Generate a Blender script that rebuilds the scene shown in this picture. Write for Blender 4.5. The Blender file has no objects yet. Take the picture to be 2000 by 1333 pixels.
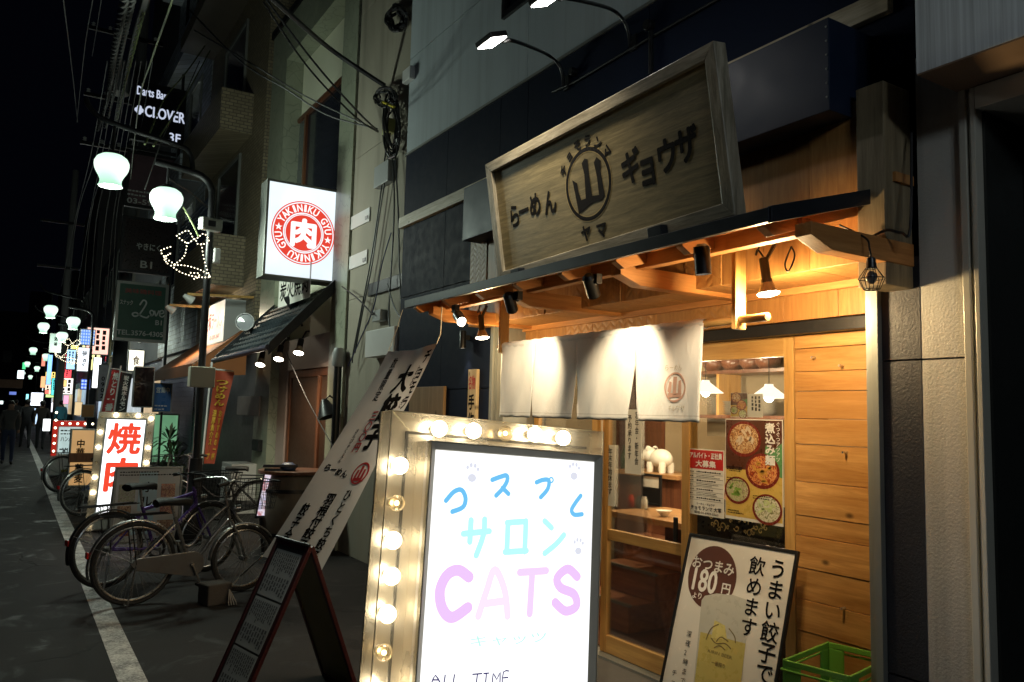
import bpy, bmesh, math, random
from mathutils import Vector as V, Matrix
from math import sin, cos, pi, radians
random.seed(7)
S = bpy.context.scene
COL = S.collection
# ---------------------------------------------------------------- camera
H = 1.6
YAW, PITCH, ROLL = radians(32.0), radians(5.3), radians(1.45)
FP = 1555.6                                   # focal length in pixels of the 2000 px wide photograph (28 mm equivalent)
FWD = V((sin(YAW)*cos(PITCH), cos(YAW)*cos(PITCH), sin(PITCH)))
_r0 = V((cos(YAW), -sin(YAW), 0)); _u0 = _r0.cross(FWD)
RGT = _r0*cos(ROLL) + _u0*sin(ROLL); UPV = _u0*cos(ROLL) - _r0*sin(ROLL)
cam = bpy.data.cameras.new('camera'); co = bpy.data.objects.new('camera', cam); COL.objects.link(co)
co.matrix_world = Matrix(((RGT.x, UPV.x, -FWD.x, 0), (RGT.y, UPV.y, -FWD.y, 0), (RGT.z, UPV.z, -FWD.z, H), (0, 0, 0, 1)))
cam.sensor_width = 36; cam.lens = FP*36/2000; cam.clip_end = 600; cam.clip_start = .05
S.camera = co
# ---------------------------------------------------------------- world: night sky
W = bpy.data.worlds.new('World'); S.world = W; W.use_nodes = True
W.node_tree.nodes['Background'].inputs[0].default_value = (.35, .45, 1.0, 1)
W.node_tree.nodes['Background'].inputs[1].default_value = .0016
S.view_settings.view_transform = 'Standard'; S.view_settings.look = 'None'
S.view_settings.exposure = 0; S.view_settings.gamma = 1
S.cycles.use_denoising = True
S.cycles.max_bounces = 8; S.cycles.transparent_max_bounces = 16
S.cycles.sample_clamp_indirect = 6

def px(u, v, X=None, Y=None, Z=None):
    """point of the plane X, Y or Z = const that the photograph shows at pixel (u, v)"""
    d = FWD + RGT*((u-1000)/FP) - UPV*((v-666.5)/FP)
    t = X/d.x if X is not None else Y/d.y if Y is not None else (Z-H)/d.z
    return V((0, 0, H)) + d*t

# ---------------------------------------------------------------- mesh helpers
class Fr:
    """a flat frame: origin, right, up; normal towards the viewer"""
    def __init__(s, O, r, u):
        s.O = V(O); s.r = V(r); s.u = V(u); s.n = s.r.normalized().cross(s.u.normalized())
    def p(s, a, b, c=0): return s.O + s.r*a + s.u*b + s.n*c
FACADE_R, UP = V((0, -1, 0)), V((0, 0, 1))
def fx(x, y, z): return Fr((x, y, z), FACADE_R, UP)          # faces the street
def fy(x, y, z): return Fr((x, y, z), (1, 0, 0), UP)         # faces along the street, to the camera

_tc = {}
def glyphs(s, bold):
    k = (s, bold)
    if k not in _tc:
        c = bpy.data.curves.new('lettering', 'FONT'); c.body = s; c.offset = bold; c.resolution_u = 3
        o = bpy.data.objects.new('lettering', c); COL.objects.link(o)
        dg = bpy.context.evaluated_depsgraph_get(); dg.update()
        m = bpy.data.meshes.new_from_object(o.evaluated_get(dg))
        vs = [(v.co.x, v.co.y) for v in m.vertices]; fs = [tuple(p.vertices) for p in m.polygons]
        bpy.data.objects.remove(o); bpy.data.curves.remove(c); bpy.data.meshes.remove(m)
        _tc[k] = (vs, fs)
    return _tc[k]

def smooth(pts, n=6):
    P = [V(p) for p in pts]
    if len(P) < 3: return P
    out = []
    for i in range(len(P)-1):
        a, b, c, d = P[max(i-1, 0)], P[i], P[i+1], P[min(i+2, len(P)-1)]
        for k in range(n):
            t = k/n
            out.append(.5*((2*b) + (c-a)*t + (2*a-5*b+4*c-d)*t*t + (3*b-a-3*c+d)*t**3))
    return out + [P[-1]]

class MB:
    def __init__(s): s.v = []; s.f = []
    def add(s, vs, fs):
        n = len(s.v); s.v += [V(v) for v in vs]; s.f += [tuple(i+n for i in f) for f in fs]; return s
    def obox(s, c, ax, ay, az):
        """box: centre and three half-axis vectors"""
        c, ax, ay, az = V(c), V(ax), V(ay), V(az)
        if ax.cross(ay).dot(az) < 0: ax = -ax
        vs = [c+ax*i+ay*j+az*k for k in (-1, 1) for j in (-1, 1) for i in (-1, 1)]
        return s.add(vs, [(0, 2, 3, 1), (4, 5, 7, 6), (0, 1, 5, 4), (2, 6, 7, 3), (0, 4, 6, 2), (1, 3, 7, 5)])
    def box(s, x0, x1, y0, y1, z0, z1):
        return s.obox(((x0+x1)/2, (y0+y1)/2, (z0+z1)/2), ((x1-x0)/2, 0, 0), (0, (y1-y0)/2, 0), (0, 0, (z1-z0)/2))
    def slab(s, fr, a0, a1, b0, b1, c0, c1):
        return s.obox(fr.p((a0+a1)/2, (b0+b1)/2, (c0+c1)/2), fr.r*((a1-a0)/2), fr.u*((b1-b0)/2), fr.n*((c1-c0)/2))
    def rim(s, fr, a0, a1, b0, b1, w, c0, c1):
        s.slab(fr, a0, a0+w, b0, b1, c0, c1); s.slab(fr, a1-w, a1, b0, b1, c0, c1)
        s.slab(fr, a0+w, a1-w, b0, b0+w, c0, c1); return s.slab(fr, a0+w, a1-w, b1-w, b1, c0, c1)
    def bar(s, p, q, w, h=None, up=(0, 0, 1)):
        p, q = V(p), V(q); d = q-p; z = V(up); x = d.cross(z)
        if x.length < 1e-6: x = d.cross(V((1, 0, 0)))
        x.normalize(); z = x.cross(d).normalized(); h = h or w
        return s.obox((p+q)/2, d/2, x*w/2, z*h/2)
    def prism(s, pts, ext):
        n = len(pts); P = [V(p) for p in pts]; e = V(ext)
        nn = V((0, 0, 0))
        for i in range(n): nn += (P[i]-P[0]).cross(P[(i+1) % n]-P[0])
        if nn.dot(e) > 0: P.reverse()
        return s.add(P+[p+e for p in P], [tuple(range(n)), tuple(range(2*n-1, n-1, -1))]+[(i, n+i, n+(i+1) % n, (i+1) % n) for i in range(n)])
    def quad(s, a, b, c, d): return s.add([a, b, c, d], [(0, 1, 2, 3)])
    def tube(s, pts, r, n=8, cap=True, closed=False):
        P = [V(p) for p in pts]; m = len(P); R = r if isinstance(r, (list, tuple)) else [r]*m
        x = None; vs = []
        for i in range(m):
            if closed: d = P[(i+1) % m]-P[i-1]
            else: d = P[min(i+1, m-1)]-P[max(i-1, 0)]
            d.normalize()
            if x is None: x = d.orthogonal().normalized()
            else:
                x = x-d*x.dot(d)
                x = x.normalized() if x.length > 1e-6 else d.orthogonal().normalized()
            y = d.cross(x)
            vs += [P[i]+(x*cos(2*pi*k/n)+y*sin(2*pi*k/n))*R[i] for k in range(n)]
        fs = []
        for i in range(m if closed else m-1):
            j = (i+1) % m
            fs += [(i*n+k, i*n+(k+1) % n, j*n+(k+1) % n, j*n+k) for k in range(n)]
        if cap and not closed: fs += [tuple(range(n-1, -1, -1)), tuple(range((m-1)*n, m*n))]
        return s.add(vs, fs)
    def cyl(s, p, q, r, r2=None, n=16): return s.tube([p, q], [r, r if r2 is None else r2], n)
    def lathe(s, prof, O, d=(0, 0, 1), n=20, flute=None):
        O, d = V(O), V(d).normalized(); x = d.orthogonal().normalized(); y = d.cross(x); vs = []; m = len(prof)
        for i, (r, h) in enumerate(prof):
            for k in range(n):
                t = 2*pi*k/n; q = r*(1+(flute(i/(m-1), t) if flute else 0))
                vs.append(O+d*h+(x*cos(t)+y*sin(t))*q)
        fs = [(i*n+k, i*n+(k+1) % n, (i+1)*n+(k+1) % n, (i+1)*n+k) for i in range(m-1) for k in range(n)]
        if prof[0][0] > 1e-5: fs.append(tuple(range(n-1, -1, -1)))
        if prof[-1][0] > 1e-5: fs.append(tuple(range((m-1)*n, m*n)))
        return s.add(vs, fs)
    def ball(s, c, r, n=12, sz=(1, 1, 1)):
        m = n//2+1; vs = []
        for i in range(m+1):
            a = pi*i/m
            vs += [V(c)+V((sin(a)*cos(2*pi*k/n)*r*sz[0], sin(a)*sin(2*pi*k/n)*r*sz[1], cos(a)*r*sz[2])) for k in range(n)]
        return s.add(vs, [(i*n+k, (i+1)*n+k, (i+1)*n+(k+1) % n, i*n+(k+1) % n) for i in range(m) for k in range(n)])
    def disc(s, fr, a, b, r, c=0, n=28, sq=1):
        return s.add([fr.p(a+r*cos(2*pi*k/n), b+r*sq*sin(2*pi*k/n), c) for k in range(n)], [tuple(range(n))])
    def ring(s, fr, a, b, r0, r1, c=0, n=48, sq=1):
        vs = [fr.p(a+r*cos(2*pi*k/n), b+r*sq*sin(2*pi*k/n), c) for k in range(n) for r in (r0, r1)]
        return s.add(vs, [(2*k, 2*k+1, (2*k+3) % (2*n), (2*k+2) % (2*n)) for k in range(n)])
    def poly(s, fr, pts, c=0):
        ar = sum(pts[i][0]*pts[(i+1) % len(pts)][1]-pts[(i+1) % len(pts)][0]*pts[i][1] for i in range(len(pts)))
        if ar < 0: pts = pts[::-1]
        return s.add([fr.p(a, b, c) for a, b in pts], [tuple(range(len(pts)))])
    def rect(s, fr, a0, a1, b0, b1, c=0): return s.poly(fr, [(a0, b0), (a1, b0), (a1, b1), (a0, b1)], c)
    def stroke(s, fr, pts, w, c=.002, n=6, taper=0):
        """a brush or marker stroke lying on the frame"""
        P = smooth([(p[0], p[1], 0) for p in pts], n); m = len(P); L = []; Rr = []
        for i in range(m):
            d = P[min(i+1, m-1)]-P[max(i-1, 0)]; d.normalize(); nn = V((-d.y, d.x, 0))
            q = w/2*(1-taper*i/max(m-1, 1)); L.append(P[i]+nn*q); Rr.append(P[i]-nn*q)
        def cap(p, d, q): return [p+V((d.x*cos(t)-d.y*sin(t), d.x*sin(t)+d.y*cos(t), 0))*q for t in [-pi/2+pi*k/6 for k in range(1, 6)]]
        d1 = (P[-1]-P[-2]).normalized(); d0 = (P[0]-P[1]).normalized()
        vs = [fr.p(p.x, p.y, c) for p in L+Rr]
        fs = [(m+i, m+i+1, i+1, i) for i in range(m-1)]
        n0 = len(vs); e = cap(P[-1], d1, w/2*(1-taper)); vs += [fr.p(p.x, p.y, c) for p in e]
        fs.append(tuple([2*m-1]+list(range(n0, n0+5))+[m-1]))
        n0 = len(vs); e = cap(P[0], d0, w/2); vs += [fr.p(p.x, p.y, c) for p in e]
        fs.append(tuple([0]+list(range(n0, n0+5))+[m]))
        return s.add(vs, fs)
    def text(s, t, fr, a0, a1, b0, b1, c=.002, bold=.0, rot=0, keep=False):
        vs, fs = glyphs(t, 0)
        x0 = min(v[0] for v in vs); x1 = max(v[0] for v in vs); y0 = min(v[1] for v in vs); y1 = max(v[1] for v in vs)
        sx = (a1-a0)/(x1-x0); sy = (b1-b0)/max(y1-y0, 1e-4)
        if keep: sx = sy = min(sx, sy)
        ca, cb = (a0+a1)/2, (b0+b1)/2; hx = abs(sy)
        for k, (ox, oy) in enumerate(s.heavy(bold)):
            out = []
            for x, y in vs:
                X, Y = (x-(x0+x1)/2)*sx+ox*hx, (y-(y0+y1)/2)*sy+oy*hx
                out.append(fr.p(ca+X*cos(rot)-Y*sin(rot), cb+X*sin(rot)+Y*cos(rot), c+.00015*k))
            s.add(out, fs)
        return s
    def heavy(s, b):
        """a heavier letter is the same letter laid down several times, a hair apart"""
        return [(0, 0)] if b <= 0 else [(0, 0), (b, 0), (-b, 0), (0, b), (0, -b)] if b < .03 else [(0, 0)]+[(b*cos(pi*k/4), b*sin(pi*k/4)) for k in range(8)]
    def char(s, t, fr, a, b, h, w=None, c=.002, bold=0, rot=0, shear=0):
        """one glyph centred on its own em square"""
        vs, fs = glyphs(t, 0); w = w or h
        for k, (ox, oy) in enumerate(s.heavy(bold)):
            out = []
            for x, y in vs:
                X, Y = (x-.5+ox)*w, (y-.38+oy)*h; X += shear*Y
                out.append(fr.p(a+X*cos(rot)-Y*sin(rot), b+X*sin(rot)+Y*cos(rot), c+.00015*k))
            s.add(out, fs)
        return s
    def column(s, t, fr, a, b1, b0, w, c=.002, bold=0, shear=0):
        n = len(t); h = (b1-b0)/n
        for i, ch in enumerate(t):
            if ch == ' ': continue
            s.char(ch, fr, a, b1-h*(i+.5), min(h, w*1.3), w, c, bold, pi/2*(ch in 'ー-~〜'), shear)
        return s
    def scribble(s, fr, a0, a1, b0, b1, rows, c=.002, seed=0, fill=.8, vertical=False):
        """lines of print too small to read: broken dashes"""
        rn = random.Random(seed)
        for i in range(rows):
            if vertical:
                h = (a1-a0)/rows; a = a0+h*(i+.5); b = b1
                end = b1-(b1-b0)*rn.uniform(.6, 1)
                while b > end:
                    l = h*rn.uniform(.5, .9); s.rect(fr, a-h*.3, a+h*.3*rn.uniform(.3, 1), max(b-l, b0), b, c); b -= l+h*.22
            else:
                h = (b1-b0)/rows; b = b1-h*(i+.5); a = a0; end = a0+(a1-a0)*rn.uniform(.6, 1)
                while a < end:
                    l = h*rn.uniform(.4, .9); s.rect(fr, a, min(a+l, a1), b-h*.28*fill, b+h*.28*fill*rn.uniform(.3, 1), c); a += l+h*.22
        return s

def _obj(name, mb, m, smoothf=False, bevel=0, loc=None, M=None):
    loc = V(loc) if loc is not None else V((0, 0, 0))
    me = bpy.data.meshes.new(name); me.from_pydata([tuple(v-loc) for v in mb.v], [], mb.f)
    me.materials.append(m)
    if smoothf:
        for p in me.polygons: p.use_smooth = True
        if smoothf != 'all':
            me.set_sharp_from_angle(angle=radians(40))
    o = bpy.data.objects.new(name, me); COL.objects.link(o)
    if bevel:
        b = o.modifiers.new('bevel', 'BEVEL'); b.width = bevel; b.segments = 2; b.limit_method = 'ANGLE'
    return o
ROOT = {}
def tag(o, label=None, cat=None, group=None, kind=None):
    if label: o['label'] = label
    if cat: o['category'] = cat
    if group: o['group'] = group
    if kind: o['kind'] = kind
    return o
def thing(name, label, cat, loc=(0, 0, 0), rz=0, group=None, M=None):
    o = bpy.data.objects.new(name, None); COL.objects.link(o); o.empty_display_size = .1
    if M is not None: o.matrix_world = M
    else: o.location = loc; o.rotation_euler = (0, 0, rz)
    ROOT[o.name] = V((0, 0, 0)) if (M is not None or rz) else V(loc)
    return tag(o, label, cat, group)
def part(name, mb, m, parent, sm=False, bevel=0, label=None):
    """a mesh under its thing (or under a part); vertices in world coordinates, or in the thing's own when it is turned"""
    off = ROOT.get(parent.name, V((0, 0, 0)))
    o = _obj(name, mb, m, sm, bevel, off); o.parent = parent; ROOT[o.name] = off
    if label: o['label'] = label
    return o
def solo(name, mb, m, label, cat, group=None, sm=False, bevel=0, kind=None):
    xs = [v.x for v in mb.v]; ys = [v.y for v in mb.v]; zs = [v.z for v in mb.v]
    loc = V(((min(xs)+max(xs))/2, (min(ys)+max(ys))/2, min(zs)))
    o = _obj(name, mb, m, sm, bevel, loc); o.location = loc; ROOT[o.name] = loc
    return tag(o, label, cat, group, kind)
def struct(name, mb, m, sm=False):
    o = _obj(name, mb, m, sm); o['kind'] = 'structure'; return o
def dup(o, loc, rz=None, label=None, scale=None):
    def cp(x, parent):
        c = x.copy(); COL.objects.link(c)
        if parent: c.parent = parent
        for ch in x.children: cp(ch, c)
        return c
    r = cp(o, None); r.location = loc
    if rz is not None: r.rotation_euler = (0, 0, rz)
    if scale: r.scale = scale if isinstance(scale, tuple) else (scale,)*3
    if label: r['label'] = label
    return r
def lamp(name, kind, loc, power, col, parent=None, size=.03, aim=None, angle=60, blend=.5):
    l = bpy.data.lights.new(name, kind); l.energy = power; l.color = col; l.shadow_soft_size = size
    o = bpy.data.objects.new(name, l); COL.objects.link(o)
    if kind == 'SPOT': l.spot_size = radians(angle); l.spot_blend = blend
    loc = V(loc)
    if parent is not None:
        o.parent = parent; loc = loc-ROOT.get(parent.name, V((0, 0, 0)))
        aim = V(aim)-ROOT.get(parent.name, V((0, 0, 0))) if aim is not None else None
    o.location = loc
    if aim is not None: o.rotation_euler = (V(aim)-loc).to_track_quat('-Z', 'Y').to_euler()
    return o

# ---------------------------------------------------------------- materials
class NT:
    def __init__(s, name):
        s.m = bpy.data.materials.new(name); s.m.use_nodes = True; s.t = s.m.node_tree; s.n = s.t.nodes
        s.b = s.n['Principled BSDF']; s.out = s.n['Material Output']
    def new(s, ty, **k):
        x = s.n.new(ty)
        for a, v in k.items(): setattr(x, a, v)
        return x
    def link(s, a, b): s.t.links.new(a, b)
    def coord(s, sc=(1, 1, 1), kind='Object', rot=(0, 0, 0)):
        if kind == 'World': g = s.new('ShaderNodeNewGeometry').outputs['Position']
        else: g = s.new('ShaderNodeTexCoord').outputs[kind]
        mp = s.new('ShaderNodeMapping'); mp.inputs['Scale'].default_value = sc; mp.inputs['Rotation'].default_value = rot
        s.link(g, mp.inputs[0]); return mp.outputs[0]
    def noise(s, vec, scale, detail=4, rough=.6, dist=0):
        x = s.new('ShaderNodeTexNoise'); x.inputs['Scale'].default_value = scale; x.inputs['Detail'].default_value = detail
        x.inputs['Roughness'].default_value = rough; x.inputs['Distortion'].default_value = dist
        s.link(vec, x.inputs['Vector']); return x.outputs['Fac']
    def ramp(s, fac, stops):
        r = s.new('ShaderNodeValToRGB'); e = r.color_ramp.elements
        while len(e) < len(stops): e.new(.5)
        for i, (p, c) in enumerate(stops): e[i].position = p; e[i].color = (*c, 1) if len(c) == 3 else c
        s.link(fac, r.inputs[0]); return r.outputs[0]
    def mix(s, f, a, b, mode='MIX'):
        x = s.new('ShaderNodeMix', data_type='RGBA', blend_type=mode)
        for i, v in ((0, f), (6, a), (7, b)):
            if hasattr(v, 'node'): s.link(v, x.inputs[i])
            else: x.inputs[i].default_value = v if i == 0 else (*v, 1)
        return x.outputs[2]
    def math(s, op, a, b=None, c=None):
        x = s.new('ShaderNodeMath', operation=op)
        for i, v in enumerate((a, b, c)):
            if v is None: continue
            if hasattr(v, 'node'): s.link(v, x.inputs[i])
            else: x.inputs[i].default_value = v
        return x.outputs[0]
    def bump(s, h, strength=.3, dist=.01):
        x = s.new('ShaderNodeBump'); x.inputs['Strength'].default_value = strength; x.inputs['Distance'].default_value = dist
        s.link(h, x.inputs['Height']); s.link(x.outputs[0], s.b.inputs['Normal'])
    def base(s, c):
        if hasattr(c, 'node'): s.link(c, s.b.inputs['Base Color'])
        else: s.b.inputs['Base Color'].default_value = (*c, 1)
    def pr(s, rough=.5, metal=0, **k):
        s.b.inputs['Roughness'].default_value = rough; s.b.inputs['Metallic'].default_value = metal
        for a, v in k.items(): s.b.inputs[a.replace('_', ' ')].default_value = v
def dim(c, f): return tuple(x*f for x in c)
def paint(name, c, rough=.5, metal=0, var=.25, scale=6, bump=0, bscale=40, kind='World', streak=0, **k):
    """painted or moulded surface with blotches and faint grime"""
    t = NT(name); v = t.coord(kind=kind); n = t.noise(v, scale, 5, .65)
    col = t.mix(n, dim(c, 1-var), dim(c, 1+var))
    if streak:
        sn = t.ramp(t.noise(t.coord((5, 5, .22), 'World'), 1.6, 5, .7), [(.46, (0, 0, 0)), (.70, (1, 1, 1))]); col = t.mix(t.math('MULTIPLY', sn, streak), col, dim(c, .35))
    t.base(col); t.pr(rough, metal, **k)
    r = t.math('MULTIPLY_ADD', t.noise(v, scale*4, 3), .3, rough-.15); t.link(r, t.b.inputs['Roughness'])
    if bump: t.bump(t.noise(v, bscale, 3), bump, .004)
    return t.m
def glow(name, c, st):
    t = NT(name); t.base((0, 0, 0)); t.pr(.4); t.b.inputs['Emission Color'].default_value = (*c, 1); t.b.inputs['Emission Strength'].default_value = st
    return t.m
def backlit(name, c, st, fall=.25, scale=1.5):
    """a lit sign face: tubes behind a diffuser, a little uneven"""
    t = NT(name); n = t.noise(t.coord(kind='World'), scale, 2)
    t.base((.3, .3, .3)); t.pr(.25); t.b.inputs['Emission Color'].default_value = (*c, 1)
    t.link(t.math('MULTIPLY_ADD', n, st*fall*2, st*(1-fall)), t.b.inputs['Emission Strength']); return t.m
def wood(name, c0, c1, along=1, scale=1., rough=.55, knots=True, island=.6, coat=0):
    """planed boards, grain along axis 'along'; every board takes its own tone"""
    t = NT(name); sc = [14*scale]*3; sc[along] = 1.0*scale
    gi = t.new('ShaderNodeNewGeometry').outputs['Random Per Island']
    off = t.new('ShaderNodeVectorMath', operation='SCALE'); off.inputs[0].default_value = (7, 5, 9); t.link(gi, off.inputs['Scale'])
    add = t.new('ShaderNodeVectorMath', operation='ADD'); t.link(t.coord(tuple(sc), 'World'), add.inputs[0]); t.link(off.outputs[0], add.inputs[1])
    v = add.outputs[0]
    n1 = t.noise(v, 1.6, 5, .6, .6); n2 = t.noise(v, 9, 4, .7)
    g = t.math('MULTIPLY_ADD', n2, .35, t.math('MULTIPLY', n1, .75))
    col = t.ramp(g, [(.34, dim(c0, .55)), (.46, dim(c0, 1.05)), (.56, tuple((a+b)/2 for a, b in zip(c0, c1))), (.68, dim(c1, 1.08))])
    col = t.mix(t.math('MULTIPLY', gi, island), col, dim(c0, .75))
    if knots:
        vo = t.new('ShaderNodeTexVoronoi', voronoi_dimensions='2D'); vo.inputs['Scale'].default_value = 1
        sx_ = t.new('ShaderNodeSeparateXYZ'); t.link(t.coord(kind='World'), sx_.inputs[0]); cx_ = t.new('ShaderNodeCombineXYZ'); oth = 1 if along == 2 else 2
        t.link(t.math('MULTIPLY_ADD', sx_.outputs[along], 4.2*scale, t.math('MULTIPLY', gi, 13)), cx_.inputs[0]); t.link(t.math('MULTIPLY_ADD', sx_.outputs[oth], 7*scale, t.math('MULTIPLY', gi, 29)), cx_.inputs[1])
        t.link(cx_.outputs[0], vo.inputs['Vector'])
        k = t.ramp(vo.outputs['Distance'], [(.03, (1, 1, 1)), (.10, (0, 0, 0))])
        sel = t.math('GREATER_THAN', t.new('ShaderNodeSeparateColor').outputs[0], .78)
        sp = sel.node.inputs[0].links[0].from_node; t.link(vo.outputs['Color'], sp.inputs[0])
        col = t.mix(t.math('MULTIPLY', k, t.math('MULTIPLY', sel, .85)), col, dim(c0, .18))
    t.base(col); t.pr(rough, 0, Coat_Weight=coat); t.bump(g, .25, .003); return t.m
def carved(name, c0, c1):
    """adze-carved cedar boards: rows of scalloped waves"""
    t = NT(name); g = t.coord((1, 1, 1), 'World'); sp = t.new('ShaderNodeSeparateXYZ'); t.link(g, sp.inputs[0])
    nz = t.noise(g, 3, 2)
    zz = t.math('ADD', t.math('MULTIPLY', t.math('PINGPONG', sp.outputs[1], .045), .8), t.math('MULTIPLY_ADD', nz, .09, sp.outputs[2]))
    w = t.math('FRACT', t.math('MULTIPLY', zz, 21)); w = t.math('POWER', t.math('PINGPONG', w, .5), .6)
    gi = t.new('ShaderNodeNewGeometry').outputs['Random Per Island']
    gr = t.noise(t.coord((30, 30, 3), 'World'), 1.2, 5, .65, .5)
    col = t.ramp(gr, [(.3, c0), (.7, c1)]); col = t.mix(t.math('MULTIPLY', gi, .5), col, dim(c0, .6))
    amp = t.math('MULTIPLY', w, t.math('GREATER_THAN', t.math('FRACT', t.math('MULTIPLY', gi, 7.31)), .35))
    t.base(col); t.pr(.5); t.bump(t.math('ADD', amp, t.math('MULTIPLY', gr, .25)), .6, .007); return t.m
def glass(name, tint=(1, 1, 1), refl=.10, milk=0):
    """thin clear sheet: sees through, reflects at grazing angles"""
    t = NT(name); t.n.remove(t.b)
    tr = t.new('ShaderNodeBsdfTransparent'); tr.inputs[0].default_value = (*tint, 1)
    gl = t.new('ShaderNodeBsdfGlossy'); gl.inputs['Roughness'].default_value = .03
    lw = t.new('ShaderNodeLayerWeight'); lw.inputs[0].default_value = .25
    f = t.math('MULTIPLY_ADD', lw.outputs['Fresnel'], .7, refl*.3)
    mx = t.new('ShaderNodeMixShader'); t.link(f, mx.inputs[0]); t.link(tr.outputs[0], mx.inputs[1]); t.link(gl.outputs[0], mx.inputs[2])
    o = mx.outputs[0]
    if milk:
        df = t.new('ShaderNodeBsdfDiffuse'); df.inputs[0].default_value = (.9, .88, .8, 1)
        tl = t.new('ShaderNodeBsdfTranslucent'); tl.inputs[0].default_value = (.9, .88, .8, 1)
        ad = t.new('ShaderNodeMixShader'); ad.inputs[0].default_value = .5; t.link(df.outputs[0], ad.inputs[1]); t.link(tl.outputs[0], ad.inputs[2])
        m2 = t.new('ShaderNodeMixShader'); m2.inputs[0].default_value = milk; t.link(o, m2.inputs[1]); t.link(ad.outputs[0], m2.inputs[2]); o = m2.outputs[0]
    t.link(o, t.out.inputs[0]); return t.m
def tiles(name, c, grout, sx, sz, axes=(1, 2), rough=.45, mortar=.012, var=.3):
    t = NT(name); sp = t.new('ShaderNodeSeparateXYZ'); t.link(t.coord(kind='World'), sp.inputs[0])
    cb = t.new('ShaderNodeCombineXYZ'); t.link(t.math('ADD', sp.outputs[0], sp.outputs[1]), cb.inputs[0]); t.link(sp.outputs[axes[1]], cb.inputs[1])
    b = t.new('ShaderNodeTexBrick'); b.inputs['Scale'].default_value = 1; b.inputs['Brick Width'].default_value = sx; b.inputs['Row Height'].default_value = sz
    b.inputs['Mortar Size'].default_value = mortar; b.offset = 0 if var < .2 else .5
    b.inputs['Color1'].default_value = (*dim(c, 1-var), 1); b.inputs['Color2'].default_value = (*dim(c, 1+var), 1); b.inputs['Mortar'].default_value = (*grout, 1)
    t.link(cb.outputs[0], b.inputs['Vector']); n = t.noise(t.coord(kind='World'), 1.3, 5)
    t.base(t.mix(t.math('MULTIPLY', n, .6), b.outputs['Color'], dim(c, .4))); t.pr(rough); t.bump(t.math('SUBTRACT', 1, b.outputs['Fac']), .5, .006); return t.m
# ---------------------------------------------------------------- shared materials
M = {}
M['navy'] = paint('navy_siding', (.009, .014, .032), .62, 0, .25, 3, .25, 90, Specular_IOR_Level=.06)
M['navy_metal'] = paint('navy_sheet_metal', (.006, .014, .038), .5, .1, .3, 2)
M['navy_rough'] = paint('navy_textured_siding', (.016, .017, .024), .5, 0, .15, 4, .7, 110)
M['grey_rough'] = paint('grey_textured_siding', (.50, .48, .43), .36, 0, .12, 4, .6, 110, streak=.45)
M['grey_siding'] = paint('grey_siding', (.50, .56, .60), .5, 0, .12, 1.5, .1, 60, streak=.3)
M['black'] = paint('black_enamel', (.012, .012, .013), .35, 0, .3, 20)
M['dark_metal'] = paint('dark_roof_metal', (.022, .026, .034), .38, .4, .3, 5)
M['iron'] = paint('dark_iron', (.02, .02, .022), .45, .5, .4, 15)
M['alu'] = paint('grey_aluminium', (.27, .28, .26), .42, .35, .1, 5)
M['steel'] = paint('brushed_steel', (.74, .70, .63), .30, .85, .05, 2)
M['chrome'] = paint('worn_chrome', (.6, .6, .6), .22, 1, .2, 20)
M['white_plastic'] = paint('white_plastic', (.68, .68, .66), .4, 0, .06, 8)
M['grey_plastic'] = paint('grey_plastic', (.32, .33, .33), .45, 0, .1, 8)
M['rubber'] = paint('black_rubber', (.012, .012, .012), .7, 0, .3, 20)
M['ink'] = paint('black_ink', (.008, .007, .007), .85, 0, .2, 30, Specular_IOR_Level=.1)
M['red_ink'] = paint('red_ink', (.45, .02, .02), .5, 0, .2, 20)
M['pale_ink'] = paint('faded_print', (.66, .40, .30), .8, 0, .15, 60)
M['faint_ink'] = paint('faint_print', (.60, .52, .38), .8, 0, .2, 60)
M['white_ink'] = paint('white_ink', (.75, .75, .72), .5, 0, .05, 20)
M['paper'] = paint('paper', (.72, .70, .64), .6, 0, .05, 10)
M['poster_paper'] = paint('glossy_poster_paper', (.74, .72, .66), .22, 0, .04, 6)
M['wood_face'] = wood('sign_board_wood', (.145, .112, .052), (.25, .195, .095), 1, 2.4, .42, False, .1)
M['wood_frame'] = wood('sign_frame_wood', (.20, .17, .115), (.40, .35, .26), 1, 2.2, .35, False, .5)
M['cedar'] = wood('cedar_boards', (.43, .205, .055), (.64, .36, .125), 1, .8, .42)
M['cedar_door'] = wood('door_frame_wood', (.46, .25, .075), (.60, .36, .12), 2, .8, .4, False, .3)
M['cedar_h'] = wood('door_rail_wood', (.46, .25, .075), (.60, .36, .12), 1, .8, .4, False, .3)
M['rafter'] = wood('rafter_wood', (.40, .16, .04), (.56, .26, .08), 0, .8, .5, False, .4)
M['purlin'] = wood('purlin_wood', (.38, .155, .04), (.54, .25, .08), 1, .8, .5, False, .4)
M['carved'] = carved('carved_cedar', (.30, .13, .035), (.50, .25, .075))
M['weathered'] = wood('weathered_board', (.40, .33, .22), (.62, .54, .40), 1, 1, .55, True, .3)
M['brown_wood'] = wood('brown_wood', (.10, .035, .018), (.19, .075, .035), 2, 1, .35, False, .4)
M['table_wood'] = wood('table_wood', (.30, .15, .06), (.45, .26, .11), 1, 1, .35, False, .3)
M['glass'] = glass('window_glass', (.97, .98, .97), .10)
M['ceramic'] = paint('white_ceramic', (.78, .75, .68), .2, 0, .04, 6)
M['rope'] = paint('cord', (.5, .48, .42), .8, 0, .2, 40)
M['cable'] = paint('black_cable', (.015, .015, .017), .5, 0, .3, 20)
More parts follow.
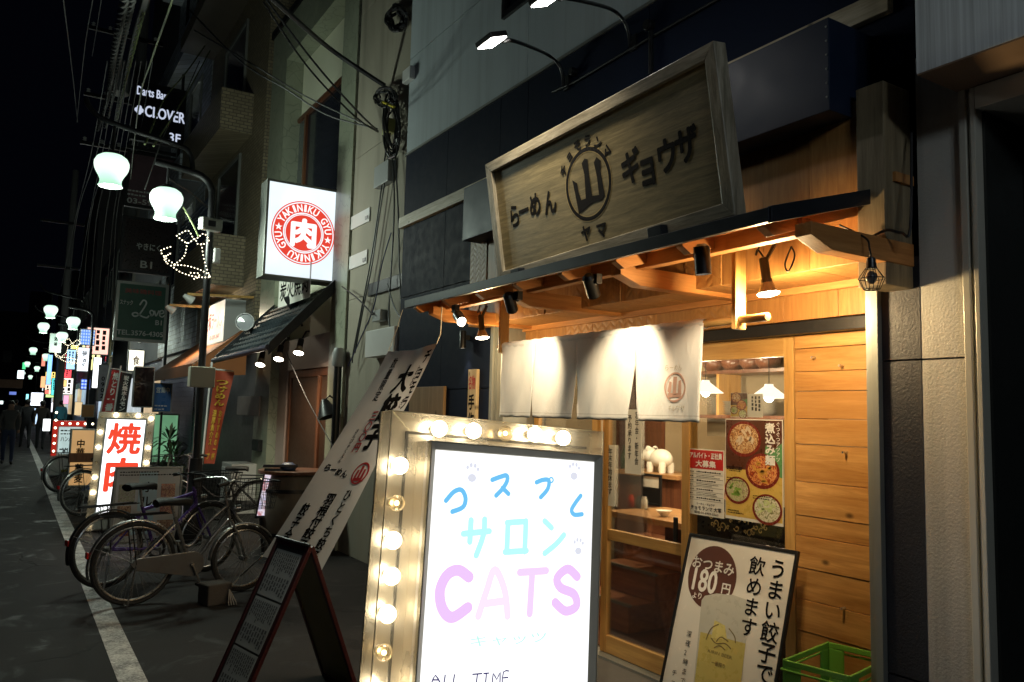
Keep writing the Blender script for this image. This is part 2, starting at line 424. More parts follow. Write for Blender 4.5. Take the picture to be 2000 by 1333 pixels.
# lit things
WARM = (1, .72, .38); WARMW = (1, .86, .62); COOL = (.86, 1, .93)
M['bulb'] = glow('warm_bulb_light', (1, .86, .62), 20)
M['par'] = glow('reflector_lamp_light', (1, .90, .70), 26)
M['led'] = glow('floodlight_diode_light', (1, .96, .88), 30)
t_ = NT('street_globe_light'); t_.base((.2, .2, .2)); t_.pr(.25); sp_ = t_.new('ShaderNodeSeparateXYZ'); t_.link(t_.coord(kind='Generated'), sp_.inputs[0])
t_.link(t_.ramp(sp_.outputs[2], [(0, (.38, .70, .50)), (.25, (.60, 1.0, .76)), (.62, (.88, 1, .90)), (1, (.62, 1, .76))]), t_.b.inputs['Emission Color']); t_.b.inputs['Emission Strength'].default_value = 1.2
M['globe'] = t_.m
M['bike_metal'] = paint('dull_bike_metal', (.40, .40, .39), .3, .9, .25, 20)
M['fairy'] = glow('fairy_light', (1, .88, .6), 5)

# ---------------------------------------------------------------- ground
def asphalt():
    t = NT('asphalt'); v = t.coord(kind='World'); n = t.noise(v, .8, 5, .6); f = t.noise(v, 160, 2, .7)
    c = t.ramp(n, [(.3, (.009, .009, .0105)), (.7, (.021, .020, .021))]); c = t.mix(t.math('MULTIPLY', f, .7), c, (.034, .032, .032))
    sp = t.ramp(t.noise(v, 9, 3, .5), [(.70, (0, 0, 0)), (.74, (1, 1, 1))]); c = t.mix(t.math('MULTIPLY', sp, .12), c, (.16, .155, .15))
    vo = t.new('ShaderNodeTexVoronoi', feature='DISTANCE_TO_EDGE'); vo.inputs['Scale'].default_value = .55; nz = t.new('ShaderNodeTexNoise'); nz.inputs['Scale'].default_value = 3; nz.inputs['Detail'].default_value = 5; t.link(v, nz.inputs['Vector'])
    ad = t.new('ShaderNodeVectorMath', operation='MULTIPLY_ADD'); t.link(nz.outputs['Color'], ad.inputs[0]); ad.inputs[1].default_value = (.5, .5, 0); t.link(v, ad.inputs[2]); t.link(ad.outputs[0], vo.inputs['Vector'])
    cr = t.math('MULTIPLY', t.ramp(vo.outputs['Distance'], [(.004, (1, 1, 1)), (.014, (0, 0, 0))]), t.ramp(t.noise(v, .5, 2), [(.48, (0, 0, 0)), (.56, (1, 1, 1))])); c = t.mix(t.math('MULTIPLY', cr, .5), c, (.006, .006, .006))
    st = t.ramp(t.noise(v, 2.2, 4, .6, 1), [(.55, (0, 0, 0)), (.68, (1, 1, 1))]); c = t.mix(t.math('MULTIPLY', st, .35), c, (.014, .013, .013))
    t.base(c); t.b.inputs['Specular IOR Level'].default_value = .12; t.link(t.math('MULTIPLY_ADD', st, -.25, .72), t.b.inputs['Roughness']); t.bump(t.math('SUBTRACT', t.math('MULTIPLY_ADD', f, .6, n), cr), .55, .006); return t.m
def line_paint():
    t = NT('road_paint'); v = t.coord(kind='World'); n = t.noise(v, 5, 6, .7); f = t.noise(v, 60, 3, .7)
    k = t.ramp(t.math('MULTIPLY_ADD', f, .5, t.math('MULTIPLY', n, .6)), [(.42, (1, 1, 1)), (.64, (0, 0, 0))])
    t.base(t.mix(k, (.14, .13, .125), (.70, .69, .66))); t.pr(.6); t.bump(f, .3, .003); return t.m
struct('road', MB().quad((-60, -30, 0), (60, -30, 0), (60, 220, 0), (-60, 220, 0)), asphalt())
XL = .69
struct('road_marking', MB().quad((XL-.075, -8, .004), (XL+.075, -8, .004), (XL+.21, 60, .004), (XL+.06, 60, .004)), line_paint())

# ---------------------------------------------------------------- ramen shop building
XD, XW, XF = 3.45, 3.15, 3.0       # door plane, siding plane, face of the timber fascia
yR0 = px(1797, 600, X=XW).y; yL = px(790, 400, X=XW).y
yO0 = px(1709, 900, X=XW).y; yO1 = px(962, 800, X=XW).y           # opening of the shop front
zB = 4.13                                                         # where navy siding gives way to grey
shop = thing('ramen_shop', 'navy and grey clad ramen shop building with timber shopfront', 'building', (XW, 3.6, 0))
w = MB()
for y0, y1 in ((yO1, (yO1+yL)/2), ((yO1+yL)/2+.006, yL)):
    for z0, z1 in ((0, .9), (.908, 1.8), (1.808, 2.7), (2.708, 3.5), (3.508, zB)): w.box(XW, XW+.5, y0, y1, z0, z1)
ys = [yR0, 3.55, 4.9, yO1]
for a, b in zip(ys, ys[1:]): w.box(XW, XW+.5, a, b-.006, 2.3, zB)
part('wall', w, M['navy'], shop)
w = MB()
zs = [zB+.02, 5.12, 6.15, 7.2, 8.4, 9.6]; ysg = [yR0-1.6, 2.2, 4.92, yL]
for z0, z1 in zip(zs, zs[1:]):
    for a, b in zip(ysg, ysg[1:]): w.box(XW, XW+.5, a, b-.006, z0, z1-.012)
part('upper_wall', w, M['grey_siding'], shop)
part('trim', MB().box(XW-.012, XW+.1, yR0-.2, yL+.01, zB-.006, zB+.016), M['alu'], shop)
# upper window
wy = px(985, 40, X=XW); win = part('window', MB().rim(fx(XW, wy.y, wy.z), 0, 1.1, 0, 1.2, .05, -.02, .03), M['black'], shop)
part('pane', MB().slab(fx(XW, wy.y, wy.z), .05, 1.05, .05, 1.15, .002, .008), paint('dark_pane', (.01, .012, .015), .1), win)
# textured strip beside the opening
w = MB()
for z0, z1 in ((0, .575), (.583, 1.865), (1.873, 3.15)): w.box(XW, XW+.5, yR0, yO0-.03, z0, z1)
part('side_wall', w, M['navy_rough'], shop)
# metal posts of the opening
pm = MB()
for k, (d, q) in enumerate(((0, 0), (.03, .02), (.055, .045))): pm.box(XW-.03+q, XW+.4, yO0-.022+d-.02, yO0-.022+d+.012, 0, 2.42)
part('post', pm, M['alu'], shop, bevel=.002)
pm = MB()
for d, q in ((0, 0), (.045, .02), (.09, .05)): pm.box(XW-.03+q, XW+.4, yO1-.03-d, yO1+.01-d, 0, 2.42)
part('post', pm, M['alu'], shop, bevel=.002)
# timber fascia box over the opening
yF0 = px(1735, 205, X=XF).y; yF1 = px(918, 510, X=XF).y
w = MB(); n = 13
for i in range(n):
    a = yF0+.13+(yF1-yF0-.13)*i/n; b = yF0+.13+(yF1-yF0-.13)*(i+1)/n
    w.box(XF+.003*(i % 3), XF+.4, a, b-.003, 2.28, 2.99+.006*(i % 2))
part('fascia', w, M['carved'], shop, bevel=.003)
part('fascia_post', MB().box(XF-.035, XF+.4, yF0, yF0+.127, 2.165, 3.02), wood('post_wood', (.20, .15, .085), (.32, .25, .15), 2, 1, .5), shop, bevel=.004)
w = MB()
for i in range(10):
    a = yO0+(yO1-yO0)*i/10; b = yO0+(yO1-yO0)*(i+1)/10
    w.box(XD-.09, XD+.05, a, b-.002, 2.115, 2.6)
part('header_boards', w, M['carved'], shop, bevel=.002)
part('ledge', MB().box(XD-.12, XD-.04, yO0+.04, yO1-.1, 2.245, 2.285), M['purlin'], shop, bevel=.003)
part('lintel', MB().box(XD-.07, XD+.06, yO0+.04, yO1-.1, 2.05, 2.112), M['iron'], shop, bevel=.003)
part('opening_ceiling', MB().box(XF+.02, XD+.5, yO0-.2, yO1+.1, 2.6, 2.64), M['rafter'], shop)
# horizontal cedar boards beside the door
pT, pB = yO0+.03, px(1551, 650, X=XD).y
w = MB(); zz = [.02, .20, .38, .56, .715, .87, 1.03, 1.13, 1.30, 1.49, 1.62, 1.76, 1.86, 1.98, 2.05]
for i, (a, b) in enumerate(zip(zz, zz[1:])): w.box(XD-.004*(i % 2), XD+.05, pT-.15, pB-.004, a, b-.003)
part('board_wall', w, M['cedar'], shop, bevel=.002)
for (u, v) in ((1592, 699), (1646, 715), (1653, 884), (1650, 1188)):
    p = px(u, v, X=XD); part('coat_hook', MB().cyl(p-V((.03, 0, 0)), p, .006, n=8), M['steel'], shop)
# side walls of the recess, floor, room behind
part('reveal', MB().box(XW+.41, XD+.1, yO0-.25, yO0-.03, 0, 2.6), M['brown_wood'], shop)
part('reveal', MB().box(XW+.41, XD+.1, yO1-.09, yO1+.1, 0, 2.6), M['brown_wood'], shop)
part('threshold', MB().box(XW-.05, XD+.15, yO0, yO1, -.1, .012), paint('threshold_concrete', (.10, .095, .09), .7, 0, .2, 6, .4, 60), shop)
room = MB().box(7.4, 7.5, 1.2, 6.6, 0, 2.6).box(XD+.2, 7.4, 1.1, 1.2, 0, 2.6).box(XD+.2, 7.4, 6.6, 6.7, 0, 2.6)
part('interior_wall', room, paint('interior_plaster', (.42, .34, .22), .6, 0, .15, 3), shop)
part('interior_ceiling', MB().box(XD+.2, 7.4, 1.2, 6.6, 2.62, 2.7), paint('interior_ceiling', (.35, .26, .16), .6), shop)
part('interior_floor', MB().box(XD+.15, 7.4, 1.2, 6.6, -.05, .02), M['brown_wood'], shop)
part('partition', MB().box(5.45, 5.5, 5.9, 6.6, .02, 2.6), M['brown_wood'], shop)
# stairs seen through the left door
st = MB()
for k in range(5): st.box(3.95+.26*k, 5.4, 4.62, 5.3, .02 if k == 0 else .02+.2*k+.001, .02+.2*(k+1))
part('stairs', st, wood('stair_wood', (.26, .10, .05), (.40, .18, .09), 1, 1, .35, False, .3), shop, bevel=.004)
st = MB()
for k in range(5): st.box(3.935+.26*k, 3.965+.26*k, 4.60, 5.3, .2*(k+1)+.015, .2*(k+1)+.035)
part('stair_nosing', st, M['alu'], shop)

# ---- sliding doors
def door(y0, y1, x, label, rails, post=None):
    d = thing('sliding_door', label, 'door', (x, (y0+y1)/2, 0.012), group='wooden sliding doors')
    wv = .062
    part('stile', MB().box(x, x+.035, y0, y0+wv, .03, 2.05), M['cedar_door'], d, bevel=.003)
    part('stile', MB().box(x, x+.035, y1-wv, y1, .03, 2.05), M['cedar_door'], d, bevel=.003)
    for z0, z1 in rails: part('rail', MB().box(x+.002, x+.033, y0+wv+.001, y1-wv-.001, z0, z1), M['cedar_h'], d, bevel=.003)
    part('glass', MB().box(x+.014, x+.019, y0+wv-.01, y1-wv+.01, .1, 2.0), M['glass'], d)
    return d
ya, yb = px(1551, 900, X=XD).y, px(1345, 900, X=XD).y
yc, ye = px(1312, 900, X=XD).y, px(1165, 1000, X=XD).y
d1 = door(ya-.0, yb+.06, XD+.0, 'wooden sliding door with food posters on its glass beside cedar boards', ((.03, .15), (.70, .78), (1.945, 2.05)))
d2 = door(yb-.0+.005, ye, XD+.045, 'wooden sliding door with black pull handle and stairs behind', ((.03, .145), (.775, .845), (1.945, 2.05)))
hy = px(1319, 1035, X=XD+.04); part('handle', MB().box(XD+.036, XD+.05, hy.y-.016, hy.y+.016, hy.z-.075, hy.z+.075), M['black'], d2, bevel=.004)
d3 = door(ye+.004, yO1-.13, XD+.0, 'wooden sliding door half hidden behind the glowing cat salon sign', ((.03, .145), (.775, .845), (1.945, 2.05)))
part('door_track', MB().box(XD-.02, XD+.1, yO0+.04, yO1-.1, .0, .026), M['alu'], shop)

# ---- long navy box on the wall behind the wooden sign, and the board above it
q0 = px(1705, 200, X=XW); xb = q0.y*(px(1620, 200, X=1).x/px(1620, 200, X=1).y)
yB1 = px(905, 400, X=xb).y
zb0, zb1 = px(1620, 215, X=xb).z, px(1620, 32, X=xb).z
part('sign_box', MB().box(xb, XW+.02, q0.y, yB1, zb0, zb1), M['navy_metal'], shop, bevel=.004)
for k in range(6): part('rivet', MB().ball((xb-.001, q0.y+.012, zb0+.06+k*(zb1-zb0-.1)/5), .005, 6), M['alu'], shop)
p0, p1 = px(783, 418, X=XW-.02), px(1640, 0, X=XW-.02)
part('trim_board', MB().box(XW-.04, XW+.02, p1.y-.25, p0.y, 3.395, 3.50), M['weathered'], shop, bevel=.003)

# ---- awning
ax0 = 2.37; yA0 = px(1505, 430, X=ax0).y; yA1 = px(797, 603, X=ax0).y; zA = px(797, 603, X=ax0).z
zA2 = zA+.165                                # height where it meets the fascia
aw = thing('shop_awning', 'lean-to awning of dark sheet metal on orange timber rafters over the shop door', 'awning', (ax0, 3.6, zA))
sl = V((XF-.04-ax0, 0, zA2-zA))
r = MB(); ny = V((0, yA1-yA0, 0)); up = V((0, 0, .022))
r.prism([V((ax0, yA0, zA+.03)), V((ax0, yA0, zA+.052)), V((ax0, yA0, zA+.052))+sl, V((ax0, yA0, zA+.03))+sl], ny)
part('roof', r, M['dark_metal'], aw, bevel=.002)
part('edge_trim', MB().box(ax0-.025, ax0+.0, yA0-.01, yA1+.01, zA-.0, zA+.056).prism([V((ax0-.02, yA0-.022, zA-.005)), V((ax0-.02, yA0-.022, zA+.06)), V((ax0, yA0-.022, zA+.064))+sl, V((ax0, yA0-.022, zA-.0))+sl], (0, .02, 0)), M['dark_metal'], aw, bevel=.002)
nr = 8
for i in range(nr):
    y = yA0+.05+(yA1-yA0-.12)*i/(nr-1); a = V((ax0+.03, y, zA-.0)); part('rafter', MB().prism([a, a+V((0, 0, .028)), a+sl*.985+V((0, 0, .028)), a+sl*.985+V((0, 0, -.028)), a+V((.05, 0, -.028))], (0, .042, 0)), M['rafter'], aw, bevel=.002)
part('purlin', MB().box(ax0+.22, ax0+.275, yA0+.03, yA1-.03, zA-.005, zA+.065), M['purlin'], aw, bevel=.003)
za = zA-.045
for (u, v) in ((1585, 480), (1212, 566), (1000, 612), (845, 636)):
    y = px(u, v, X=ax0+.12).y; z = za
    pts = [V((ax0+.12, y, z+.055)), V((XD-.1, y, z+.055)), V((XD-.1, y, z-.04)), V((ax0+.25, y, z-.04)), V((ax0+.12, y, z+.005))]
    part('bracket_arm', MB().prism(pts, (0, .075, 0)), M['rafter'], aw, bevel=.003)
part('roof_lining', MB().prism([V((ax0+.01, yA0+.01, zA+.028)), V((ax0+.01, yA0+.01, zA+.029)), V((ax0, yA0+.01, zA+.029))+sl, V((ax0, yA0+.01, zA+.028))+sl], (0, yA1-yA0-.02, 0)), M['rafter'], aw)

# ---- noren curtain on its pole
xN = 2.84
yN0, yN1 = px(1380, 625, X=xN).y, px(985, 680, X=xN).y; zN = px(1180, 655, X=xN).z
yP = px(1500, 612, X=xN).y
pole = thing('curtain_pole', 'round wooden pole hung on two flat wooden straps under the awning', 'pole', (xN, (yP+yN1)/2, zN))
part('rod', MB().cyl((xN, yP, zN), (xN, yN1+.07, zN), .019), M['cedar_h'], pole, True)
for (u, v) in ((1447, 560), (986, 650)):
    y = px(u, v, X=xN).y; part('strap', MB().box(xN-.035, xN+.035, y, y+.026, zN-.045, zA+.09), M['cedar_door'], pole, bevel=.003)
zlow = px(1376, 826, X=xN).z
cloth = paint('noren_linen', (.90, .88, .82), .8, 0, .06, 14, .5, 500)
tc_ = NT.__new__(NT); tc_.m = cloth; tc_.t = cloth.node_tree; tc_.n = tc_.t.nodes; tc_.b = tc_.n['Principled BSDF']
wz_ = tc_.new('ShaderNodeSeparateXYZ'); tc_.link(tc_.coord(kind='World'), wz_.inputs[0])
hem = tc_.math('LESS_THAN', tc_.math('ABSOLUTE', tc_.math('SUBTRACT', wz_.outputs[2], zlow+.03)), .0022)
old = tc_.b.inputs['Base Color'].links[0].from_socket; tc_.base(tc_.mix(tc_.math('MULTIPLY', hem, .55), old, (.45, .42, .35)))
wr_ = tc_.noise(tc_.coord((1, 11, 3.5), 'World'), 2.2, 4, .6, 1.2); wv_ = tc_.noise(tc_.coord(kind='World'), 420, 2)
tc_.bump(tc_.math('MULTIPLY_ADD', wv_, .05, wr_), .30, .015)
cloth.node_tree.nodes['Principled BSDF'].inputs['Sheen Weight'].default_value = .2
nor = thing('noren_curtain', 'cream linen shop curtain in four panels with faded round crest', 'curtain', (xN, (yN0+yN1)/2, zlow))
edges = [0, .22, .455, .735, 1.0]                     # from the far (left) end
ln = yN1-yN0; rn = random.Random(3)
def cloth_pt(s, h):
    """s along the curtain from the far end, h 0 (hem) to 1 (pole)"""
    x = xN-.022+.007*sin(s*17+1)*(1-h)+.006*sin(s*41+h*3)*(1-h*.7)+.006*sin(s*73+2-h*5)*(1-h)-.03*(1-h)*.4
    return V((x, yN1-ln*s, zlow+(zN+.0-zlow)*h))
for k in range(4):
    b = MB(); s0, s1 = edges[k], edges[k+1]; na, nb = 22, 26; vs = []
    for j in range(nb+1):
        h = j/nb
        for i in range(na+1):
            s = s0+(s1-s0)*i/na; gap = .019*(1-h/.62) if h < .62 else 0
            s = min(max(s, s0+gap*(k > 0)*(1.0 if k in (2, 3) else .5)), s1-gap*(k < 3)*(1 if k in (1, 2) else .5)) if gap > 0 else s
            p = cloth_pt(s, h); p.z += .0018*sin(i*.9+k)*(1-h)
            p.y += .012*(1-h)*(i/na-.5)*(k-1.5)*.6
            vs.append(p)
    b.add(vs, [(j*(na+1)+i, j*(na+1)+i+1, (j+1)*(na+1)+i+1, (j+1)*(na+1)+i) for j in range(nb) for i in range(na)])
    o = part('cloth_panel', b, cloth, nor, 'all'); m = o.modifiers.new('solid', 'SOLIDIFY'); m.thickness = .003
b = MB(); na = 90
b.add([V((xN, yN1-ln*i/na, zN))+V((cos(t)*(.026+.002*sin(i*1.7)), 0, sin(t)*(.026+.002*sin(i*1.1)))) for i in range(na+1) for t in [2*pi*k/10 for k in range(10)]],
      [(i*10+k, i*10+(k+1) % 10, (i+1)*10+(k+1) % 10, (i+1)*10+k) for i in range(na) for k in range(10)])
part('sleeve', b, cloth, nor, 'all')
# printed crest on the right panel: follows the cloth
cr = MB(); c0, ch = .905, .36; rr = .075
class ClothFr(Fr):
    def __init__(s, s0, h0): s.s0, s.h0 = s0, h0
    def p(s, a, b, c=0):
        q = cloth_pt(s.s0+a/ln, s.h0+b/(zN-zlow)); return q+V((-.006-c, 0, 0))
cf = ClothFr(c0, ch)
cr.ring(cf, 0, 0, rr*.88, rr, sq=1.0)
for pts in (((-.042, .03), (-.025, .025), (-.03, -.035), (-.052, -.02)), ((-.014, .052), (.014, .052), (.012, -.035), (-.012, -.035)), ((.028, .03), (.046, .035), (.048, -.03), (.026, -.035)), ((-.05, -.03), (.05, -.03), (.045, -.052), (-.045, -.052))): cr.poly(cf, list(pts))
part('crest_print', cr, M['pale_ink'], nor)
cr = MB(); cr.text('らーめん', cf, -.07, .05, .085, .112); cr.text('ギョウザ', cf, -.035, .07, -.118, -.09)
part('lettering', cr, M['faint_ink'], nor)

# ---- big wooden sign standing on the awning edge, leaning forward
xs0, xs1 = ax0+.15, ax0+.04
sTL, sTR = px(943, 325, X=xs1), px(1400, 82, X=xs1); sBL, sBR = px(977, 553, X=xs0), px(1440, 420, X=xs0)
O = (sBL+sBR)/2; ru = (sBR-sBL); sw = ru.length; ru = ru/sw
uu = ((sTL+sTR)/2-O); sh = uu.length; uu = uu/sh; uu = (uu-ru*uu.dot(ru)).normalized()
sf = Fr(O, ru, uu)
sg = thing('shop_sign', 'big framed wooden sign with carved black ramen and gyoza lettering above the awning', 'sign', O)
hw = sw/2
part('board', MB().slab(sf, -hw+.06, hw-.06, .05, sh-.05, -.05, -.008), M['wood_face'], sg)
fw = .062
fup = wood('sign_frame_wood_upright', (.20, .17, .115), (.40, .35, .26), 2, 2.2, .35, False, .5)
for k, q_ in enumerate((((-hw, 0), (hw, 0), (hw-fw, fw), (-hw+fw, fw)), ((-hw, sh), (hw, sh), (hw-fw, sh-fw), (-hw+fw, sh-fw)), ((-hw, 0), (-hw, sh), (-hw+fw, sh-fw), (-hw+fw, fw)), ((hw, 0), (hw, sh), (hw-fw, sh-fw), (hw-fw, fw)))):
    part('frame', MB().prism([sf.p(x, y, -.06) for x, y in q_], sf.n*(.076 if k < 2 else .075)), M['wood_frame'] if k < 2 else fup, sg, bevel=.004)
part('back', MB().slab(sf, -hw+.02, hw-.02, .02, sh-.02, -.075, -.061), M['iron'], sg)
# lettering, carved: a dark groove with a lighter bevel line around it
def brush(mb, fr, strokes, ox, oy, s, w, c):
    for k, st in enumerate(strokes): mb.stroke(fr, [(ox+x*s, oy+y*s) for x, y in st], w*s, c+.0004*k, taper=.25)
le = MB(); c = -.0065
LX = sw/2.0
def SP(u, v):            # pixel of the photograph on the sign's face -> sign coordinates
    d = FWD + RGT*((u-1000)/FP) - UPV*((v-666.5)/FP); o = V((0, 0, H)); t = (sf.O-o).dot(sf.n)/d.dot(sf.n); q = o+d*t-sf.O
    return q.dot(sf.r), q.dot(sf.u)
cx, cy = SP(1146, 360); ry = .19
for ch, (u, v) in zip('らーめん', ((1003, 422), (1021, 412), (1043, 400), (1072, 395))):
    a, b = SP(u, v); le.char(ch, sf, a, b, .15, .125, c, .03)
for ch, (u, v) in zip('ギョウザ', ((1229, 326), (1262, 326), (1300, 304), (1338, 282))):
    a, b = SP(u, v); le.char(ch, sf, a, b, .175 if ch != 'ョ' else .20, .145, c, .035)
for k, ch in enumerate('チョモランマ'):
    t = radians(57-k*22.8); le.char(ch, sf, cx-.005-sin(t)*ry*1.16, cy+cos(t)*ry*1.18, .068, .062, c, .04, t)
for ch, (u, v) in zip('ヤマ', ((1143, 456), (1173, 449))):
    a, b = SP(u, v); le.char(ch, sf, a, b, .095, .09, c, .035)
part('lettering', le, M['ink'], sg)
em = MB(); em.ring(sf, cx, cy, ry-.02, ry, c, sq=1.0); sc = ry
P_ = lambda pts: em.poly(sf, [(cx+x*sc, cy+y*sc) for x, y in pts], c)
P_([(-.16, .62), (-.02, .72), (.12, .66), (.10, .3), (.13, -.36), (-.16, -.36), (-.10, .3)])
P_([(-.66, .28), (-.46, .14), (-.44, -.1), (-.36, -.36), (-.16, -.36), (-.16, -.62), (-.30, -.66), (-.54, -.72), (-.58, -.3)])
P_([(.36, .50), (.50, .62), (.66, .46), (.60, .2), (.66, -.48), (.42, -.40), (.42, .1)])
P_([(-.16, -.62), (-.16, -.36), (.13, -.36), (.42, -.40), (.66, -.48), (.52, -.56), (.1, -.55)])
part('emblem', em, M['ink'], sg)
hl = MB(); hl.ring(sf, cx, cy, ry+.001, ry+.005, c-.0005); hl.ring(sf, cx, cy, ry-.025, ry-.021, c-.0005)
part('emblem_edge', hl, paint('gilt_edge', (.38, .28, .12), .35, .2), sg)
for (u, v) in ((1022, 538), (1297, 462)):
    a, b = SP(u, v); part('foot', MB().slab(sf, a-.045, a+.045, -.05, .045, -.02, .06), M['dark_metal'], sg, bevel=.003)
# ---------------------------------------------------------------- neighbour on the right
nb = thing('neighbour_building', 'grey textured building front with dark doorway right of the ramen shop', 'building', (XW, 1.2, 0))
yG, yT = px(1883, 440, X=XW).y, px(1918, 440, X=XW).y
w = MB()
for z0, z1 in ((-.02, .575), (.583, 1.865), (1.873, 3.15)): w.box(XW+.002, XW+.5, yG-.02, yR0-.0005, z0, z1)
part('wall', w, M['grey_rough'], nb)
tr = paint('cream_trim', (.52, .50, .42), .4, .2, .1, 6)
w = MB().box(XW-.025, XW+.4, yG-.03, yG-.001, 0, 2.935).box(XW-.01, XW+.4, yG-.048, yG-.031, 0, 2.925).box(XW-.03, XW+.4, yT-.0, yG-.049, 0, 2.93)
part('door_frame', w, tr, nb, bevel=.003)
part('door_head', MB().box(XW-.03, XW+.4, -.6, yT-.001, 2.84, 2.93), tr, nb, bevel=.003)
part('dark_glass', MB().box(XW+.30, XW+.34, -1.2, yT+.05, 0, 2.84), paint('dark_doorway', (.006, .006, .006), .25, 0, .3), nb)
part('doorway_side', MB().box(XW+.02, XW+.30, yT-.012, yT-.001, 0, 2.84), paint('doorway_side_dark', (.02, .022, .02), .4), nb)
sp_ = px(1990, 990, X=XW+.29); part('sticker', MB().box(XW+.296, XW+.299, sp_.y-.03, sp_.y+.03, sp_.z-.04, sp_.z+.04), paint('yellow_sticker', (.45, .38, .05), .5), nb)
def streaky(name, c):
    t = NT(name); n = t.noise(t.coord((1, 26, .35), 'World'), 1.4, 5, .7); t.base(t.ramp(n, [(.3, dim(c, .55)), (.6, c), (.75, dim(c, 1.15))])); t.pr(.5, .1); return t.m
xcf = 2.855
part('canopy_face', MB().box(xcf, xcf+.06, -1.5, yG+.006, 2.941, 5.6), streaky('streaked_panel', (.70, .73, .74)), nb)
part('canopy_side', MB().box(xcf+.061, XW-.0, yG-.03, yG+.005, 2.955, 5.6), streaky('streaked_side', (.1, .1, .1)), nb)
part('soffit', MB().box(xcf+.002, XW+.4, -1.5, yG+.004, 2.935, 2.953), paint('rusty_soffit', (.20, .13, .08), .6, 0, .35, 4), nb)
part('upper_mass', MB().box(XW+.1, XW+.5, -1.5, yG-.0, 2.96, 9), M['navy_rough'], nb)
# ---------------------------------------------------------------- grill restaurant building beyond the shop
XB = 3.30
yc0, yc1 = px(696, 250, X=XB).y, yL+.02
def marble():
    t = NT('veined_tile'); v = t.coord(kind='World'); vo = t.new('ShaderNodeTexVoronoi', feature='DISTANCE_TO_EDGE'); vo.inputs['Scale'].default_value = 4.2
    n = t.noise(v, 4, 4); ad = t.new('ShaderNodeVectorMath', operation='ADD'); sc = t.new('ShaderNodeVectorMath', operation='SCALE'); sc.inputs['Scale'].default_value = .35
    nz = t.new('ShaderNodeTexNoise'); nz.inputs['Scale'].default_value = 3; t.link(v, nz.inputs['Vector']); t.link(nz.outputs['Color'], sc.inputs[0]); t.link(v, ad.inputs[0]); t.link(sc.outputs[0], ad.inputs[1]); t.link(ad.outputs[0], vo.inputs['Vector'])
    k = t.ramp(vo.outputs['Distance'], [(.0, (1, 1, 1)), (.035, (0, 0, 0))])
    t.base(t.mix(t.math('MULTIPLY', k, .6), t.mix(n, (.20, .22, .16), (.36, .38, .29)), (.10, .12, .09))); t.pr(.35); return t.m
def concrete(name, c):
    t = NT(name); v = t.coord((1, 1, .35), 'World'); n = t.noise(v, 1.4, 6, .65); f = t.noise(t.coord(kind='World'), 25, 3)
    st = t.noise(t.coord((3, 3, .15), 'World'), 1.2, 4, .7)
    col = t.mix(n, dim(c, .65), dim(c, 1.2)); col = t.mix(t.math('MULTIPLY', t.ramp(st, [(.5, (0, 0, 0)), (.75, (1, 1, 1))]), .55), col, dim(c, .3))
    t.base(col); t.pr(.8); t.bump(f, .25, .004); return t.m
gr = thing('grill_building', 'concrete and veined tile restaurant building with a recessed upper window', 'building', (XB, 10, 0))
w = MB()
zj = [0, 2.9, 4.6, 6.4, 8.4, 12]
for a, b in zip(zj, zj[1:]): w.box(XB, XB+.6, yc1, yc0, a, b-.006)
part('wall', w, concrete('stained_concrete', (.33, .30, .235)), gr)
mb_ = marble()
ys1 = px(663, 250, X=XB-.03).y; yl0, yl1 = px(551, 300, X=XB-.03).y, px(521, 350, X=XB-.03).y
zband = px(560, 118, X=XB-.03).z; zbt = px(536, 78, X=XB-.03).z
part('tile_surround', MB().box(XB-.03, XB+.6, yc0+.002, ys1, 0, zband).box(XB-.03, XB+.6, yl0, yl1, 0, zband).box(XB-.03, XB+.6, yc0+.002, yl1, zband+.001, zbt), mb_, gr)
part('cornice', MB().box(XB-.06, XB+.6, yc0+.002, yl1+.05, zbt+.002, zbt+.12), M['iron'], gr)
xn = XB+.24
pale = paint('pale_render', (.80, .80, .62), .7, 0, .1, 1.5)
part('recess_wall', MB().box(xn, xn+.2, ys1-.3, yl0+.2, 2.6, zband+.1), pale, gr)
wt, wl = px(668, 155, X=xn-.02), px(573, 250, X=xn-.02)
wz0 = 4.15
wd = part('window', MB().rim(fx(xn-.01, wl.y, wz0), 0, wl.y-ys1+.1, 0, wt.z-wz0, .06, -.02, .05).slab(fx(xn-.01, wl.y, wz0), .70, .78, .06, wt.z-wz0-.06, -.02, .045), M['brown_wood'], gr)
part('pane', MB().slab(fx(xn-.01, wl.y, wz0), .06, .70, .06, wt.z-wz0-.06, 0, .01), paint('dusk_pane_pale', (.10, .11, .11), .12), wd)
part('pane', MB().slab(fx(xn-.01, wl.y, wz0), .78, wl.y-ys1+.04, .06, wt.z-wz0-.06, 0, .01), paint('dusk_pane', (.02, .022, .03), .1), wd)
part('ground_wall', MB().box(XB+.1, XB+.3, ys1+.001, yl0-.001, 2.16, 2.6).box(XB+.1, XB+.3, yl0-.42, yl0-.002, 0, 2.159), paint('mauve_render', (.38, .30, .27), .6, 0, .1, 3), gr)
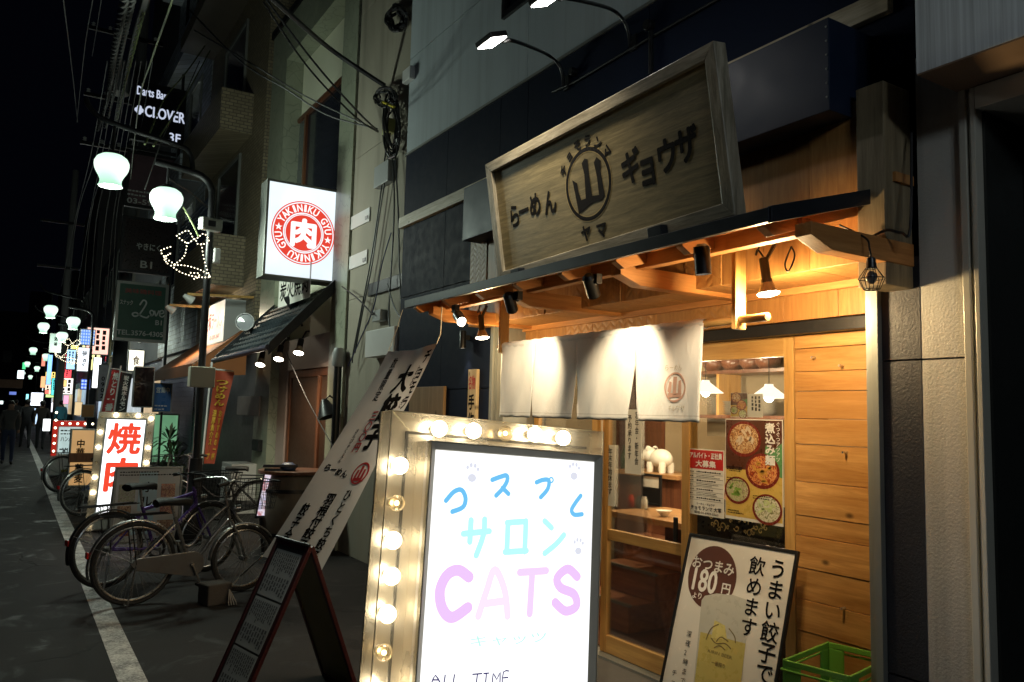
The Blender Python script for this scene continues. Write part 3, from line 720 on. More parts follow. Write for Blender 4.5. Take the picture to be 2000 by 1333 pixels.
# brown door of the restaurant
dr = thing('restaurant_door', 'brown framed door with a narrow glass and white ring emblem under the tiled roof', 'door', (XB+.12, 10.8, 0))
y0, y1 = ys1-.12, yl0-.43
part('door_frame', MB().box(XB+.12, XB+.2, y0, y0+.1, 0, 2.15).box(XB+.12, XB+.2, y1-.1, y1, 0, 2.15).box(XB+.12, XB+.2, y0+.1, y1-.1, 2.05, 2.15).box(XB+.12, XB+.2, y0+.86, y0+.95, 0, 2.05), M['brown_wood'], dr, bevel=.004)
part('door_panel', MB().box(XB+.15, XB+.19, y0+.1, y0+.28, 0, 2.05).box(XB+.15, XB+.19, y0+.55, y0+.86, 0, 2.05).box(XB+.15, XB+.19, y0+.28, y0+.55, 0, .5).box(XB+.15, XB+.19, y0+.28, y0+.55, 1.86, 2.05).box(XB+.14, XB+.19, y0+.95, y1-.1, 0, 2.05), paint('brown_door', (.05, .026, .016), .4, 0, .2, 6), dr)
part('door_glass', MB().box(XB+.165, XB+.175, y0+.28, y0+.55, .5, 1.86), backlit('lit_door_glass', (.85, .55, .22), .16, .4, 3), dr)
rg = fx(XB+.145, y0+.42, 1.22); b = MB().ring(rg, 0, 0, .10, .135, 0, 32, 1.7).stroke(rg, [(-.03, .07), (.035, .06), (.03, 0), (-.03, .02), (-.03, .07)], .02, .001).stroke(rg, [(.032, .05), (.03, -.05), (-.01, -.09)], .02, .0015)
part('emblem', b, M['white_ink'], dr)
# tiled lean-to roof
rt = thing('tiled_canopy', 'dark tiled lean-to roof over the restaurant door', 'canopy roof', (2.6, 10.8, 2.3))
e0, e1_ = V((2.55, 9.45, 2.32)), V((2.50, 12.1, 2.28)); w0, w1 = V((XB-.03, 9.42, 3.12)), V((XB-.03, 12.0, 3.09))
b = MB(); nrow = 9; nt = 20; thk = V((-.03, 0, .035))
for i in range(nrow):
    for j in range(nt):
        def pt(s, h): return e0.lerp(e1_, s).lerp(w0.lerp(w1, s), h)
        s0, s1, h0, h1 = j/nt, (j+.93)/nt, i/nrow, (i+1.08)/nrow
        a, c, d, e = pt(s0, h0)+V((0, 0, .05)), pt(s1, h0)+V((0, 0, .05)), pt(s1, h1)+V((0, 0, .012)), pt(s0, h1)+V((0, 0, .012)); m0, m1 = (a+c)/2+V((0, 0, .016)), (d+e)/2+V((0, 0, .012))
        b.add([a, m0, c, d, m1, e, a-V((0, 0, .04)), m0-V((0, 0, .04)), c-V((0, 0, .04))], [(0, 1, 4, 5), (1, 2, 3, 4), (6, 7, 1, 0), (7, 8, 2, 1)])
part('tiles', b, paint('roof_tile', (.020, .028, .034), .4, .1, .35, 8), rt)
part('roof_deck', MB().prism([e0-V((0, 0, .03)), w0-V((0, 0, .03)), w0, e0], e1_-e0), M['brown_wood'], rt)
part('gutter', MB().tube([e0+V((-.04, -.04, .0)), e1_+V((-.04, .04, .0))], .035, 10), paint('blue_black_gutter', (.03, .03, .06), .35), rt, True)
part('bargeboard', MB().prism([e0+V((-.03, -.05, .06)), e0+V((-.03, -.05, -.09)), w0+V((0, -.05, -.09)), w0+V((0, -.05, .08))], (0, .045, 0)), M['iron'], rt, bevel=.003)
part('bargeboard', MB().prism([e1_+V((-.03, .005, .06)), e1_+V((-.03, .005, -.05)), w1+V((0, .005, -.05)), w1+V((0, .005, .08))], (0, .045, 0)), M['iron'], rt, bevel=.003)
# ---------------------------------------------------------------- row of buildings further on
def facade(name, label, y0, y1, h, mat, wins=(), x=XB, balc=None, gm=None, gh=2.9):
    t = thing(name, label, 'building', (x, (y0+y1)/2, 0)); part('wall', MB().box(x, x+6, y0, y1-.02, gh, h), mat, t)
    part('ground_floor', MB().box(x+.12, x+6, y0, y1-.02, 0, gh-.002), gm or M['dark_metal'], t)
    for (a, b_, z0, z1) in wins:
        f = part('window', MB().rim(fx(x, y0+b_, z0), 0, b_-a, 0, z1-z0, .06, -.05, .04), M['alu'], t)
        part('pane', MB().slab(fx(x, y0+b_, z0), .06, b_-a-.06, .06, z1-z0-.06, .002, .012), paint('night_pane_'+name+str(len(t.children)), (.012, .014, .018), .12), f)
    for (a, b_, z0, z1, d) in balc or (): part('balcony', MB().box(x-d, x-.001, y0+a, y0+b_, z0, z1), mat, t)
    return t
t3 = facade('tiled_building', 'brown tiled building with dark balconies beyond the restaurant', 13.3, 18.2, 10.2, tiles('brown_tile', (.34, .28, .18), (.12, .10, .08), .13, .06, mortar=.008, var=.22), [(1.6, 3.4, 4.7, 6.3), (1.6, 3.4, 7.3, 8.9)], XB, [(.9, 4.6, 3.7, 4.6, .55), (.9, 4.6, 6.45, 7.2, .55), (.5, 4.8, 9.3, 9.6, .7)], paint('purple_grey_boards', (.12, .10, .10), .5, 0, .3, 4))
b = MB()
for k in range(9): b.box(2.75, 2.77, 14.4, 17.6, 4.62+.085*k, 4.67+.085*k)
part('louvre', b, paint('blue_louvre', (.06, .09, .16), .3, .3), t3)
facade('pale_tiled_building', 'tall pale tiled building with ribbed edges and dark windows', 18.25, 23.5, 15.5, tiles('pale_tile', (.50, .56, .62), (.16, .17, .18), .30, .12), [(1, 2.4, 4.6, 6.4), (1, 2.4, 7.6, 9.4), (1, 2.4, 10.6, 12.4), (3, 4.4, 4.6, 6.4)], XB, [(.3, 5, 6.6, 7.2, .5), (.3, 5, 9.7, 10.3, .5), (.3, 5, 12.8, 13.4, .5)], paint('blue_grey_shutter', (.16, .18, .24), .4, .2, .15, 3))
rn = random.Random(11)
cols = [(.10, .10, .11), (.16, .15, .13), (.08, .09, .11), (.14, .13, .14), (.11, .12, .12)]
y = 23.6; k = 0
desc = ['dark narrow building behind the stacked hanging signs', 'grey building beyond the hanging signs with small windows', 'low dark building near the far lamps', 'taller dusky building far down the street', 'flat dark building far down the street', 'last dim building on the right before the cross street']
for wdt, h in ((7, 17), (8, 12), (10, 9), (12, 14), (16, 10), (20, 13)):
    ws = [(1+2.4*i, 2.3+2.4*i, 3.6+3*j, 5.2+3*j) for i in range(int(wdt/2.6)) for j in range(2)]
    tb_ = facade('street_building', desc[k], y, y+wdt, h, paint('far_wall_%d' % k, cols[k % 5], .7, 0, .2, 1), ws, XB+rn.uniform(-.2, .5))
    for i in range(int(wdt/3.4)):
        cc = [(1, .72, .4), (.85, .95, 1), (1, .9, .7), (.6, .8, 1)][(i+k) % 4]; a = y+.5+3.3*i
        part('shop_window', MB().box(tb_.location.x-.03, tb_.location.x+.11, a, a+2.1, .9, 2.5), backlit('shop_glow_%d_%d' % (k, i), cc, .55, .5, 1.2), tb_)
    y += wdt+.1; k += 1
far = paint('far_dark_wall', (.05, .055, .07), .7, 0, .3, .3)
for k, (x0, x1, yy, h, lb) in enumerate(((-9, 1.2, 118, 13, 'dim building closing the far end of the street'), (-3.6, -2.9, 80, 11, 'dim building on the far left of the street'), (1.3, 4, 128, 17, 'tall dim block behind the far end of the street'))):
    b = MB().box(x0, x1, yy, yy+8, 0, h); bt = thing('distant_building', lb, 'building', ((x0+x1)/2, yy, 0)); part('wall', b, far, bt)
    b = MB(); rr = random.Random(k)
    for i in range(5):
        a = x0+.6+(x1-x0-1.2)*i/5
        if rr.random() < .7: part('window', MB().box(a, a+.9, yy-.05, yy, 4+2.6*(i % 3), 5.4+2.6*(i % 3)), paint('far_pane%d%d' % (k, i), (.02, .03, .05), .2), bt)
# ---------------------------------------------------------------- lamps of the shopfront
def PF(fr):
    """photograph pixel -> coordinates on a frame's plane"""
    def f(u, v):
        d = FWD + RGT*((u-1000)/FP) - UPV*((v-666.5)/FP); o = V((0, 0, H)); q = o+d*((fr.O-o).dot(fr.n)/d.dot(fr.n))-fr.O
        return q.dot(fr.r), q.dot(fr.u)
    return f
def can_light(p, d, label, mount, power=0, aim=None, angle=50, L=.115, r=.034):
    p, d = V(p), V(d).normalized()
    t = thing('track_spotlight', label, 'spotlight', p, group='black can spotlights under the awning')
    b = MB(); b.lathe([(r*.55, -L*.62), (r, -L*.5), (r, L*.5), (r*.86, L*.5), (r*.8, L*.36), (0, L*.36)], p, d, 20)
    part('body', b, M['black'], t, True)
    b = MB().bar(V(mount), V(mount)-V((0, 0, .05)), .05, .035).tube([V(mount)-V((0, 0, .05)), p-d*L*.2+V((0, 0, r*.9))], .012, 8)
    part('bracket', b, M['black'], t, bevel=.002)
    if power:
        ln_ = MB(); ln_.lathe([(r*.8, 0), (0, .004)], p+d*L*.40, d, 20); part('lens', ln_, M['par'], t)
        lamp('spot_beam', 'SPOT', p+d*(L*.5+.012), power, (1, .80, .52), t, .02, aim if aim is not None else p+d, angle, .7)
    return t
xc = ax0+.06
def aimv(a, b): return V(b)-V(a)
nL, nC = px(1040, 755, X=xN), px(1235, 745, X=xN)
c1 = px(898, 622, X=xc); can_light(c1, aimv(c1, px(940, 690, X=xc-.1)), 'lit black can spotlight at the far end of the awning', px(890, 596, X=xc), 85, px(740, 800, X=2.3), 125)
c2 = px(997, 592, X=xc); can_light(c2, aimv(c2, nL), 'black can spotlight aimed at the far panel of the curtain', px(1012, 570, X=xc), 30, nL, 80)
c3 = px(1155, 560, X=xc); can_light(c3, aimv(c3, nC+V((0, .1, 0))), 'black can spotlight aimed at the middle of the curtain', px(1165, 536, X=xc), 30, nC, 80)
c4 = px(1372, 510, X=xc); can_light(c4, (.10, 0, -1), 'black can spotlight hanging straight down near the sign foot', px(1368, 482, X=xc), 24, px(1400, 1000, X=XD), 62)
c5 = px(904, 664, X=XW-.06); t = thing('wall_downlight', 'slim black cylinder downlight on the navy wall behind the reflector lamp', 'wall lamp', c5)
part('body', MB().lathe([(.022, .075), (.026, .07), (.026, -.07), (.02, -.07), (.02, -.06), (0, -.06)], c5, n=16), M['black'], t, True)
part('bracket', MB().box(c5.x+.02, XW, c5.y-.012, c5.y+.012, c5.z, c5.z+.04), M['black'], t)
part('lens', MB().lathe([(.019, 0), (0, -.002)], c5-V((0, 0, .062)), n=16), M['par'], t)
lamp('spot_beam', 'SPOT', c5-V((0, 0, .085)), 3, WARMW, t, .015, c5-V((0, 0, 1)), 70)
def par_lamp(p, d, label, power, aim, angle=110, cord=True):
    p, d = V(p), V(d).normalized(); t = thing('reflector_lamp', label, 'lamp', p, group='bare reflector lamps under the awning')
    part('socket', MB().lathe([(.012, -.17), (.020, -.165), (.022, -.07), (.026, -.065), (.026, -.05), (0, -.05)], p, d, 16), M['black'], t, True)
    part('reflector', MB().lathe([(.02, -.062), (.026, -.05), (.044, -.012), (.052, 0), (.05, 0), (.042, -.010), (.02, -.05)], p, d, 24), paint('smoky_reflector', (.30, .24, .15), .2, .4), t, True)
    part('lens', MB().lathe([(.0505, -.003), (.045, .006), (.025, .011), (0, .012)], p, d, 24), M['par'], t, True)
    b = MB().tube(smooth([p-d*.17, p-d*.19+V((0, .03, .02)), p-d*.12+V((0, .05, .07)), p-d*.2+V((0, -.02, .10))]), .004, 6)
    part('clip', MB().bar(p-d*.14, p-d*.17+V((.02, -.05, .06)), .014), M['black'], t)
    part('cord', b, M['cable'], t, True)
    lamp('lamp_light', 'POINT', p+d*.065, power, (1, .72, .36), t, .04)
    return t
pr = px(1501, 574, X=xN+.02); par_lamp(pr, (.05, -.12, -1) , 'lit reflector lamp beside the flat wooden strap, near the cedar boards', 40, px(1600, 900, X=XD-.2), 172)
pl = px(942, 660, X=xN+.0); par_lamp(pl, (.05, -.1, -1), 'lit reflector lamp in front of the navy wall at the far end of the awning', 16, px(960, 800, X=XW), 165)
cd = MB().tube(smooth([px(1545, 482, X=xN), px(1552, 500, X=xN), px(1540, 530, X=xN), px(1533, 515, X=xN), px(1545, 483, X=xN)]), .004, 6)
solo('cable_loop', cd, M['cable'], 'loop of black cable hanging beside the reflector lamp', 'cable')
# cage lamp
pc = px(1702, 540, X=ax0+.42); t = thing('cage_lamp', 'small unlit wire cage lamp hanging from the awning corner', 'lamp', pc)
part('socket', MB().lathe([(.008, .075), (.016, .07), (.02, .035), (.02, .03), (0, .03)], pc, n=14), M['black'], t, True)
b = MB()
for k in range(8):
    a = 2*pi*k/8; e = V((cos(a), sin(a), 0)); b.tube([pc+e*.02+V((0, 0, .032)), pc+e*.048+V((0, 0, -.01)), pc+e*.03+V((0, 0, -.052)), pc+e*.006+V((0, 0, -.055))], .0016, 5)
for r_, z in ((.022, .03), (.048, -.01), (.03, -.052)): b.tube([pc+V((cos(2*pi*k/20)*r_, sin(2*pi*k/20)*r_, z)) for k in range(20)], .0016, 5, closed=True)
part('cage', b, M['iron'], t)
part('bulb', MB().ball(pc+V((0, 0, -.005)), .02, 12, (1, 1, 1.3)), paint('unlit_bulb', (.12, .11, .10), .08), t, True)
part('cord', MB().tube(smooth([pc+V((0, 0, .07)), pc+V((-.01, 0, .11)), px(1690, 465, X=pc.x), px(1640, 440, X=pc.x+.02)]), .004, 6), M['cable'], t, True)
solo('cable', MB().tube(smooth([px(1692, 470, X=XF-.06), px(1730, 450, X=XF-.06), px(1760, 455, X=XF-.045), px(1778, 445, X=XF-.03), px(1780, 260, X=XF+.1)]), .006, 6), M['cable'], 'black cable wrapped round the timber post end of the fascia', 'cable', sm=True)
# floodlights on curved arms
def flood(um, vm, uh, vh, xh, label):
    m = px(um, vm, X=XW); h = px(uh, vh, X=xh)
    t = thing('floodlight', label, 'floodlight', m, group='floodlights on curved arms over the sign')
    path = smooth([m+V((-.04, 0, -.08)), m+V((-.05, 0, .0)), m+V((-.09, .0, .07)), m+V((-.2, .0, .115)), h+V((.15, 0, .05)), h+V((.08, 0, .03))], 6)
    part('arm', MB().tube(path, .011, 10), M['black'], t, True)
    part('wall_plate', MB().box(m.x-.02, m.x, m.y-.03, m.y+.03, m.z-.10, m.z+.0), M['black'], t, bevel=.003)
    d = V((.38, -.06, -1)).normalized(); fr = Fr(h, V((0, -1, 0)), V((0, -1, 0)).cross(d)*-1)
    n = fr.n
    hd = MB().slab(fr, -.085, .085, -.055, .06, -.035, -.004); part('housing', hd, M['black'], t, bevel=.006)
    part('lens', MB().slab(fr, -.078, .078, -.048, .052, -.004, .004), M['led'], t, bevel=.002)
    part('bracket', MB().bar(h+V((.09, 0, .035)), h-n*.03, .03, .02), M['black'], t)
    lamp('flood_beam', 'SPOT', h+n*.02, 98 if um < 1200 else 50, (1, .90, .70), t, .06, h+V((.25, .05 if um < 1200 else .15, -1)), 100, 1)
    return t
flood(1110, 150, 962, 84, 2.15, 'floodlight on a curved black arm over the left part of the wooden sign')
flood(1240, 70, 1070, 0, 2.15, 'floodlight on a curved black arm cut by the top edge of the photo')
jb = MB()
for (u, v, r) in ((1120, 141, .028), (1268, 50, .034)):
    p = px(u, v, X=XW-.02); t = thing('junction_box', 'round black junction box beside the %s floodlight arm' % ('lower' if u < 1200 else 'upper'), 'junction box', p, group='round junction boxes')
    part('body', MB().lathe([(r, 0), (r, .04), (0, .04)], p+V((.02, 0, 0)), (-1, 0, 0), 20), M['iron'], t, True, .003)
    part('lid', MB().lathe([(r*.9, 0), (r*.85, .008), (0, .008)], p+V((-.02, 0, 0)), (-1, 0, 0), 20), M['iron'], t, True)
solo('conduit', MB().tube([px(1080, 180, X=XW-.015), px(1128, 158, X=XW-.015), px(1268, 75, X=XW-.015), px(1400, 0, X=XW-.015), px(1450, -30, X=XW-.015)], .009, 8).tube([px(1271, 60, X=XW-.02), px(1271, 145, X=XW-.02)], .014, 8), M['iron'], 'dark cable conduit running along the wall under the floodlights', 'conduit', sm=True)
# name plate, board, cleat, box
p = px(925, 722, X=XW-.02); q = px(925, 900, X=XW-.02); hwp = .068
t = thing('name_plate', 'upright pale wooden plaque with red and black lettering on the navy wall', 'sign', (XW-.02, p.y, q.z-.25))
nf = fx(XW-.03, p.y, q.z-.25)
hh = p.z-(q.z-.25)
part('board', MB().slab(nf, -hwp, hwp, 0, hh, -.028, 0), wood('plaque_wood', (.52, .38, .20), (.66, .52, .32), 2, 1, .5), t, bevel=.002)
part('lettering', MB().text('名物', nf, -.052, .052, hh-.16, hh-.05, .002, .012), M['red_ink'], t)
part('lettering', MB().column('手作り', nf, 0, hh-.19, hh-.62, .10, .002, .03), M['ink'], t)
p0_, p1_ = px(800, 757, X=XW-.03), px(864, 830, X=XW-.03)
solo('wooden_board', MB().box(XW-.03, XW-.002, p1_.y, p0_.y, .5, p0_.z), wood('ply_board', (.34, .20, .09), (.46, .29, .14), 2, .6, .55), 'plain plywood board against the navy wall behind the banner', 'board', bevel=.002)
# ---------------------------------------------------------------- inside the shop
def pendant(u, v, x, label, power=48):
    p = px(u, v, X=x); t = thing('pendant_lamp', label, 'pendant lamp', p, group='white conical pendant lamps')
    part('shade', MB().lathe([(.0, .10), (.03, .10), (.032, .085), (.14, .0), (.136, .0), (.03, .08)], p, n=28), glow('pendant_shade', (1, .90, .72), 1.5), t, True)
    part('bulb', MB().ball(p+V((0, 0, .005)), .035, 12), M['par'], t, True)
    part('cord', MB().cyl(p+V((0, 0, .1)), (p.x, p.y, 2.62), .004, n=6), M['cable'], t)
    lamp('interior_light', 'POINT', p-V((0, 0, .06)), power, (1, .78, .48), t, .05)
    return t
pendant(1502, 778, 4.6, 'white conical pendant lamp in front of the crockery shelf')
pendant(1378, 768, 4.6, 'white conical pendant lamp half hidden behind the curtain')
pendant(1200, 690, 4.25, 'added white conical pendant lamp, unseen behind the curtain, lighting the stairs', 90)  # unseen lamp added to brighten the stairs
lamp('interior_light', 'POINT', (5.9, 5.4, 2.3), 70, (1, .78, .5), None, .1)  # added fill light for the room, hangs from no fitting
xs = 5.4; sz = px(1450, 722, X=xs).z; ya_, yb_ = px(1560, 722, X=xs).y, px(1330, 722, X=xs).y
t = thing('crockery_shelf', 'dark wooden wall shelf in two tiers behind the glass door', 'shelf', (xs, (ya_+yb_)/2, sz-.6))
part('shelf_board', MB().box(xs, xs+.35, ya_, yb_, sz-.03, sz), M['brown_wood'], t)
part('shelf_board', MB().box(xs, xs+.35, ya_, yb_, sz-.43, sz-.40), M['brown_wood'], t)
part('upright', MB().box(xs+.01, xs+.3, (ya_+yb_)/2+.2, (ya_+yb_)/2+.23, sz-.40, sz-.03), M['cedar_door'], t)
part('back_panel', MB().box(xs+.35, xs+.37, ya_, yb_, sz-.6, sz+.4), paint('shelf_back', (.20, .16, .10), .6), t)
pot = paint('brown_pot', (.16, .06, .03), .3, 0, .4, 12)
for k, u in enumerate((1395, 1432, 1468, 1500)):
    p = px(u, 720, X=xs+.15); p.z = sz+.001
    o = solo('jar', MB().lathe([(.06, 0), (.105, .05), (.11, .1), (.07, .17), (.05, .19), (.0, .19)], p, n=18), pot, 'brown lidded jar on the top tier of the crockery shelf', 'jar', 'jars on the shelf', sm=True)
for k, (u, n_) in enumerate(((1408, 9), (1432, 7), (1470, 6), (1492, 8))):
    p = px(u, 760, X=xs+.15); b = MB(); z = sz-.399
    for i in range(n_): b.lathe([(.06, 0), (.11, .022), (.113, .022), (.06, .006)], (p.x+.004*(i % 2), p.y, z), n=20); z += .017
    solo('plate_stack', b, M['ceramic'], 'stack of %d cream plates on the lower tier of the crockery shelf' % n_, 'plates', 'plate stacks', sm=True)
# counter with pig and bowl, behind the left door
zt = px(1265, 1003, X=4.2).z
t = thing('dining_table', 'wooden counter table with a bowl on it behind the left door', 'table', (4.3, 3.9, 0.02))
ta, tb = px(1320, 1003, X=4.05).y-.3, px(1218, 1003, X=4.2).y
part('tabletop', MB().box(4.02, 4.65, ta, tb, zt-.045, zt), M['table_wood'], t, bevel=.004)
part('leg', MB().box(4.55, 4.62, ta, tb-.1, .02, zt-.046), M['brown_wood'], t)
bp = px(1297, 1000, X=4.18); solo('bowl', MB().lathe([(.022, 0), (.03, .008), (.062, .045), (.06, .045), (.028, .012), (0, .012)], (4.18, bp.y, zt+.001), n=24), M['ceramic'], 'small white bowl on the counter table', 'bowl', sm=True)
zs_ = px(1260, 922, X=4.9).z; sa, sb = px(1330, 922, X=4.9).y, px(1206, 922, X=4.9).y
t = thing('display_shelf', 'red-brown wooden partition ledge behind the counter table', 'shelf', (5, (sa+sb)/2, .02))
part('ledge', MB().box(4.85, 5.25, sa, sb, zs_-.04, zs_), M['table_wood'], t, bevel=.004)
part('partition', MB().box(4.9, 5.2, sa, sb, .02, zs_-.041), M['brown_wood'], t)
pg = px(1288, 920, X=5.0); g = thing('pig_figurine', 'white ceramic pig figurine on the partition ledge', 'figurine', (5.0, pg.y, zs_))
def pigball(x, y, z, r, s=(1, 1, 1)): return (V((5.0+x, pg.y+y, zs_+z)), r, s)
b = MB()
for c_, r_, s_ in (pigball(0, -.02, .125, .095, (.85, 1.35, .9)), pigball(-.01, .12, .15, .075, (.9, 1, .95)), pigball(-.02, .19, .135, .035, (1, .8, .9))): b.ball(c_, r_, 18, s_)
for dx in (-.05, .05):
    for dy in (-.09, .07): b.lathe([(.03, 0), (.034, .06), (.03, .09)], (5.0+dx, pg.y+dy, zs_+.001), n=10)
part('body', b, M['ceramic'], g, True)
part('ear', MB().lathe([(.03, 0), (.022, .018), (0, .032)], (4.955, pg.y+.10, zs_+.205), (-.5, .2, 1), 10).lathe([(.03, 0), (.022, .018), (0, .032)], (5.035, pg.y+.10, zs_+.205), (.5, .2, 1), 10), M['ceramic'], g, True)
part('eye', MB().ball((4.935, pg.y+.155, zs_+.17), .008, 8), M['ink'], g)
for k, (u, x_, hb_, c_) in enumerate(((1218, 5.0, .22, (.03, .05, .02)), (1232, 5.05, .26, (.06, .02, .01)), (1246, 5.0, .20, (.35, .30, .12)))):
    q_ = px(u, 918, X=x_); solo('bottle', MB().lathe([(.028, 0), (.032, .01), (.032, hb_*.6), (.012, hb_*.78), (.012, hb_), (0, hb_)], (x_, q_.y, zs_+.001), n=16), paint('bottle_%d' % k, c_, .12), '%s bottle on the partition ledge left of the pig figurine' % ('dark green', 'tall brown', 'short amber')[k], 'bottle', 'bottles on the ledge', sm=True)
for k, (u, c_) in enumerate(((1232, (.35, .04, .02)), (1247, (.03, .03, .03)), (1258, (.6, .58, .5)))):
    q_ = px(u, 1003, X=4.35); solo('condiment_jar', MB().lathe([(.022, 0), (.026, .008), (.026, .07), (.018, .085), (.018, .10), (0, .10)], (4.35, q_.y, zt+.001), n=14), paint('condiment_%d' % k, c_, .2), '%s condiment jar on the counter table' % ('red', 'black', 'white')[k], 'jar', 'condiment jars on the counter', sm=True)
mp = px(1272, 955, X=4.6); t = thing('menu_holder', 'black table menu holder with a cream menu on the counter', 'menu holder', (4.6, mp.y, zt))
part('frame', MB().rim(fx(4.6, mp.y, zt), -.12, .12, .001, .26, .02, -.01, .01).slab(fx(4.6, mp.y, zt), -.1, .1, .02, .15, -.008, 0), M['black'], t)
part('menu', MB().slab(fx(4.6, mp.y, zt), -.1, .1, .15, .235, -.006, .002), M['paper'], t)
# panel with gold swirls low behind the right door
gp = fx(XD+.20, px(1440, 1030, X=XD+.2).y, .55)
t = thing('painted_panel', 'black panel with gold swirls low behind the right door', 'panel', gp.O)
part('board', MB().slab(gp, -.45, .42, -.5, .58, -.02, 0), paint('black_lacquer', (.01, .009, .008), .3), t)
b = MB(); rn = random.Random(5)
for k in range(26):
    a, bb = rn.uniform(-.2, .22), .40+rn.uniform(0, .10); r = rn.uniform(.012, .03); s0 = rn.uniform(0, 6)
    b.stroke(gp, [(a+r*(1-i/9)*cos(s0+i*.8), bb+r*(1-i/9)*sin(s0+i*.8)) for i in range(8)], .007, .002+.0002*k, 2)
part('swirls', b, paint('gold_paint', (.55, .42, .18), .4, .3), t)
# ---------------------------------------------------------------- papers on the doors
xg = XD+.010
def paper(name, label, u0, v0, u1, v1, x=xg, m=None, cat='poster', group=None, r=0):
    a, b = px(u0, v0, X=x), px(u1, v1, X=x); fr = fx(x, a.y, b.z); w_, h_ = a.y-b.y, a.z-b.z
    t = thing(name, label, cat, (x, (a.y+b.y)/2, b.z), group=group); part('sheet', MB().slab(fr, 0, w_, 0, h_, -.0015, 0), m or M['poster_paper'], t)
    return t, fr, w_, h_
brown = paint('poster_brown', (.09, .03, .015), .3, 0, .3, 9); yel = paint('poster_yellow', (.62, .42, .10), .3, 0, .2, 9); green = paint('poster_green', (.10, .28, .10), .3, 0, .4, 9)
def soup(name, c0, c1, c2):
    t = NT(name); v = t.coord(kind='World'); vo = t.new('ShaderNodeTexVoronoi'); vo.inputs['Scale'].default_value = 60; t.link(v, vo.inputs['Vector'])
    n = t.noise(v, 38, 3, .65, 2.5); t.base(t.ramp(n, [(.40, dim(c0, .6)), (.5, c1), (.58, c2), (.7, c0)])); t.pr(.3); return t.m
soups = [soup('soup_brown', (.20, .06, .015), (.45, .20, .06), (.72, .55, .32)), soup('soup_red', (.30, .03, .01), (.55, .12, .03), (.75, .45, .18)),
         soup('soup_white', (.40, .30, .16), (.62, .55, .36), (.25, .35, .08)), soup('soup_pale', (.35, .36, .14), (.66, .64, .46), (.72, .70, .6))]
toppings = [paint('topping_%d' % i, c_, .3, 0, .5, 60) for i, c_ in enumerate(((.62, .50, .36), (.60, .30, .06), (.20, .34, .06), (.55, .62, .30)))]
bowlred = paint('bowl_red', (.18, .03, .02), .25, 0, .3, 12)
def food(t, fr, w_, h_):
    """four bowls, a dark top and a yellow foot"""
    part('print', MB().rect(fr, .01*w_, .99*w_, .50*h_, .99*h_, .0006), brown, t)
    part('print', MB().rect(fr, .01*w_, .99*w_, .03*h_, .50*h_, .0006), yel, t)
    part('print', MB().poly(fr, [(.66*w_, .5*h_), (.99*w_, .45*h_), (.99*w_, .78*h_), (.84*w_, .70*h_), (.72*w_, .75*h_)], .0009), green, t)
    for k, (a, b, r) in enumerate(((.34, .80, .30), (.66, .50, .29), (.22, .29, .23), (.74, .14, .25))):
        part('bowl_picture', MB().disc(fr, a*w_, b*h_, r*w_, .0012+.0004*k, 30, .82), bowlred, t)
        part('soup_picture', MB().disc(fr, a*w_, b*h_+.004*h_, r*w_*.86, .0014+.0004*k, 30, .80), soups[k], t)
        tp = MB(); rt_ = random.Random(k+5)
        for j in range(9): q_, g_ = rt_.uniform(0, 6.3), rt_.uniform(0, .55); tp.stroke(fr, [(a*w_+r*w_*(g_*cos(q_)+dx_), b*h_+r*w_*.8*(g_*sin(q_)+dy_)) for dx_, dy_ in ((0, 0), (rt_.uniform(-.25, .25), rt_.uniform(-.2, .2)), (rt_.uniform(-.3, .3), rt_.uniform(-.3, .3)))], r*w_*.13, .0016+.0004*k+.00002*j, 3)
        part('topping_picture', tp, toppings[k], t)
t, fr, w_, h_ = paper('food_poster', 'large poster of four noodle bowls taped on the door glass', 1417, 818, 1530, 1030)
food(t, fr, w_, h_)
b = MB().column('煮込み麺', fr, .80*w_, .97*h_, .56*h_, .17*w_, .004, .03).column('ぐつぐつアツアツ', fr, .93*w_, .98*h_, .60*h_, .07*w_, .004, .02)
part('lettering', b, M['white_ink'], t)
b = MB()
for k, (a, bb) in enumerate(((.03, .53), (.03, .42), (.50, .27), (.05, .10), (.08, .515))): b.scribble(fr, a*w_, (a+.30)*w_, (bb-.045)*h_, bb*h_, 2, .003, k)
part('small_print', b, M['ink'], t)
t, fr, w_, h_ = paper('food_poster', 'small food poster stuck above the large noodle poster', 1427, 768, 1460, 816, XD+.022); food(t, fr, w_, h_)
t, fr, w_, h_ = paper('paper_notice', 'blank looking cream notice beside the small food poster', 1461, 770, 1490, 816, XD+.022, M['paper'], 'notice')
part('small_print', MB().scribble(fr, .2*w_, .9*w_, .2*h_, .9*h_, 3, .001, 4, .6, True), M['ink'], t)
t, fr, w_, h_ = paper('job_poster', 'staff wanted poster with red heading on the door glass', 1345, 876, 1414, 1014)
part('heading_band', MB().rect(fr, .02*w_, .98*w_, .70*h_, .985*h_, .0008), paint('poster_red', (.50, .025, .02), .35, 0, .1), t)
part('lettering', MB().text('アルバイト・正社員', fr, .05*w_, .95*w_, .86*h_, .95*h_, .0018, .03).text('大募集', fr, .22*w_, .78*w_, .73*h_, .83*h_, .0018, .03), M['white_ink'], t)
b = MB().text('らーめん・ギョウザ', fr, .25*w_, .75*w_, .155*h_, .19*h_, .0012, .01).text('チョモランマ 大塚', fr, .08*w_, .93*w_, .075*h_, .14*h_, .0012, .02).text('電話:03-6903-5563', fr, .18*w_, .85*w_, .02*h_, .06*h_, .0012, .01)
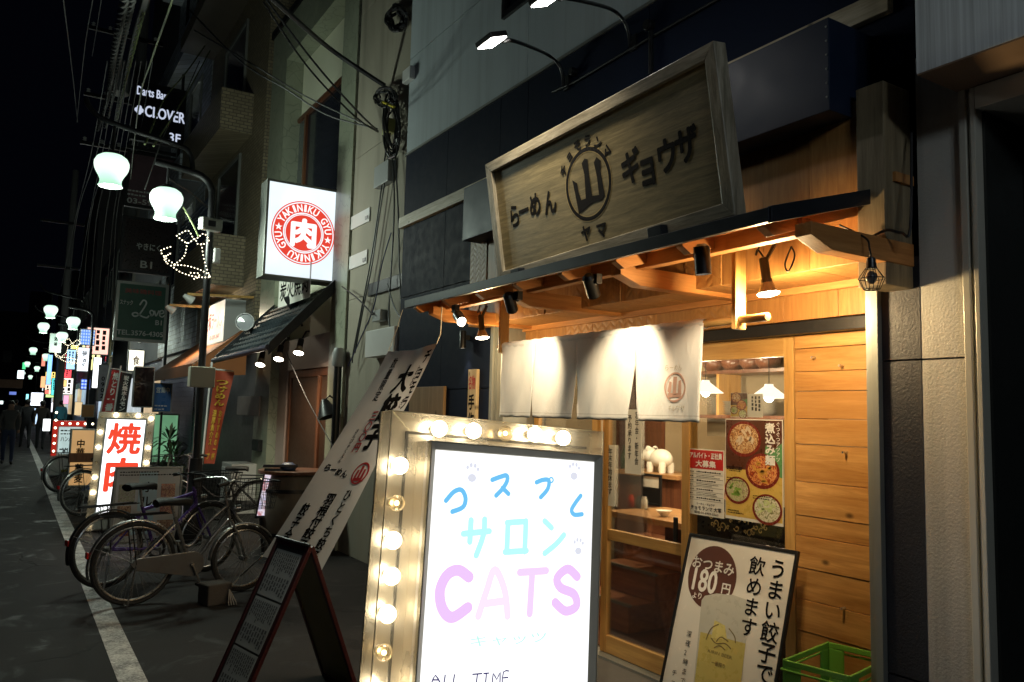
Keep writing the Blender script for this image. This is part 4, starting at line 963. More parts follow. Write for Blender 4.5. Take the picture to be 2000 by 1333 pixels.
for k in range(7): b.rect(fr, .03*w_, .97*w_, (.225+.066*k)*h_, (.229+.066*k)*h_, .001); b.scribble(fr, .05*w_, .16*w_, (.24+.066*k)*h_, (.275+.066*k)*h_, 1, .0012, k); b.scribble(fr, .24*w_, .94*w_, (.235+.066*k)*h_, (.285+.066*k)*h_, 1+(k % 2), .0012, 9*k)
part('small_print', b, M['ink'], t)
xn2 = XD+.050
t, fr, w_, h_ = paper('paper_notice', 'long white year-end notice hanging beside the cat salon sign', 1170, 868, 1200, 990, xn2, M['paper'], 'notice')
part('lettering', MB().column('年末年始休まず', fr, .72*w_, .95*h_, .18*h_, .26*w_, .001, .01).column('営業致します', fr, .28*w_, .88*h_, .15*h_, .26*w_, .001, .01), M['ink'], t)
t, fr, w_, h_ = paper('paper_notice', 'white party booking notice on the door under the curtain edge', 1222, 800, 1252, 928, xn2, M['paper'], 'notice')
part('lettering', MB().column('忘年会・新年会', fr, .72*w_, .97*h_, .14*h_, .24*w_, .001, .01).column('予約承ります', fr, .28*w_, .92*h_, .22*h_, .26*w_, .001, .01), M['ink'], t)
# ---------------------------------------------------------------- beer board leaning on the door
bTL, bTR, bBL = px(1347, 1041, X=3.30), px(1560, 1077, X=3.36), px(1303, 1333, X=3.07)
r = bTR-bTL; bw = r.length; r = r/bw; u_ = bTL-bBL; u_ = (u_-r*u_.dot(r)).normalized()
bL = (bTL.z-.012)/u_.z; bf = Fr(bTL-u_*bL, r, u_); pf = PF(bf)
t = thing('beer_board', 'white beer and gyoza advertising board in a black frame leaning on the door', 'sign board', bf.O)
part('sheet', MB().slab(bf, .01, bw-.01, .01, bL-.01, -.012, -.004), M['poster_paper'], t)
part('frame', MB().rim(bf, 0, bw, 0, bL, .016, -.016, .004), M['black'], t, bevel=.002)
def quadpf(pf, pts): return [pf(*p) for p in pts]
zb = lambda u, v: (1150+u*.415, 780+v*.415)                     # the enlargement the letters were measured in
ca, cb = pf(*zb(577, 838)); br_ = (pf(*zb(690, 850))[0]-pf(*zb(462, 835))[0])/2; bh_ = (pf(*zb(577, 684))[1]-pf(*zb(577, 992))[1])/2; part('badge', MB().disc(bf, ca, cb, br_, -.0025, 40, bh_/br_), paint('badge_brown', (.11, .045, .035), .35, 0, .1), t)
b = MB()
ro = -.02
def txp(b, s, u, v, h, fr, pf, c, bold, kx=1.0):
    a, bb = pf(*zb(u, v)); b.char(s, fr, a, bb, h, h*kx, c, bold)
for k, ch in enumerate('おつまみ'): txp(b, ch, 510+k*50, 765+k*12, .072, bf, pf, -.001, .02)
a0_, b0_ = pf(*zb(486, 880)); a1_, b1_ = pf(*zb(610, 815)); b.text('180', bf, a0_, a1_, b0_-.015, b1_-.0, -.001, .02)
txp(b, '円', 645, 892, .062, bf, pf, -.001, .02); txp(b, 'よ', 497, 922, .036, bf, pf, -.001, .02); txp(b, 'り', 522, 926, .036, bf, pf, -.001, .02)
part('lettering', b, M['white_ink'], t)
b = MB()
for k, ch in enumerate('うまい餃子で'): txp(b, ch, 890-k*13, 800+k*97+(0 if k < 3 else 5), .105, bf, pf, -.001, .012)
for k, ch in enumerate('飲めます'): txp(b, ch, 792-k*14, 785+k*96, .10, bf, pf, -.001, .012)
for k, ch in enumerate('深夜2時まで'): txp(b, ch, 472-k*6, 1105+k*44, .036, bf, pf, -.001, .0)
for k, ch in enumerate('チョモランマ'): txp(b, ch, 402-k*6, 1288+k*44, .036, bf, pf, -.001, .0)
part('lettering', b, M['ink'], t)
gq = lambda *p: [pf(*zb(*x)) for x in p]
part('glass_picture', MB().poly(bf, gq((530, 945), (545, 925), (600, 914), (680, 922), (745, 945), (757, 965), (700, 1500), (478, 1470)), -.0022), paint('frosted_print', (.50, .50, .44), .3, 0, .08), t)
part('beer_picture', MB().poly(bf, gq((525, 1095), (737, 1150), (695, 1500), (480, 1470)), -.0014), paint('beer_print', (.52, .44, .14), .3, 0, .15), t)
b = MB(); em_ = gq((592, 1040), (640, 1065), (650, 1130), (575, 1125)); b.poly(bf, em_, -.0006)
part('emblem', b, paint('emblem_gold', (.62, .55, .20), .3), t)
b = MB()
for k, p_ in enumerate([((575, 1125), (600, 1150), (640, 1150), (668, 1175)), ((600, 1140), (622, 1120), (655, 1140)), ((590, 1170), (615, 1160), (640, 1180)), ((552, 1130), (575, 1080), (610, 1060)), ((660, 1080), (685, 1115), (690, 1145))]): b.stroke(bf, gq(*p_), .006, -.0005+.0001*k, 4)
a0_, b0_ = pf(*zb(555, 1215)); a1_, b1_ = pf(*zb(680, 1185)); b.text('KIRIN BEER', bf, a0_, a1_, (b0_+b1_)/2-.008, (b0_+b1_)/2+.008, 0, .0)
a0_, b0_ = pf(*zb(573, 1258)); a1_, b1_ = pf(*zb(645, 1235)); b.text('一番搾り', bf, a0_, a1_, (b0_+b1_)/2-.012, (b0_+b1_)/2+.010, 0, .01)
part('emblem_lettering', b, paint('bronze_ink', (.22, .17, .07), .4), t)
# ---------------------------------------------------------------- green crate
cz = .57
cL, cB, cN = px(1515, 1292, Z=cz), px(1616, 1252, Z=cz), px(1640, 1330, Z=cz)
e1 = (cL-cB); l1 = e1.length; e1 = e1/l1; e2 = (cN-cL); l2 = .30; e2 = (e2-e1*e2.dot(e1)).normalized(); l1 = min(l1, .44)
t = thing('bottle_crate', 'green plastic bottle crate in front of the cedar boards', 'crate', cB-V((0, 0, cz)))
cp = paint('green_plastic', (.17, .42, .06), .38, 0, .08, 5)
def crate(z0, z1):
    b = MB(); th = .011
    for (o, d, n, L_) in ((cB, e1, e2, l1), (cB, e2, e1, l2), (cB+e2*l2, e1, -e2, l1), (cB+e1*l1, e2, -e1, l2)):
        def pan(a0, a1, za, zb_, t0=0, t1=th):
            c_ = o+d*((a0+a1)/2)+n*((t0+t1)/2); c_.z = (za+zb_)/2; b.obox(c_, d*((a1-a0)/2), n*((t1-t0)/2), (0, 0, (zb_-za)/2))
        a_, e_ = th+.0005, L_-th-.0005
        pan(a_, e_, z1-.028, z1-.002); pan(a_, e_, z0+.002, z0+.10)
        pan(a_, a_+.07, z0+.10, z1-.028); pan(e_-.07, e_, z0+.10, z1-.028)
        pan(-.006, L_+.006, z1-.05, z1-.04, -.008, -.0005); pan(-.006, L_+.006, z0+.11, z0+.12, -.008, -.0005)
    for (s1, s2) in ((0, 0), (1, 0), (0, 1), (1, 1)):
        c_ = cB+e1*(th/2 if not s1 else l1-th/2)+e2*(th/2 if not s2 else l2-th/2); c_.z = (z0+z1)/2; b.obox(c_, e1*(th/2), e2*(th/2), (0, 0, (z1-z0)/2))
    b2 = MB()
    for k in range(1, 4): c_ = cB+e1*(l1*k/4)+e2*(l2/2); c_.z = z0+.06; b2.obox(c_, e1*.004, e2*(l2/2-th), (0, 0, .055))
    for k in range(1, 3): c_ = cB+e1*(l1/2)+e2*(l2*k/3); c_.z = z0+.061; b2.obox(c_, e1*(l1/2-th), e2*.004, (0, 0, .05))
    return b, b2
b, b2 = crate(cz-.29, cz); part('wall', b, cp, t, bevel=.004); part('divider', b2, cp, t)
t2 = thing('bottle_crate', 'green plastic bottle crate underneath the open top crate', 'crate', cB-V((0, 0, cz)), group='green crates in a stack')
t['group'] = 'green crates in a stack'; t['label'] = 'green plastic bottle crate on top in front of the cedar boards'
b, b2 = crate(.0, cz-.292); part('wall', b, cp, t2, bevel=.004); part('divider', b2, cp, t2)
# ---------------------------------------------------------------- glowing cat salon sign with bulbs
O0 = V((1.0514, 2.4105, 1.6065)); ex, ez = V((.997, -.004, -.0705)), V((.071, .065, .995)); ez = (ez-ex*ez.dot(ex)).normalized()
CW, CH = .88, 1.585
cf = Fr(O0-ez*CH, ex.normalized(), ez); pc_ = PF(cf)
t = thing('lightbox_sign', 'glowing white cat salon sign board framed by warm light bulbs', 'light sign', cf.O)
ff = Fr(cf.p(0, 0, .012), cf.r, cf.u); pff = PF(ff)
fa0, fb1 = pff(852, 879); fa1, _ = pff(1161, 898); fb0 = .16
ba0 = pff(839, 861)[0]; ba1 = pff(1174, 880)[0]; bb1 = pff(845, 861)[1]; bb0 = fb0-.03
part('back_plate', MB().slab(cf, 0, CW, 0.05, CH, -.095, -.085), M['steel'], t)
part('box', MB().slab(ff, ba0+.001, ba1-.001, bb0, bb1-.001, -.095, -.006), M['steel'], t, bevel=.002)
bz = MB(); oc, ic = [(ba0, bb0), (ba1, bb0), (ba1, bb1), (ba0, bb1)], [(fa0, fb0), (fa1, fb0), (fa1, fb1), (fa0, fb1)]
bz.add([ff.p(a, b, -.006) for a, b in oc]+[ff.p(a, b, .014) for a, b in oc]+[ff.p(a+(.004 if a < .4 else -.004), b+(.004 if b < .8 else -.004), .015) for a, b in oc]+[ff.p(a, b, -.004) for a, b in ic], [(k+4*l, (k+1) % 4+4*l, (k+1) % 4+4*l+4, k+4*l+4) for l in range(3) for k in range(4)])
part('bezel', bz, paint('bezel_metal', (.50, .47, .38), .45, .35, .08, 8), t, bevel=.002)
part('light_panel', MB().slab(ff, fa0, fa1, fb0, fb1, -.0055, -.001), backlit('salon_panel_light', (.97, .985, 1), 1.28, .22, 2.4), t)
gk = MB().slab(cf, ba0-.045, ba0-.036, .06, bb1+.03, -.085, -.078).slab(cf, ba0-.036, ba1, bb1+.022, bb1+.031, -.085, -.078)
part('seal', gk, M['black'], t)
acr = glass('clear_acrylic', (.98, .95, .88), .22, .07)
ac = MB().slab(cf, 0, ba0-.006, 0.05, CH, -.003, 0).slab(cf, ba0-.006, CW, bb1+.006, CH, -.003, 0).slab(cf, ba1+.006, CW, .05, bb1+.006, -.003, 0)
ac.slab(cf, 0, .003, .05, CH-.003, -.085, -.003).slab(cf, CW-.003, CW, .05, CH-.003, -.085, -.003).slab(cf, 0, CW, CH-.003, CH, -.085, -.003)
part('acrylic_cover', ac, acr, t, bevel=.001)
eg = MB().tube([cf.p(.002, CH-.002, -.002), cf.p(ba0-.03, bb1+.03, -.08)], .0016, 5).tube([cf.p(.002, .05, 0), cf.p(.002, CH-.001, 0), cf.p(CW-.002, CH-.001, 0), cf.p(CW-.002, .05, 0)], .0022, 6)
part('cover_edge', eg, paint('acrylic_edge', (.75, .68, .5), .15, 0, .05), t)
bl = Fr(cf.p(0, 0, -.04), cf.r, cf.u); pb = PF(bl)
dimg = glass('clear_bulb_glass', (1, .93, .8), .35, .05); fil = glow('filament_light', (1, .75, .4), 30)
spots = [(781, 910, 0), (775, 983, 1), (768, 1056, 0), (765, 1126, 0), (757, 1200, 0), (750, 1275, 1), (744, 1352, 0), (738, 1430, 0), (858, 838, 0), (925, 842, 0), (987, 847, 1), (1045, 849, 0), (1100, 856, 0)]
bulbs = [(pb(u, v), d) for u, v, d in spots]+[((bulbs_a, b_), 0) for bulbs_a in (CW-.05,) for b_ in (1.42, 1.26, 1.10, .94, .78, .62)]
for (a, b_), d in bulbs:
    c_ = bl.p(a, b_)
    k = part('bulb', MB().ball(c_, .028, 16), dimg if d else M['bulb'], t, True)
    part('socket', MB().cyl(c_-bl.n*.045, c_-bl.n*.024, .016), M['steel'], k, True)
    if d: part('filament', MB().ball(c_, .008, 8), fil, k, True)
part('foot', MB().slab(cf, .06, .82, -.0, .05, -.28, .12), M['dark_metal'], t, bevel=.005)
# the hand-painted words
zc = lambda u, v: pff(700+u*.4147, 780+v*.4147)
def words(strokes, w, m, c=.0008, name='lettering', n=6):
    b = MB()
    for k, s in enumerate(strokes): b.stroke(ff, [zc(*p) for p in s], w, c+.00015*k, n)
    return part(name, b, m, t)
words([[(412, 478), (450, 436), (485, 428), (504, 466), (492, 508), (442, 530)], [(630, 380), (668, 366), (697, 360), (700, 384), (680, 420), (648, 454)], [(678, 418), (706, 446)],
       [(838, 392), (870, 380), (896, 384), (890, 424), (858, 462)], [(1046, 455), (1020, 490), (1003, 522), (1016, 544), (1052, 542)]], .0165, glow('blue_marker_backlit', (.18, .60, 1), .95))
b = MB(); a, b_ = zc(907, 381); b.ring(ff, a, b_, .006, .0115, .0012); part('lettering', b, glow('blue_marker_ring', (.18, .60, 1), .95), t)
words([[(494, 634), (616, 622)], [(530, 570), (524, 672)], [(594, 566), (588, 640), (554, 736)], [(704, 582), (698, 718)], [(700, 582), (786, 576)], [(788, 574), (782, 718)], [(690, 720), (790, 714)], [(876, 574), (908, 606)], [(966, 640), (930, 682), (876, 726)]], .021, glow('cyan_marker_backlit', (.50, 1, .95), 1.05), n=3)
pk = glow('pink_marker_backlit', (.90, .60, 1), 1.0); pk2 = glow('pale_pink_marker_backlit', (.98, .80, 1), 1.05)
words([[(520, 838), (470, 806), (418, 828), (384, 900), (394, 984), (440, 1028), (514, 982)]], .037, pk)
words([[(1030, 836), (985, 800), (936, 842), (952, 888), (1014, 918), (1026, 974), (975, 998), (926, 958)]], .033, pk)
words([[(564, 1022), (604, 900), (642, 802), (688, 900), (702, 1022)], [(600, 962), (690, 950)]], .026, pk2)
words([[(760, 816), (884, 808)], [(818, 816), (806, 1010)]], .026, glow('mid_pink_marker_backlit', (.94, .70, 1), 1.0))
a0_, b0_ = zc(525, 1188); a1_, b1_ = zc(885, 1085)
part('lettering', MB().text('キャッツ', ff, a0_, a1_, b0_+.012, b1_-.008, .0008, -.005), glow('mint_marker_backlit', (.58, 1, .88), 1.0), t)
words([[(345, 1335), (362, 1300), (384, 1335)], [(352, 1322), (376, 1322)], [(408, 1300), (402, 1360), (425, 1360)], [(452, 1298), (444, 1360), (470, 1360)], [(538, 1296), (580, 1292)], [(560, 1294), (552, 1350)], [(590, 1292), (612, 1290)], [(602, 1291), (596, 1350)], [(628, 1350), (634, 1290), (650, 1320), (666, 1286), (664, 1350)], [(706, 1280), (682, 1284), (676, 1350), (700, 1350)], [(682, 1312), (702, 1310)]], .0042, glow('indigo_marker_backlit', (.05, .03, .25), .5), n=2)
b = MB()
for (u, v, s) in ((535, 360, 1), (1015, 352, 1), (1035, 705, .9)):
    a, b_ = zc(u, v)
    for dx, dy, r_ in ((-.013, .016, .0052), (-.004, .022, .0055), (.0065, .021, .0055), (.0145, .013, .005)): b.disc(ff, a+dx*s*1.5, b_+dy*s*1.4+.004, r_*s*1.15, .0008, 14, 1.3)
    b.disc(ff, a, b_-.008*s, .0165*s, .0008, 20, .85)
part('paw_prints', b, glow('grey_pencil_backlit', (.80, .82, .92), .95), t)
# ---------------------------------------------------------------- A-frame menu board
greyink = paint('faded_black_ink', (.10, .105, .11), .6, 0, .3, 40)
Hn, Hf = V((1.45, 4.37, .85)), V((1.377, 4.756, .85)); hd = (Hf-Hn); hw_ = hd.length; hd = hd/hw_; nh = V((-hd.y, hd.x, 0))
def leg_dir(u, v):
    d = FWD + RGT*((u-1000)/FP) - UPV*((v-666.5)/FP); o = V((0, 0, H)); q = o+d*((Hn-o).dot(hd)/d.dot(hd))-Hn; return q/(-q.z)
t = thing('menu_easel', 'wine red folding A-frame board with laminated menu sheets', 'A-frame board', V((1.4, 4.5, 0)))
for side, (u, v) in (('front', (490, 1333)), ('back', (688, 1333))):
    dn = leg_dir(u, v); L_ = (dn*.85).length*.995; dn = dn.normalized()
    rr_ = -hd if side == 'front' else hd
    o_ = Hn if side == 'front' else Hn-nh*.03
    fr = Fr((Hf if side == 'front' else o_)+dn*L_, rr_, -dn)
    part('frame', MB().rim(fr, 0, hw_, 0.0, L_, .028, -.024, .0), paint('wine_frame_'+side, (.06, .011, .013), .35, 0, .25, 9), t, bevel=.003)
    part('panel', MB().slab(fr, .027, hw_-.027, .027, L_-.027, -.018, -.008), paint('easel_panel_'+side, (.05, .05, .045) if side == 'front' else (.22, .19, .05), .4), t)
    if side == 'front':
        for k, (b0, b1) in enumerate(((.55, .79), (.30, .54), (.05, .29))):
            s0 = L_*b0/.84; s1 = L_*b1/.84
            sh_ = part('menu_sheet', MB().slab(fr, .05, hw_-.05, s0, s1, -.008, -.006), paint('laminated_sheet', (.50, .53, .52), .14, 0, .1, 4), t)
            b = MB().scribble(fr, .06, hw_-.06, s0+.02, s0+(s1-s0)*.45, 9, -.005, k*3, .7, True).scribble(fr, .06, hw_-.06, s0+(s1-s0)*.5, s1-.015, 12, -.005, k*3+1, .7, True)
            part('print', b, greyink, sh_)
    else: part('hinge', MB().tube([Hn+V((0, 0, .005)), Hf+V((0, 0, .005))], .009, 8), M['iron'], t)
# ---------------------------------------------------------------- white banner tied between the awning and a block
kTL, kTR = px(758, 686, X=2.38), px(852, 671, X=2.58); kBL = px(512, 1087, X=1.74); kBR = px(624, 1122, X=1.97)
class BannerFr(Fr):
    def __init__(s): s.nn = ((kTR-kTL).cross(kTL-kBL)).normalized(); s.nn = -s.nn if s.nn.dot(FWD) > 0 else s.nn
    def p(s, a, b, c=0):
        top = kTL.lerp(kTR, a); bot = kBL.lerp(kBR, a)
        q = bot.lerp(top, b); sag = -.05*sin(pi*b)*(1-.3*a)-.02*sin(pi*a)*b*b
        return q+V((0, 0, sag))+s.nn*(c+.012*sin(a*6+b*5)*sin(pi*b)+.007*sin(a*13-b*9)*b)
bfr = BannerFr()
banner = thing('fabric_banner', 'white gyoza banner with black brush lettering tied slantwise to a block', 'banner', kBL)
na, nb = 16, 60; b = MB()
b.add([bfr.p(i/na, j/nb) for j in range(nb+1) for i in range(na+1)], [(j*(na+1)+i, j*(na+1)+i+1, (j+1)*(na+1)+i+1, (j+1)*(na+1)+i) for j in range(nb) for i in range(na)])
part('cloth', b, paint('banner_cloth', (.80, .79, .76), .75, 0, .05, 5), banner, 'all')
AR = .58/1.95                                                        # banner units are square after this
def bcol(b, s, a, b1, b0, w, bold=.02, sh=0): b.column(s, bfr, a, b1, b0, w, .004, bold, sh)
b = MB(); bcol(b, '大餃子', .68, .93, .56, .30, .045); bcol(b, '羽根付餃子', .50, .36, .075, .16, .03); bcol(b, '餃子全品', .20, .30, .03, .13, .03)
bcol(b, 'ひとくち餃子', .78, .385, .04, .13, .03); bcol(b, 'チョモランマ', .93, .985, .60, .10, .03); bcol(b, 'おお ぎょうざ', .88, .92, .60, .05, .01)
bcol(b, '数量限定', .30, .97, .78, .10, .01); bcol(b, 'さんびゃくえん', .27, .66, .50, .06, .01)
for k, ch in enumerate('らーめん'): b.char(ch, bfr, .14+.12*k, .475-.008*k, .038, .12, .004, .03)
part('lettering', b, M['ink'], banner)
b = MB(); bcol(b, '三〇〇円', .46, .74, .55, .14, .03); part('lettering', b, M['red_ink'], banner)
b = MB(); b.ring(bfr, .80, .455, .125, .15, .004, 32, .33)
for pts in ([(-.08, .015), (-.04, .015), (-.05, -.022), (-.09, -.018)], [(-.025, .033), (.025, .033), (.02, -.02), (-.02, -.02)], [(.05, .018), (.085, .018), (.09, -.02), (.045, -.02)], [(-.09, -.02), (.09, -.02), (.08, -.034), (-.08, -.034)]): b.poly(bfr, [(.80+x, .455+y) for x, y in pts], .004)
part('emblem', b, M['red_ink'], banner)
b = MB().tube([bfr.p(0, 1), px(776, 640, X=2.40), px(786, 606, X=2.42)], .003, 5).tube([bfr.p(1, 1), px(860, 652, X=2.58), V((2.5, px(862, 640, X=2.5).y, zA+.0))], .004, 5)
br0 = px(432, 1152, Y=6.9)
b.tube([bfr.p(0, 0), px(470, 1125, X=1.72), br0+V((.06, 0, .0))], .007, 6)
for k in range(4): b.tube([br0+V((.06, -.02, 0)), br0+V((.05+.02*k, -.06, -.10)), br0+V((.06+.025*k, -.07, -.19))], .005, 5)
solo('tie_cord', b, M['rope'], 'pale cords that tie the banner to the awning and the block', 'cord')
blk = MB().obox((1.53, 6.95, .086), (.10, .03, 0), (-.025, .085, 0), (0, 0, .085))
solo('concrete_block', blk, paint('block_concrete', (.06, .052, .045), .85, 0, .35, 12, .6, 70), 'rough concrete block weighing down the banner cord by the bicycle wheel', 'block', bevel=.012)
# ---------------------------------------------------------------- wall signs, lamps and wiring on the restaurant
YS = 9.53
sx0, sx1 = px(517, 450, Y=YS).x, px(657, 450, Y=YS).x; sz0, sz1 = px(650, 551, Y=YS).z-.02, px(587, 360, Y=YS).z
t = thing('lightbox_sign', 'square lit wall sign with red round grilled meat emblem', 'light sign', (sx1, YS, sz0))
fr = fy(sx0, YS, sz0); sw_, sh_ = sx1-sx0, sz1-sz0
part('casing', MB().box(sx0, sx1, YS+.004, YS+.28, sz0, sz1), M['alu'], t, bevel=.004)
part('bezel', MB().rim(fr, 0, sw_, 0, sh_, .028, -.003, .014), M['alu'], t, bevel=.003)
part('light_panel', MB().slab(fr, .028, sw_-.028, .028, sh_-.028, -.003, .004), backlit('meat_sign_light', (.84, .95, 1), 1.12, .28, 1.6), t)
cx_, cy_ = sw_*.53, sh_*.49; rr_ = .395
b = MB().ring(fr, cx_, cy_, rr_-.014, rr_, .006, 64).disc(fr, cx_, cy_, rr_*.56, .0062, 48).ring(fr, cx_, cy_, rr_*.585, rr_*.60, .006, 64)
for a0, n_ in ((22, 10), (202, 10)):                       # red band segments behind the white words
    pass
b.ring(fr, cx_, cy_, rr_*.64, rr_*.93, .006, 64)
redg = glow('red_film_backlit', (.86, .06, .035), .95); whg = glow('white_letters_backlit', (1, .97, .95), 1.2)
part('emblem', b, redg, t)
b = MB()
def arcw(b, s, mid, step, r, h, wdt, flip=False):
    for i, ch in enumerate(s):
        if ch == ' ': continue
        a = radians(mid+(step if not flip else -step)*((len(s)-1)/2-i)); 
        b.text(ch, Fr(fr.p(cx_+cos(a)*r, cy_+sin(a)*r), fr.r*(sin(a))-fr.u*cos(a), fr.r*cos(a)+fr.u*sin(a)), -wdt/2 if ch != 'I' else -wdt/5, wdt/2 if ch != 'I' else wdt/5, -h/2, h/2, .008, .02)
arcw(b, 'YAKINIKU GYU', 82, 13, rr_*.785, .085, .062)
arcw(b, 'YAKINIKU GYU', 262, 13, rr_*.785, .085, .062)
for a in (172, 352): b.text('★', Fr(fr.p(cx_+cos(radians(a))*rr_*.785, cy_+sin(radians(a))*rr_*.785), fr.r, fr.u), -.045, .045, -.045, .045, .008)
b.char('肉', fr, cx_, cy_, .36, .36, .008, .045)
part('lettering', b, whg, t)
part('mounting', MB().box(sx1-.05, XB-.035, YS+.10, YS+.2, sz0+.1, sz1-.25), M['white_plastic'], t, bevel=.004)
for (u, v) in ((700, 430), (695, 510)):
    p = px(u, v, X=XB-.01); t = thing('wall_bracket', 'pale mounting plate on the concrete wall, %s of two' % ('upper' if v < 470 else 'lower'), 'bracket', p, group='mounting plates on the concrete wall')
    part('plate', MB().box(XB-.016, XB-.0005, p.y-.35, p.y+.45, p.z-.08, p.z+.08), M['white_plastic'], t, bevel=.003)
    part('bolt', MB().box(XB-.024, XB-.016, p.y-.32, p.y-.24, p.z-.05, p.z-.01), M['grey_plastic'], t)
def sbox(name, label, u0, v0, u1, v1, d, m, x=XB, cat='box', group=None):
    a, b_ = px(u0, v0, X=x-d), px(u1, v1, X=x-d); return solo(name, MB().box(x-d, x-.001, b_.y, a.y, b_.z, a.z), m, label, cat, group, bevel=.006)
sbox('junction_box', 'small pale junction box high on the concrete wall among cables', 731, 328, 757, 353, .08, M['grey_plastic'])
sbox('cable_box', 'large pale cable cabinet low on the concrete wall above the banner', 714, 648, 768, 692, .14, M['white_plastic'])
sbox('meter', 'small grey meter with cable on the concrete wall', 727, 608, 742, 626, .08, M['grey_plastic'])
sbox('wall_box', 'yellow tinged small box in the tangle of cables', 747, 238, 757, 256, .09, paint('yellowed_box', (.45, .42, .15), .5))
p = px(661, 700, X=XB-.1); t = thing('meter_post', 'black conduit post with grey electric meter by the veined tile pillar', 'meter', (p.x, p.y, 0))
part('post', MB().cyl((p.x, p.y, 0), (p.x, p.y, p.z-.05), .045, n=12), M['black'], t, True)
part('meter', MB().lathe([(.06, -.1), (.075, -.08), (.075, .06), (.05, .12), (0, .12)], p, n=16), M['grey_plastic'], t, True)
# cables
def cable(name, label, pts, r, m=None, group=None): return solo(name, MB().tube(smooth(pts, 8), r, 6), m or M['cable'], label, 'cable', group, sm=True)
xw_ = XB-.06
cable('thick_cable', 'thick black cable crossing in front of the recessed window to the concrete wall', [px(470, -60, X=1.4), px(570, 32, X=2.0), px(640, 92, X=2.6), px(700, 134, X=2.95), px(752, 168, X=xw_)], .028)
for k, (pts, lb) in enumerate(((((520, 0), (620, 130), (700, 220), (738, 256)), 'upper of the thin wires running past the recessed window'), (((515, 5), (600, 130), (690, 225), (738, 258)), 'thin wire just under the upper one past the recessed window'),
        (((380, 60), (500, 130), (600, 190), (735, 254)), 'sagging wire reaching far left from the concrete wall'), (((370, 20), (470, 120), (560, 175), (640, 225), (737, 252)), 'wire sagging across the pale recess to the concrete wall'))):
    cable('wire', lb, [px(u, v, X=1.6+(xw_-1.6)*i/(len(pts)-1)) for i, (u, v) in enumerate(pts)], .010)
rn = random.Random(4)
def tangle(name, label, cu, cv, ru, rv, n, r):
    b = MB()
    for k in range(n):
        pts = []; a0 = rn.uniform(0, 6); q = rn.uniform(.5, 1)
        for i in range(12):
            a = a0+i*.62; pts.append(px(cu+ru*q*cos(a)+rn.uniform(-.15, .15)*ru, cv+rv*q*sin(a)+rn.uniform(-.15, .15)*rv, X=xw_-rn.uniform(0, .12)))
        b.tube(smooth(pts, 4), r, 5)
    return solo(name, b, M['cable'], label, 'cables', sm=True)
tangle('cable_coil', 'coiled black cable hanging at the top of the concrete wall', 775, 38, 20, 26, 5, .018)
tangle('cable_coil', 'tangle of thin cables beside the end of the thick cable', 752, 190, 22, 20, 6, .010)
tangle('cable_coil', 'dense knot of cables under the yellow tinged box', 765, 245, 16, 60, 9, .010)
b = MB().tube([px(748, 200, X=xw_-.1), px(770, 210, X=xw_-.1)], .014, 6)
solo('cable_sleeve', b, paint('yellow_sleeve', (.6, .5, .03), .4), 'yellow sleeve on a cable in the tangle', 'cable')
for k, (pts, lb) in enumerate(((((757, 260), (747, 350), (735, 440), (722, 520), (705, 610), (690, 690), (688, 710)), 'long black cable running down the concrete wall past the plates'), (((762, 260), (752, 350), (738, 440), (726, 520), (708, 610), (693, 690)), 'second long black cable beside the first on the concrete wall'),
        (((766, 300), (770, 380), (768, 460), (762, 560), (760, 630), (775, 660)), 'vertical cable near the navy corner of the shop'), (((772, 300), (778, 420), (780, 520), (784, 600)), 'cable hugging the navy corner of the shop'),
        (((764, 455), (745, 520), (730, 600), (705, 660), (680, 715)), 'blue cable slanting down the concrete wall to the meter'), (((668, 560), (700, 585), (728, 615)), 'short cable drooping from the lit meat sign to the small meter'), (((757, 555), (770, 600), (785, 625)), 'short cable curving toward the navy wall'))):
    cable('wall_cable', lb, [px(u, v, X=xw_-.02*k/2) for u, v in pts], .0085 if k != 4 else .007, paint('blue_cable', (.02, .03, .10), .4) if k == 4 else None, 'cables on the concrete wall')
sbox('conduit_strap', 'horizontal dark conduit strip on the concrete wall', 719, 555, 785, 560, .03, M['iron'], cat='conduit')
sbox('cable_clip', 'white cable clip on the corner of the navy wall', 786, 140, 800, 152, .06, M['white_plastic'], XW)
# spotlights of the restaurant
def spotp(u, v, Y, label, power):
    p = px(u, v, Y=Y); d = V((-.25, -.35, -1)).normalized(); t = thing('reflector_lamp', label, 'lamp', p, group='three reflector lamps under the tiled roof')
    part('socket', MB().lathe([(.025, -.20), (.035, -.19), (.04, -.09), (0, -.09)], p, d, 12), M['black'], t, True)
    part('reflector', MB().lathe([(.03, -.09), (.05, -.04), (.065, -.0), (.06, 0), (.03, -.07)], p, d, 18), paint('par_glass', (.45, .36, .25), .2), t, True)
    part('lens', MB().lathe([(.062, -.002), (.04, .014), (0, .018)], p, d, 18), M['par'], t, True)
    part('arm', MB().tube([p-d*.17, p-d*.2+V((.06, 0, .10)), V((p.x+.12, p.y, p.z+.28))], .012, 6), M['black'], t, True)
    lamp('lamp_light', 'SPOT', p+d*.04, power, (1, .82, .56), t, .05, p+V((.25, .1, -1)), 150, 1); return t
spotp(508, 713, 10.6, 'leftmost of three lit reflector lamps under the tiled roof', 38)
spotp(544, 702, 10.1, 'middle one of three lit reflector lamps under the tiled roof', 38)
spotp(583, 690, 9.75, 'rightmost of three lit reflector lamps under the tiled roof', 38)
